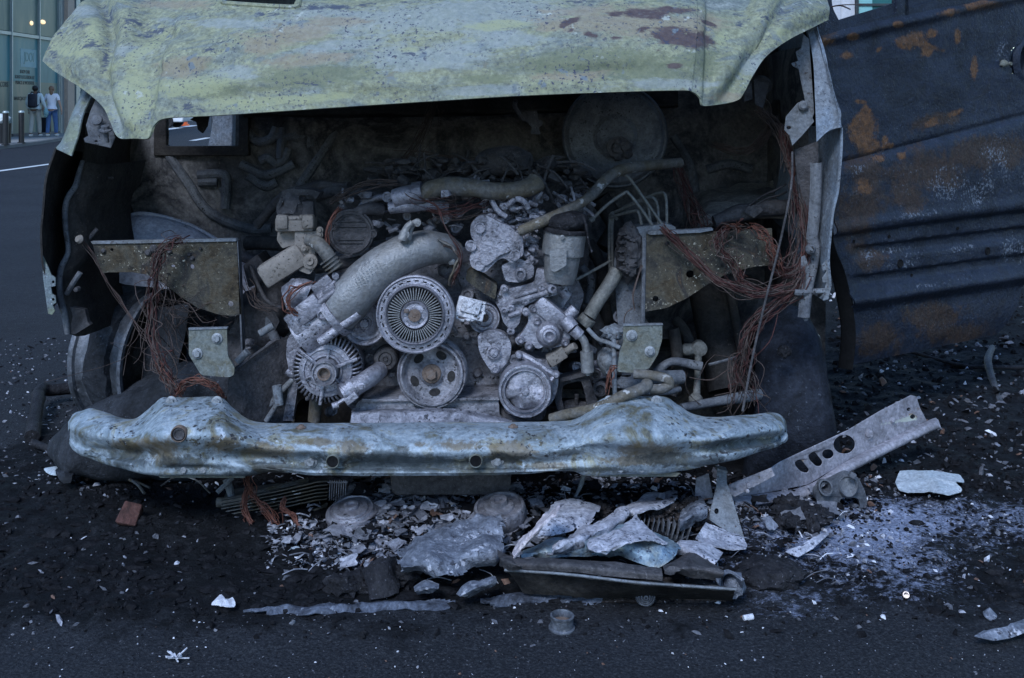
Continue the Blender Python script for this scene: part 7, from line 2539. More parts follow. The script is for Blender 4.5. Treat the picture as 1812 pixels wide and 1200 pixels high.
# pointed bracket
mb = MB()
def tbY(x, y):
    return 2.60 + (960 - y) * .0011
mb.plate(roundpoly([(1269, 829), (1286, 834), (1286, 856), (1290, 862), (1322, 968), (1308, 960), (1255, 920), (1258, 900), (1268, 860)], 3), tbY, .004, [circ(1268, 905, 4, 12, 5.5)])
tb = thing('pointed_bracket', mb, 'strut', 'upright pale triangular steel bracket with one slot standing in the debris at right', 'bracket', bevel=.001)
mb = MB()
crumple(mb, [[P(1250, 922, 2.62), P(1275, 934, 2.615), P(1310, 950, 2.61)], [P(1240, 938, 2.57), P(1268, 952, 2.56), P(1322, 962, 2.56)], [P(1232, 950, 2.53), P(1258, 966, 2.51), P(1320, 970, 2.53)]], 6, 6, .006, 20, .003, ragged=.02)
mb.build('folded_foot', 'foil', tb, smooth=50)
mb = MB()
mb.plate([(1269, 829), (1288, 834), (1287, 838), (1269, 834)], 2.735, .03)
mb.build('top_lip', 'strut', tb)

# sheets of burnt body metal, each one its own piece
def sheet_thing(rows_, mat, label, seed, nu=9, nv=8, **k):
    """rows of (px, py, lift above the ground there) from the back edge to the front edge"""
    mb = MB()
    sm = k.pop('smooth', 50)
    g_ = [[L(x, y, h) for x, y, h in r] for r in rows_]
    crumple(mb, g_, nu, nv, seed=seed, **k)
    return thing('sheet_metal_scrap', mb, mat, label, 'sheet metal', 'burnt sheet metal scraps in front of the van', smooth=sm)


sheet_thing([[(690, 975, .03), (790, 925, .03), (880, 903, .03)], [(712, 985, .045), (800, 945, .05), (892, 922, .05)], [(740, 995, .035), (810, 968, .045), (905, 950, .05)]], 'foilgrey',
            'silvery ribbed sheet covered in flakes above the grey-blue crumpled sheet', 8.3, amp=.014, sc=30, ragged=.10)
sheet_thing([[(698, 992, .05), (760, 962, .06), (830, 952, .06), (892, 946, .06)], [(702, 1006, .055), (770, 990, .07), (840, 980, .07), (897, 970, .06)], [(716, 1020, .02), (790, 1022, .035), (850, 1008, .04), (890, 990, .045)]], 'foilgrey',
            'grey-blue crumpled sheet at the left end of the debris heap', 7.7, nu=14, nv=14, amp=.006, sc=14, fold=.036, ragged=.08)
sheet_thing([[(970, 890, .04), (1020, 880, .05), (1064, 892, .045)], [(962, 918, .05), (1010, 912, .055), (1058, 910, .05)], [(952, 950, .045), (1000, 944, .05), (1042, 930, .05)]], 'foil',
            'flat white ash-speckled sheet behind the pinkish upright fold', 2.3, amp=.008, sc=15, ragged=.05)
sheet_thing([[(925, 975, .05), (980, 950, .06), (1045, 945, .06)], [(922, 984, .065), (985, 968, .07), (1050, 962, .07)], [(920, 990, .05), (990, 986, .05), (1055, 982, .05)]], 'foilblue',
            'narrow heat-blued sheet just above the dark bars, left of the wide one', 16.3, amp=.008, sc=12, fold=.008, ragged=.04)
sheet_thing([[(985, 966, .06), (1040, 928, .065), (1100, 899, .05), (1114, 905, .05)], [(976, 975, .08), (1040, 946, .085), (1096, 919, .07), (1112, 912, .06)], [(965, 982, .06), (1032, 967, .07), (1082, 942, .06), (1106, 922, .055)]], 'foil',
            'long white rippled strip of sheet slanting up to the right in the debris', 3.7, amp=.008, sc=22, ragged=.04)
sheet_thing([[(1034, 955, .07), (1090, 932, .07), (1130, 930, .06), (1198, 958, .05)], [(1040, 976, .085), (1095, 960, .09), (1150, 962, .08), (1202, 975, .06)], [(1074, 988, .05), (1110, 990, .055), (1160, 1004, .05), (1194, 988, .05)]], 'foilblue',
            'wide heat-blued sheet with a white torn top edge beside the pointed bracket', 4.9, amp=.009, sc=10, fold=.014, ragged=.05)
sheet_thing([[(1030, 958, .085), (1070, 945, .085), (1108, 924, .08), (1128, 903, .06)], [(1042, 974, .10), (1075, 967, .105), (1112, 948, .10), (1152, 943, .08)], [(1078, 984, .085), (1095, 970, .10), (1130, 956, .10), (1188, 958, .08)]], 'foil',
            'white ash-covered torn sheet lying on the heat-blued sheet', 6.1, amp=.009, sc=16, ragged=.10)
sheet_thing([[(998, 886, .10), (972, 902, .09), (936, 934, .08), (902, 974, .07)], [(984, 908, .13), (960, 928, .12), (930, 956, .10), (908, 986, .08)], [(962, 924, .11), (950, 946, .10), (932, 970, .085), (914, 996, .06)]], 'foilpink',
            'narrow pinkish-white peeled sheet folded upright in the middle of the debris', 1.1, amp=.010, sc=16, ragged=.04)
sheet_thing([[(1120, 890, .03), (1150, 874, .03), (1198, 866, .03)], [(1095, 907, .045), (1150, 892, .05), (1198, 878, .045)], [(1110, 915, .03), (1140, 907, .04), (1192, 887, .04)]], 'foil',
            'pale curved strip of sheet pointing right behind the brown char', 9.5, amp=.006, sc=14, ragged=.03)
sheet_thing([[(1204, 955, .03), (1240, 962, .035), (1278, 982, .03)], [(1200, 966, .04), (1232, 978, .045), (1268, 996, .035)], [(1196, 976, .025), (1228, 990, .03), (1260, 1004, .025)]], 'foil',
            'small white plate lying under the foot of the pointed bracket', 10.1, amp=.006, sc=14, ragged=.05)
sheet_thing([[(1172, 1000, .05), (1220, 978, .05), (1280, 1002, .05)], [(1176, 1010, .075), (1222, 1000, .08), (1282, 1012, .07)], [(1180, 1020, .06), (1230, 1024, .06), (1278, 1028, .055)]], 'dark',
            'dark curled sheet in front of the small white plate', 11.3, amp=.008, sc=12, fold=.01, ragged=.04)
sheet_thing([[(880, 972, .07), (900, 984, .08), (914, 1000, .08)], [(882, 986, .085), (905, 996, .09), (920, 1002, .085)], [(884, 1002, .06), (905, 1008, .07), (924, 1006, .075)]], 'dark',
            'small dark folded corner at the foot of the pinkish sheet', 12.3, amp=.005, sc=18, ragged=.03)
sheet_thing([[(806, 1050, .02), (830, 1030, .03), (872, 1016, .03)], [(815, 1055, .03), (842, 1041, .04), (878, 1026, .04)], [(830, 1058, .015), (850, 1050, .02), (872, 1038, .025)]], 'foilgrey', 'small bluish sheet leaning in front of the grey-blue crumpled sheet', 13.1, amp=.005, sc=18, ragged=.05)
sheet_thing([[(733, 1040, .02), (755, 1029, .025), (777, 1033, .025)], [(734, 1046, .03), (758, 1040, .035), (776, 1041, .03)], [(740, 1050, .015), (758, 1050, .02), (770, 1046, .02)]], 'foilgrey', 'tiny bluish sheet lying left of the bluish leaning one', 14.1, amp=.004, sc=18, ragged=.05)
sheet_thing([[(1205, 905, .03), (1225, 880, .03), (1240, 875, .03)], [(1200, 925, .04), (1225, 905, .05), (1250, 895, .045)], [(1205, 942, .02), (1230, 927, .03), (1252, 917, .03)]], 'foilgrey', 'grey bent sheet tucked behind the pointed bracket', 15.1, amp=.010, sc=18, ragged=.05)

M['slatestrip'] = burnt('slate_melted_plastic', [(0.012, 0.013, 0.017), (0.035, 0.04, 0.055), (0.10, 0.115, 0.155), (0.02, 0.022, 0.028)], 14, 0.9, speck=[((0.2, 0.22, 0.27), 60, 0.68)], rough=(0.5, 0.8), bump=0.6)
# two long dark bars (the hollow bumper trim lying in front)
mb = MB()
mb.surf([[L(888, 990, .05), L(980, 994, .05), L(1080, 1000, .05), L(1168, 1012, .045)], [L(888, 984, .07), L(980, 988, .075), L(1080, 994, .075), L(1170, 1006, .07)], [L(890, 996, .075), L(985, 998, .08), L(1080, 1006, .08), L(1172, 1016, .075)], [L(892, 1006, .066), L(985, 1010, .07), L(1080, 1020, .07), L(1172, 1028, .065)]], 10, 5, .006,
        lambda p, u, v, n: p + n * .004 * noise.fractal(p * 18, 1, 2, 3))
thing('scorched_trim_bar', mb, 'dark', 'upper of two long dark scorched bars in front of the debris', 'trim bar', smooth=50)
mb = MB()
mb.surf([[L(895, 1008, .055), L(1000, 1018, .055), L(1120, 1032, .05), L(1300, 1044, .04)], [L(897, 1006, .065), L(1000, 1014, .065), L(1120, 1028, .06), L(1302, 1040, .05)], [L(900, 1014, .06), L(1000, 1022, .06), L(1120, 1034, .055), L(1300, 1046, .045)], [L(925, 1050, .012), L(1010, 1056, .012), L(1120, 1058, .012), L(1295, 1060, .010)]], 10, 5, .005,
        lambda p, u, v, n: p + n * .005 * noise.fractal(p * 14, 1, 2, 3))
thing('scorched_trim_bar', mb, 'soot', 'lower of two long dark scorched bars in front of the debris', 'trim bar', smooth=50)
mb = MB()
mb.tube([L(893, 1009, .068), L(1000, 1016, .07), L(1120, 1030, .064), L(1200, 1036, .058), L(1302, 1043, .052)], .0028, 6, 4)
thing('pale_edge_rod', mb, 'strut', 'thin pale rod along the top of the lower dark bar', 'rod')
mb = MB()
crumple(mb, [[L(x, y, (.05, .06, .03)[i]) for x, y, _ in r] for i, r in enumerate([[(1268, 1016, 2.50), (1290, 1008, 2.50), (1312, 1012, 2.50)], [(1268, 1030, 2.46), (1288, 1012, 2.45), (1314, 1026, 2.46)], [(1280, 1048, 2.44), (1284, 1022, 2.43), (1312, 1044, 2.44)]])], 6, 6, .006, 16, .003, seed=3)
mb.blob(L(1297, 1036, .03), (.025, .03, .022), .3, 3, 3)
thing('curled_metal_cap', mb, 'foilgrey', 'curled grey metal cap at the right end of the dark bars', 'metal cap', smooth=50)
mb = MB()
mb.surf([[GP(430, 1083, .006), GP(640, 1075, .010), GP(900, 1062, .012), GP(1120, 1054, .012), GP(1300, 1052, .008)], [GP(430, 1087, .008), GP(640, 1080, .012), GP(900, 1069, .014), GP(1120, 1061, .014), GP(1300, 1058, .010)], [GP(430, 1092, .002), GP(640, 1086, .002), GP(900, 1077, .002), GP(1120, 1069, .002), GP(1300, 1064, .002)]], 30, 7, .004,
        lambda p, u, v, n: p + V((0, .014 * noise.fractal(p * 12, 1, 2, 3), .007 * noise.fractal(p * 22, 1, 2, 4))), lambda c, u, v: noise.fractal(V((c.x * 7, c.y * 16, 0)), 1, 2, 4) * 1.3 + .05 > (.5 - abs(v - .5)))
thing('flattened_plastic_strip', mb, 'slatestrip', 'long flattened grey strip melted onto the road in front of the debris', 'strip', smooth=50)
mb = MB()
mb.surf([[GP(1010, 1050, .025), GP(1150, 1044, .03), GP(1290, 1050, .02)], [GP(1010, 1060, .02), GP(1150, 1056, .022), GP(1290, 1060, .015)], [GP(1015, 1066, .0), GP(1150, 1066, .0), GP(1285, 1066, .0)]], 12, 5, .006, lambda p, u, v, n: p + n * .005 * noise.fractal(p * 15, 1, 2, 3))
thing('charred_plank', mb, 'charbrown', 'brown charred plank under the right part of the dark bars', 'plank', smooth=50)
mb = MB()
mb.tube([GP(878, 1022, .05), GP(890, 1030, .05), GP(910, 1044, .04), GP(935, 1050, .03), GP(960, 1052, .022)], [.004, .005, .006, .006, .005], 8, 4)
mb.plate([(890, 1026), (900, 1034), (920, 1046), (956, 1050), (961, 1056), (930, 1056), (908, 1050), (893, 1038)], 2.42, .003)
thing('bent_metal_strip', mb, 'hose', 'bent brownish metal strip left of the dark bars', 'metal strip')
mb = MB()
mb.tube([GP(960, 1036, .02), GP(990, 1044, .012), GP(1030, 1043, .012), GP(1050, 1040, .016), GP(1062, 1036, .02)], .0035, 8, 4)
thing('thin_rod', mb, 'strut', 'thin grey rod lying in the hollow of the dark bars', 'rod')

# brown char, finned block remains, melted motor
mb = MB()
for x, y, Y, s_ in ((1150, 905, 2.78, .05), (1180, 890, 2.80, .055), (1210, 900, 2.78, .05), (1130, 915, 2.76, .03), (1225, 880, 2.80, .04), (1240, 915, 2.74, .035), (1060, 892, 2.82, .045)):
    mb.blob(L(x, y + 12, .012), (s_ * .62, s_ * .5, s_ * .38), .6, 3.4, 4, seed=x * .1)
thing('brown_char_lump', mb, 'charbrown', 'crumbly brown charred lump behind the white sheets', 'charred lump', smooth=60)
mb = MB()
fr_, ax_ = P(1180, 940, 2.62), V((1, .1, -.15)).normalized()
for k in range(11):
    c_ = L(1128, 925, .018).lerp(L(1218, 940, .018), k / 10)
    mb.box(c_, (.0025, .03, .034), Matrix.Rotation(R(14 + 3 * math.sin(k * 2)), 3, 'Y'), bev=.0006)
mb.box(L(1170, 945, .004), (.12, .04, .02), Matrix.Rotation(R(10), 3, 'Y'), bev=.004)
mb.jitter(.004, 30)
thing('finned_core', mb, 'inner', 'burnt core with upright fins behind the heat-blued sheet', 'radiator core')
mb = MB()
c = L(884, 900, .034)
mb.lathe(c, V((-.1, -.22, .95)), [(.0001, .016), (.010, .016), (.011, .024), (.020, .025), (.021, .012), (.034, .010), (.036, .004), (.050, .004), (.052, .010), (.058, .009), (.061, .002), (.062, -.02), (.058, -.03), (.061, -.034), (.058, -.05), (.03, -.06)], 40, wob=.0015)
mb.jitter(.0008, 40)
thing('melted_fan_motor', mb, 'engine', 'round melted fan motor on its side at the edge of the ash heap', 'motor', smooth=45)
# oil cooler: stack of thin plates with rounded end; disc and fins
mb = MB()
for k in range(6):
    o = V((0, .004 * k, .0075 * k))
    pts = [P(388, 922, 2.74) + o, P(480, 904, 2.74) + o, P(560, 886, 2.74) + o, P(578, 884, 2.76) + o, P(582, 880, 2.80) + o, P(560, 878, 2.86) + o, P(400, 900, 2.88) + o]
    top = [p + V((0, 0, .0026)) for p in pts]
    n_ = len(pts)
    mb.add(pts + top, [tuple(range(n_ - 1, -1, -1)), tuple(range(n_, 2 * n_))] + [(i, (i + 1) % n_, (i + 1) % n_ + n_, i + n_) for i in range(n_)])
mb.jitter(.0018, 18)
mb.surf([[P(440, 915, 2.745), P(520, 905, 2.745), P(560, 900, 2.745), P(580, 890, 2.77)], [P(440, 925, 2.745), P(520, 920, 2.745), P(560, 916, 2.745), P(578, 904, 2.77)]], 5, 4, .004)
thing('oil_cooler', mb, 'hose', 'burnt oil cooler of stacked thin plates under the left part of the bumper beam', 'cooler', smooth=30)
mb = MB()
c = L(622, 902, .022)
mb.lathe(c, V((-.08, -.2, .96)), [(.0001, .010), (.009, .010), (.010, .015), (.016, .015), (.017, .008), (.040, .007), (.042, .002), (.050, .002), (.052, .005), (.055, -.002), (.062, -.004), (.063, -.012), (.03, -.02)], 40, wob=.003)
thing('round_lid', mb, 'alu', 'pale round metal lid lying beside the stacked-plate cooler', 'lid', smooth=40)
mb = MB()
for k in range(8):
    c_ = P(586 + k * 4, 862, 2.80)
    mb.box(c_, (.0022, .05, .05), Matrix.Rotation(R(3), 3, 'Y'), bev=.0004)
mb.box(P(600, 862, 2.84), (.05, .03, .05), bev=.003)
mb.box(P(600, 848, 2.80), (.05, .05, .004), bev=.001)
thing('finned_block', mb, 'alu', 'small block with upright fins standing behind the round lid', 'finned block')
mb = MB()
mb.tube(px3([(384, 889, 2.78), (410, 888, 2.78), (440, 880, 2.78), (480, 868, 2.80), (545, 852, 2.84)]), [.012, .012, .012, .011, .010], 12, 5)
thing('bent_pipe', mb, 'hose', 'bent grey pipe above the stacked-plate cooler', 'pipe', smooth=60)
mb = MB()
mb.tube(px3([(384, 872, 2.78), (412, 845, 2.80)]), .006, 10, 1)
mb.tube(px3([(401, 848, 2.82), (408, 870, 2.81), (412, 890, 2.80)]), [.010, .010, .007], 10, 3)
thing('rod_stub', mb, 'strut', 'pale rod stub leaning under the beam beside a wire tuft', 'rod')
mb = MB()
rnd = random.Random(31)
bundle(mb, px3([(435, 843, 2.72), (440, 862, 2.72), (450, 880, 2.71), (470, 900, 2.70), (490, 925, 2.66)]), 12, .008, .0018, rnd=rnd, fray=.2)
bundle(mb, px3([(445, 860, 2.72), (432, 878, 2.71), (434, 905, 2.70), (445, 926, 2.68)]), 16, .007, .0018, rnd=rnd)
bundle(mb, px3([(505, 882, 2.70), (500, 900, 2.69), (520, 915, 2.67), (530, 935, 2.65), (530, 955, 2.62), (505, 962, 2.62), (480, 955, 2.62)]), 12, .006, .0017, rnd=rnd, fray=.2)
mb.build('copper_wire_tuft', 'wireorange', None, label='copper wire tuft hanging over the stacked-plate cooler', category='wire')
mb = MB()
mb.tube(px3([(1033, 838, 2.78), (1028, 858, 2.78), (1018, 880, 2.77)]), [.006, .006, .0035], 10, 3)
thing('metal_pin', mb, 'strut', 'pale metal pin sticking up under the middle of the bumper beam', 'pin')

# lamp housing
mb = MB()
mb.plate(roundpoly([(1442, 872), (1462, 856), (1500, 838), (1520, 846), (1530, 868), (1536, 892), (1526, 906), (1512, 900), (1500, 915), (1490, 912), (1480, 898), (1462, 902), (1446, 890)], 8), lambda x, y: 2.80 + (x - 1440) * .0006, .03, [circ(1460, 861, 8, 14, 8), roundpoly([(1486, 882), (1500, 876), (1518, 880), (1524, 898), (1512, 894), (1498, 908), (1488, 902)], 4)])
mb.lathe(P(1500, 860, 2.83), V((0, -1, .2)), [(.0001, .002), (.018, .003), (.022, .008), (.026, .002), (.027, -.01)], 28)
mb.lathe(P(1460, 862, 2.805), V((0, -1, .2)), [(.013, -.01), (.015, .006), (.019, .006), (.020, -.006)], 22)
mb.box(P(1508, 840, 2.81), (.016, .01, .016), Matrix.Rotation(R(30), 3, 'Y'), bev=.002)
mb.jitter(.005, 20)
thing('lamp_housing', mb, 'inner', 'broken grey lamp housing with two round sockets under the perforated rail', 'lamp housing', smooth=45, bevel=.001)
mb = MB()
for k in range(10):
    x, y = random.uniform(1380, 1450), random.uniform(888, 940)
    p = GP(x, y + 6)
    mb.blob(p + V((0, 0, .012)), (.03 * random.uniform(.5, 1.2), .025, .022), .6, 3, 3, seed=k * 2.2)
thing('glossy_melt_lump', mb, 'char', 'shiny black melted lump left of the broken lamp housing', 'melted lump', smooth=60)

# white scraps
def scrap(pts, label, lift=.006, mat='paper', cat='scrap', name='pale_scrap', amp=.006, seed=0.0, t=.0015):
    mb = MB()
    cx = sum(p[0] for p in pts) / len(pts); cy = sum(p[1] for p in pts) / len(pts)
    bound = [GP(x, y, lift + .005 * math.sin(x * .05 + seed)) for x, y in roundpoly(pts, 4, 2)]
    cen = GP(cx, cy, lift + .010)
    rings = []
    for k in range(6):
        w = 1 - k / 5.0
        rings.append([cen.lerp(b_, max(w, .02)) for b_ in bound + [bound[0]]])
    mb.sheet(rings, t, lambda p, u, v, n: p + V((0, 0, amp * noise.fractal(p * 22 + V((seed, 0, 0)), 1, 2, 3))))
    return thing(name, mb, mat, label, cat, smooth=60)


scrap([(1583, 862), (1592, 846), (1620, 844), (1650, 850), (1700, 852), (1708, 862), (1690, 866), (1704, 878), (1676, 890), (1640, 886), (1606, 884), (1590, 876)], 'large torn white sheet lying on the pale ash at far right', .02, amp=.008, seed=1.0)
scrap([(76, 836), (96, 832), (112, 838), (120, 850), (100, 853), (84, 848)], 'white crumpled scrap beside the burnt tyre at left', .012, seed=2.0)
scrap([(1388, 994), (1420, 985), (1450, 966), (1464, 955), (1468, 962), (1440, 985), (1412, 998)], 'narrow white curved strip on the ash patch left of the torn white sheet', .02, 'foil', 'strip', 'curved_strip', seed=3.0)
scrap([(1722, 1146), (1745, 1134), (1775, 1132), (1812, 1114), (1830, 1120), (1826, 1140), (1790, 1142), (1760, 1150)], 'grey curled flake of paint at the lower right corner', .02, 'foilgrey', 'flake', 'paint_flake', seed=4.0)
scrap([(1738, 1086), (1752, 1080), (1766, 1090), (1758, 1100), (1742, 1096)], 'small flat blue-grey flake above the curled one at lower right', .006, 'foilgrey', 'flake', 'paint_flake', seed=5.0)
scrap([(512, 978), (528, 976), (532, 984), (520, 990), (508, 986)], 'pale bluish flake below the copper wire tuft', .01, seed=6.0)
scrap([(372, 1086), (392, 1070), (402, 1076), (412, 1072), (418, 1084), (400, 1090), (390, 1088)], 'white splintered flakes on the long melted strip at left', .02, 'flake_white', 'flakes', 'white_flakes', amp=.016, seed=7.0)
mb = MB()
rnd = random.Random(77)
p0 = GP(312, 1170)
for k in range(22):
    a = rnd.uniform(0, 6.28)
    e = V((math.cos(a), math.sin(a), rnd.uniform(-.1, .9))).normalized()
    L = rnd.uniform(.006, .016)
    mb.box(p0 + e * L * .8 + V((0, 0, .006)), (L * 1.5, .0025, .0016), e.to_track_quat('X', 'Z').to_matrix())
thing('white_shaving_cluster', mb, 'flake_white', 'small spiky cluster of white shavings on the bare road at lower left', 'shavings')

# ring, coil spring disc, nut, brick fragment, lumps
p0 = GP(994, 1112)
mb = MB()
mb.lathe(p0, V((.03, -.06, 1)), [(.0225, 0), (.026, .0), (.026, .003), (.0225, .005), (.0220, .022), (.0235, .024), (.0235, .027), (.0205, .028), (.0185, .025), (.0185, .006), (.0225, 0)], 48)
ring = thing('metal_bushing', mb, 'rim', 'upright flanged metal ring standing on the road in front of the debris', 'ring', smooth=35)
mb = MB()
mb.lathe(p0 + V((0, 0, .014)), V((.03, -.06, 1)), [(.0001, 0), (.0184, 0)], 32)
mb.build('rusty_core', 'rusthub', ring)
mb = MB()
c = GP(1142, 1070, .018)
for k in range(4):
    mb.lathe(c + V((0, -.004 * k, 0)), V((-.1, -.8, .5)), [(.021 - k * .005, 0), (.0195 - k * .005, .004), (.017 - k * .005, .003), (.0165 - k * .005, 0)], 28)
mb.lathe(c, V((-.1, -.8, .5)), [(.0001, .002), (.018, .002), (.021, -.004), (.018, -.01)], 28)
thing('spiral_spring_disc', mb, 'rim', 'dark spiral-ridged disc at the edge of the charred plank', 'disc')
mb = MB()
c = GP(1603, 1062, .010)
mb.lathe(c, V((-.2, -.8, .5)), [(.0001, -.004), (.004, -.004), (.0045, .006), (.0065, .006), (.008, .003), (.008, -.008), (.005, -.010), (.0001, -.010)], 24)
thing('bright_nut', mb, 'chrome', 'small bright metal nut lying alone on the road at right', 'nut')
mb = MB()
c = GP(1324, 1098, .006)
mb.lathe(c, V((1, .2, .1)), [(.0001, -.010), (.006, -.010), (.006, .010), (.0001, .010)], 14)
thing('pale_pellet', mb, 'flake_white', 'small pale cylindrical pellet on the road right of the flanged ring', 'pellet')
mb = MB()
c = GP(226, 934)
mb.box(c + V((0, .02, .022)), (.048, .03, .052), Matrix.Rotation(R(12), 3, 'Y') @ Matrix.Rotation(R(-38), 3, 'X'), bev=.003)
mb.jitter(.005, 35)
thing('red_fragment', mb, 'brick', 'dark red block fragment lying in the soot at left', 'fragment', smooth=50)
mb = MB()
c = GP(1372, 1046)
mb.blob(c + V((0, .06, .01)), (.072, .06, .032), .22, 2.6, 4, seed=4.4, flatz=c.z - .004)
mb.jitter(.004, 60)
thing('charcoal_lump', mb, 'char', 'flat black charred lump at the right end of the dark bars', 'charred lump', smooth=60)
mb = MB()
for k in range(5):
    c = GP(610 + k * 26, 1050 - k * 6)
    mb.blob(c + V((0, 0, .014)), (.04, .03, .025), .55, 3, 3, seed=k * 3.3)
crumple(mb, [[GP(640, 1050, .05), GP(670, 1040, .055), GP(700, 1030, .05)], [GP(650, 1060, .03), GP(680, 1052, .04), GP(705, 1046, .03)], [GP(655, 1066, .005), GP(682, 1062, .005), GP(705, 1058, .005)]], 6, 6, .012, 14, .004, seed=9)
thing('charred_plastic_lump', mb, 'char', 'black charred plastic lump left of the bluish leaning sheet', 'charred lump', smooth=60)
mb = MB()
mb.tube([GP(58, 785, .02), GP(66, 745, .05), GP(72, 722, .06), GP(90, 716, .05), GP(132, 712, .05)], .022, 8, 3)
mb.tube([GP(60, 790, .012), GP(85, 800, .012), GP(110, 798, .012)], .012, 8, 3)
mb.jitter(.008, 12)
thing('charred_bent_frame', mb, 'char', 'black charred bent frame on the road beside the left wheel', 'frame', smooth=60)
mb = MB()
mb.tube([GP(1770, 714, .0), P(1762, 690, 3.95), P(1748, 640, 4.2), P(1756, 615, 4.5)], [.012, .012, .014, .012], 8, 4)
thing('bent_stick', mb, 'dark', 'thin dark bent stick leaning below the door corner at far right', 'stick')
mb = MB()
mb.tube([GP(1480, 600, .01), GP(1560, 612, .01), GP(1690, 650, .012), GP(1760, 656, .012), GP(1850, 655, .012)], .008, 8, 5)
thing('black_cable', mb, 'char', 'black cable on the ground under the open door', 'cable')
mb = MB()
mb.surf([[P(1768, 600, 5.2), P(1800, 590, 5.2), P(1880, 570, 5.3)], [P(1760, 622, 5.1), P(1805, 612, 5.05), P(1890, 610, 5.1)], [P(1772, 634, 5.1), P(1810, 640, 5.0), P(1900, 660, 5.0)], [P(1785, 640, 5.15), P(1812, 652, 5.05), P(1900, 690, 5.0)]], 8, 6, .01, lambda p, u, v, n: p + n * .02 * noise.fractal(p * 4, 1, 2, 3))
thing('grey_panel', mb, 'inner', 'curved grey body panel lying behind the open door at the right edge', 'panel', smooth=60)
mb = MB()
mb.tube([GP(215, 850, .01), GP(240, 868, .02), GP(255, 880, .01)], .004, 6, 3)
mb.tube([GP(235, 862, .02), GP(265, 870, .01)], .003, 6, 1)
mb.tube([GP(285, 868, .012), GP(310, 858, .02), GP(345, 862, .02), GP(372, 880, .01)], .0022, 6, 4)
thing('bent_wire', mb, 'hose', 'thin bent wires in the soot below the left end of the beam', 'wire')

# ------------------------------------------------------------------ countless flakes, grit and splinters
def shard(mb, p, s, rnd, flat=.35):
    e1 = V((rnd.uniform(-1, 1), rnd.uniform(-1, 1), rnd.uniform(-.45, .45))).normalized()
    up = V((rnd.uniform(-.6, .6), rnd.uniform(-.6, .6), 1)).normalized()
    e2 = up.cross(e1).normalized()
    up = e1.cross(e2)
    a, b_, t_ = s * rnd.uniform(.6, 1.4), s * rnd.uniform(.3, .9), s * flat * rnd.uniform(.3, 1)
    q = [p + e1 * a * rnd.uniform(.7, 1.2) + e2 * b_ * rnd.uniform(-.3, .3), p + e2 * b_ * rnd.uniform(.7, 1.2), p - e1 * a * rnd.uniform(.7, 1.2), p - e2 * b_ * rnd.uniform(.6, 1.2)]
    k = up * t_ * rnd.uniform(.4, 1.2)
    vs = [v - up * t_ * .3 for v in q] + [v * .55 + p * .45 + k for v in q]
    mb.add(vs, [(0, 1, 5, 4), (1, 2, 6, 5), (2, 3, 7, 6), (3, 0, 4, 7), (4, 5, 6, 7), (3, 2, 1, 0)])


FL = ['flake_silver', 'flake_grey', 'flake_dark', 'flake_white', 'flake_brown']
rnd = random.Random(101)
mb = MB()


def pick(w):
    r = rnd.random() * sum(w)
    for i, x in enumerate(w):
        r -= x
        if r <= 0:
            return i
    return 0


n_ = 0
while n_ < 14000:      # the silvery heap in front of the engine
    x, y = rnd.gauss(720, 125), rnd.gauss(925, 46)
    if not (470 < x < 1000 and 856 < y < 1010) or (y > 960 and x > 720) or (x > 900 and y > 900) or (x < 590 and y < 925):
        continue
    p = GP(x, y)
    s_ = abs(rnd.gauss(0, .0048)) + .0022
    mb.mat(pick((6, 5.5, 4, 1.1, .3)))
    shard(mb, p + V((0, 0, s_ * rnd.uniform(-.1, 1.4))), s_, rnd, .25)
    n_ += 1
for k in range(2200):   # right-hand heap between the sheets and the rail
    x, y = rnd.uniform(1000, 1560), rnd.uniform(842, 925)
    p = GP(x, y)
    s_ = abs(rnd.gauss(0, .006)) + .003
    mb.mat(pick((1.2, 3, 6, .5, .4)))
    shard(mb, p + V((0, 0, s_ * rnd.uniform(-.1, .8))), s_, rnd, .6)
for k in range(3600):   # soot crust all round
    x, y = rnd.uniform(-20, 1830), rnd.uniform(850, 1130)
    p = GP(x, y)
    if rnd.random() > burn_amt(p.x, p.y) + .15:
        continue
    s_ = abs(rnd.gauss(0, .0045)) + .0018
    mb.mat(pick((.4, 1.2, 9, .2, .12)))
    shard(mb, p + V((0, 0, s_ * .2)), s_, rnd, .7)
def foilbit(mb, p, s_, rnd):
    a = rnd.uniform(0, 6.28)
    e1 = V((math.cos(a), math.sin(a), rnd.uniform(-.25, .35))).normalized()
    up = V((rnd.uniform(-.7, .7), rnd.uniform(-.9, .3), 1)).normalized()
    e2 = up.cross(e1).normalized()
    up = e1.cross(e2)
    w = rnd.uniform(.3, .9)
    o = V((rnd.random() * 9, rnd.random() * 9, 0))
    vs = []
    for i in range(5):
        for j in range(5):
            u, v = (i - 2) / 2, (j - 2) / 2
            q = V((u, v, 0)) + o
            h = .32 * noise.fractal(q * .9, 1, 2, 3) + .25 * abs(noise.noise(q * .7))
            r_ = 1 + .3 * noise.noise(q * 2.1 + V((5, 5, 5)))
            vs.append(p + (e1 * u * r_ + e2 * v * w * r_ + up * h) * s_)
    b_ = [x - up * .0012 for x in vs]
    fs = []
    for i in range(4):
        for j in range(4):
            k = i * 5 + j
            fs += [(k, k + 5, k + 6, k + 1), (k + 25, k + 26, k + 31, k + 30)]
    mb.add(vs + b_, fs)


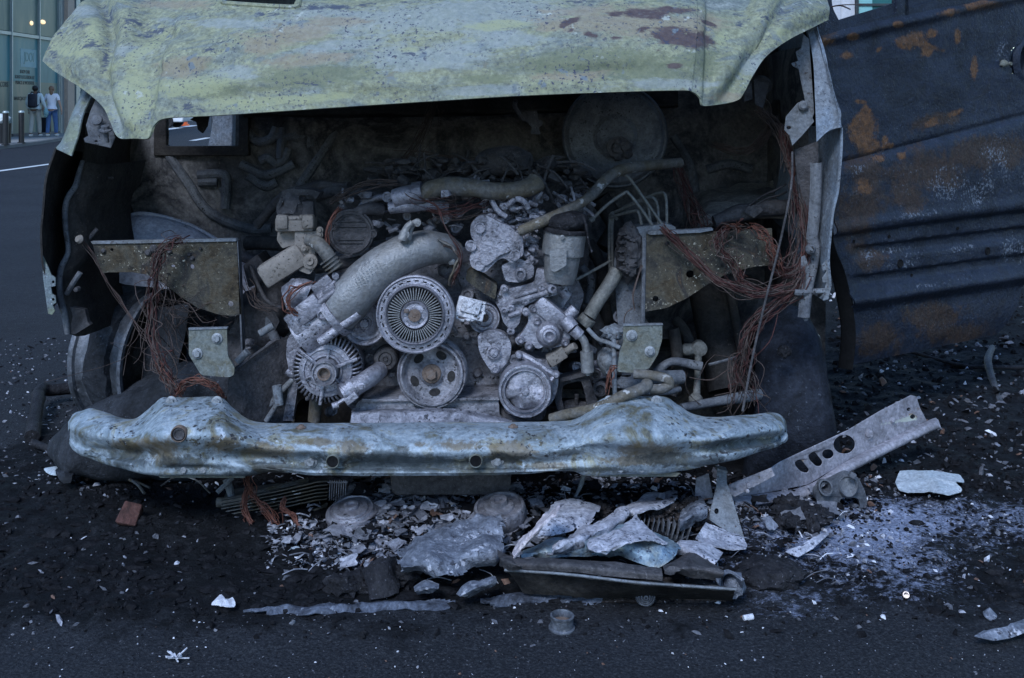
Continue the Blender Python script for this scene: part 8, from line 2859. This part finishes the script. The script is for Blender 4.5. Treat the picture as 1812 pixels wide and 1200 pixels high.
for k in range(1250):      # crumpled foil-like scraps knitting the heap together
    if k < 1080:
        x, y = rnd.gauss(730, 120), rnd.gauss(918, 40)
        if not (490 < x < 1000 and 862 < y < 1030) or (x < 600 and y < 930):
            continue
    else:
        x, y = rnd.uniform(990, 1480), rnd.uniform(850, 975)
    if 1215 < x < 1335 and y > 850:
        continue
    s_ = rnd.uniform(.005, .011) + .016 * rnd.random() ** 4
    p = GP(x, y)
    mb.mat(pick((6, 4, 3, .7 if s_ < .012 else .1, .2)) if x < 1000 else pick((2, 4, 6, .3, .5)))
    foilbit(mb, p + V((0, -.01, s_ * .5 + rnd.uniform(0, .02))), s_, rnd)
for k in range(260):      # splinters and bits of wire
    x, y = rnd.uniform(480, 1500), rnd.uniform(850, 1040)
    p = GP(x, y)
    a = rnd.uniform(0, 6.28)
    e = V((math.cos(a), math.sin(a), rnd.uniform(-.1, .5))).normalized()
    ln = rnd.uniform(.02, .07)
    mb.mat(pick((3, 4, 5, .7, 1)))
    mb.tube([p + V((0, 0, .006)), p + e * ln * .5 + V((0, 0, .012)), p + e * ln + V((rnd.uniform(-.01, .01), 0, .006))], rnd.uniform(.0008, .002), 4, 2)
clods = []
for k in range(10):
    bm = bmesh.new()
    bmesh.ops.create_icosphere(bm, subdivisions=2, radius=1.0)
    for v in bm.verts:
        v.co *= 1 + .55 * noise.fractal(v.co * 1.7 + V((k * 3.1, 0, 0)), 1, 2, 3)
    bm.verts.index_update()
    clods.append(([v.co.copy() for v in bm.verts], [tuple(v.index for v in f.verts) for f in bm.faces]))
    bm.free()
for k in range(900):   # clods of charred crust
    x, y = rnd.uniform(-20, 1830), rnd.uniform(845, 1080)
    p = GP(x, y)
    if rnd.random() > burn_amt(p.x, p.y) or (ash_amt(p.x, p.y) > .3 and rnd.random() < .93):
        continue
    s_ = abs(rnd.gauss(0, .007)) + .003
    cv, cf = clods[rnd.randrange(10)]
    a_ = rnd.uniform(0, 6.28)
    ca, sa = math.cos(a_) * s_, math.sin(a_) * s_
    ex, ez = rnd.uniform(.8, 1.7), rnd.uniform(.35, .75)
    mb.mat(2)
    mb.add([p + V(((v.x * ca - v.y * sa) * ex, v.x * sa + v.y * ca, v.z * s_ * ez)) for v in cv], cf)
for k in range(1500):   # powdery ash clumps
    x, y = rnd.uniform(1300, 1790), rnd.uniform(868, 1030)
    p = GP(x, y)
    if rnd.random() > ash_amt(p.x, p.y) * .9:
        continue
    s_ = abs(rnd.gauss(0, .003)) + .0012
    mb.mat(pick((4, 3, 3, 1.0, .3)))
    shard(mb, p + V((0, 0, s_ * .3)), s_, rnd, .7)
for k in range(900):   # bare road in front
    x, y = rnd.uniform(-20, 1830), rnd.uniform(1060, 1215)
    p = GP(x, y)
    s_ = abs(rnd.gauss(0, .0016)) + .0008
    mb.mat(pick((1.5, 3, 4, 1.2, .6)))
    shard(mb, p + V((0, 0, s_ * .2)), s_, rnd, .6)
for k in range(1900):   # under the door and to its left
    x, y = rnd.uniform(1470, 1860), 490 + 380 * rnd.random() ** .8
    p = GP(x, y)
    s_ = (abs(rnd.gauss(0, .006)) + .003) * p.y / 3.2
    mb.mat(pick((.8, 4, 10, .15, .25)))
    shard(mb, p + V((0, 0, s_ * .2)), s_, rnd, .7)
for k in range(700):   # left, by the wheel
    x, y = rnd.uniform(-20, 150), rnd.uniform(600, 860)
    p = GP(x, y)
    s_ = (abs(rnd.gauss(0, .0035)) + .0015) * p.y / 3.2
    mb.mat(pick((2.0, 3, 5, .6, .2)))
    shard(mb, p + V((0, 0, s_ * .2)), s_, rnd, .5)
for k in range(1500):   # under the beam
    x, y = rnd.uniform(130, 1300), rnd.uniform(790, 880)
    p = GP(x, y)
    s_ = abs(rnd.gauss(0, .006)) + .002
    mb.mat(pick((1.2, 3, 8, .5, .5)))
    shard(mb, p + V((0, 0, s_ * .2)), s_, rnd, .6)
mb.build('debris_grit', FL, None, origin=(0, 0, 0), smooth=45, label='countless burnt flakes and grit scattered over the road around the van', category='debris', kind='stuff')

# ------------------------------------------------------------------ tidy
for o in list(COL.objects):
    if '_o' in o:
        del o['_o']
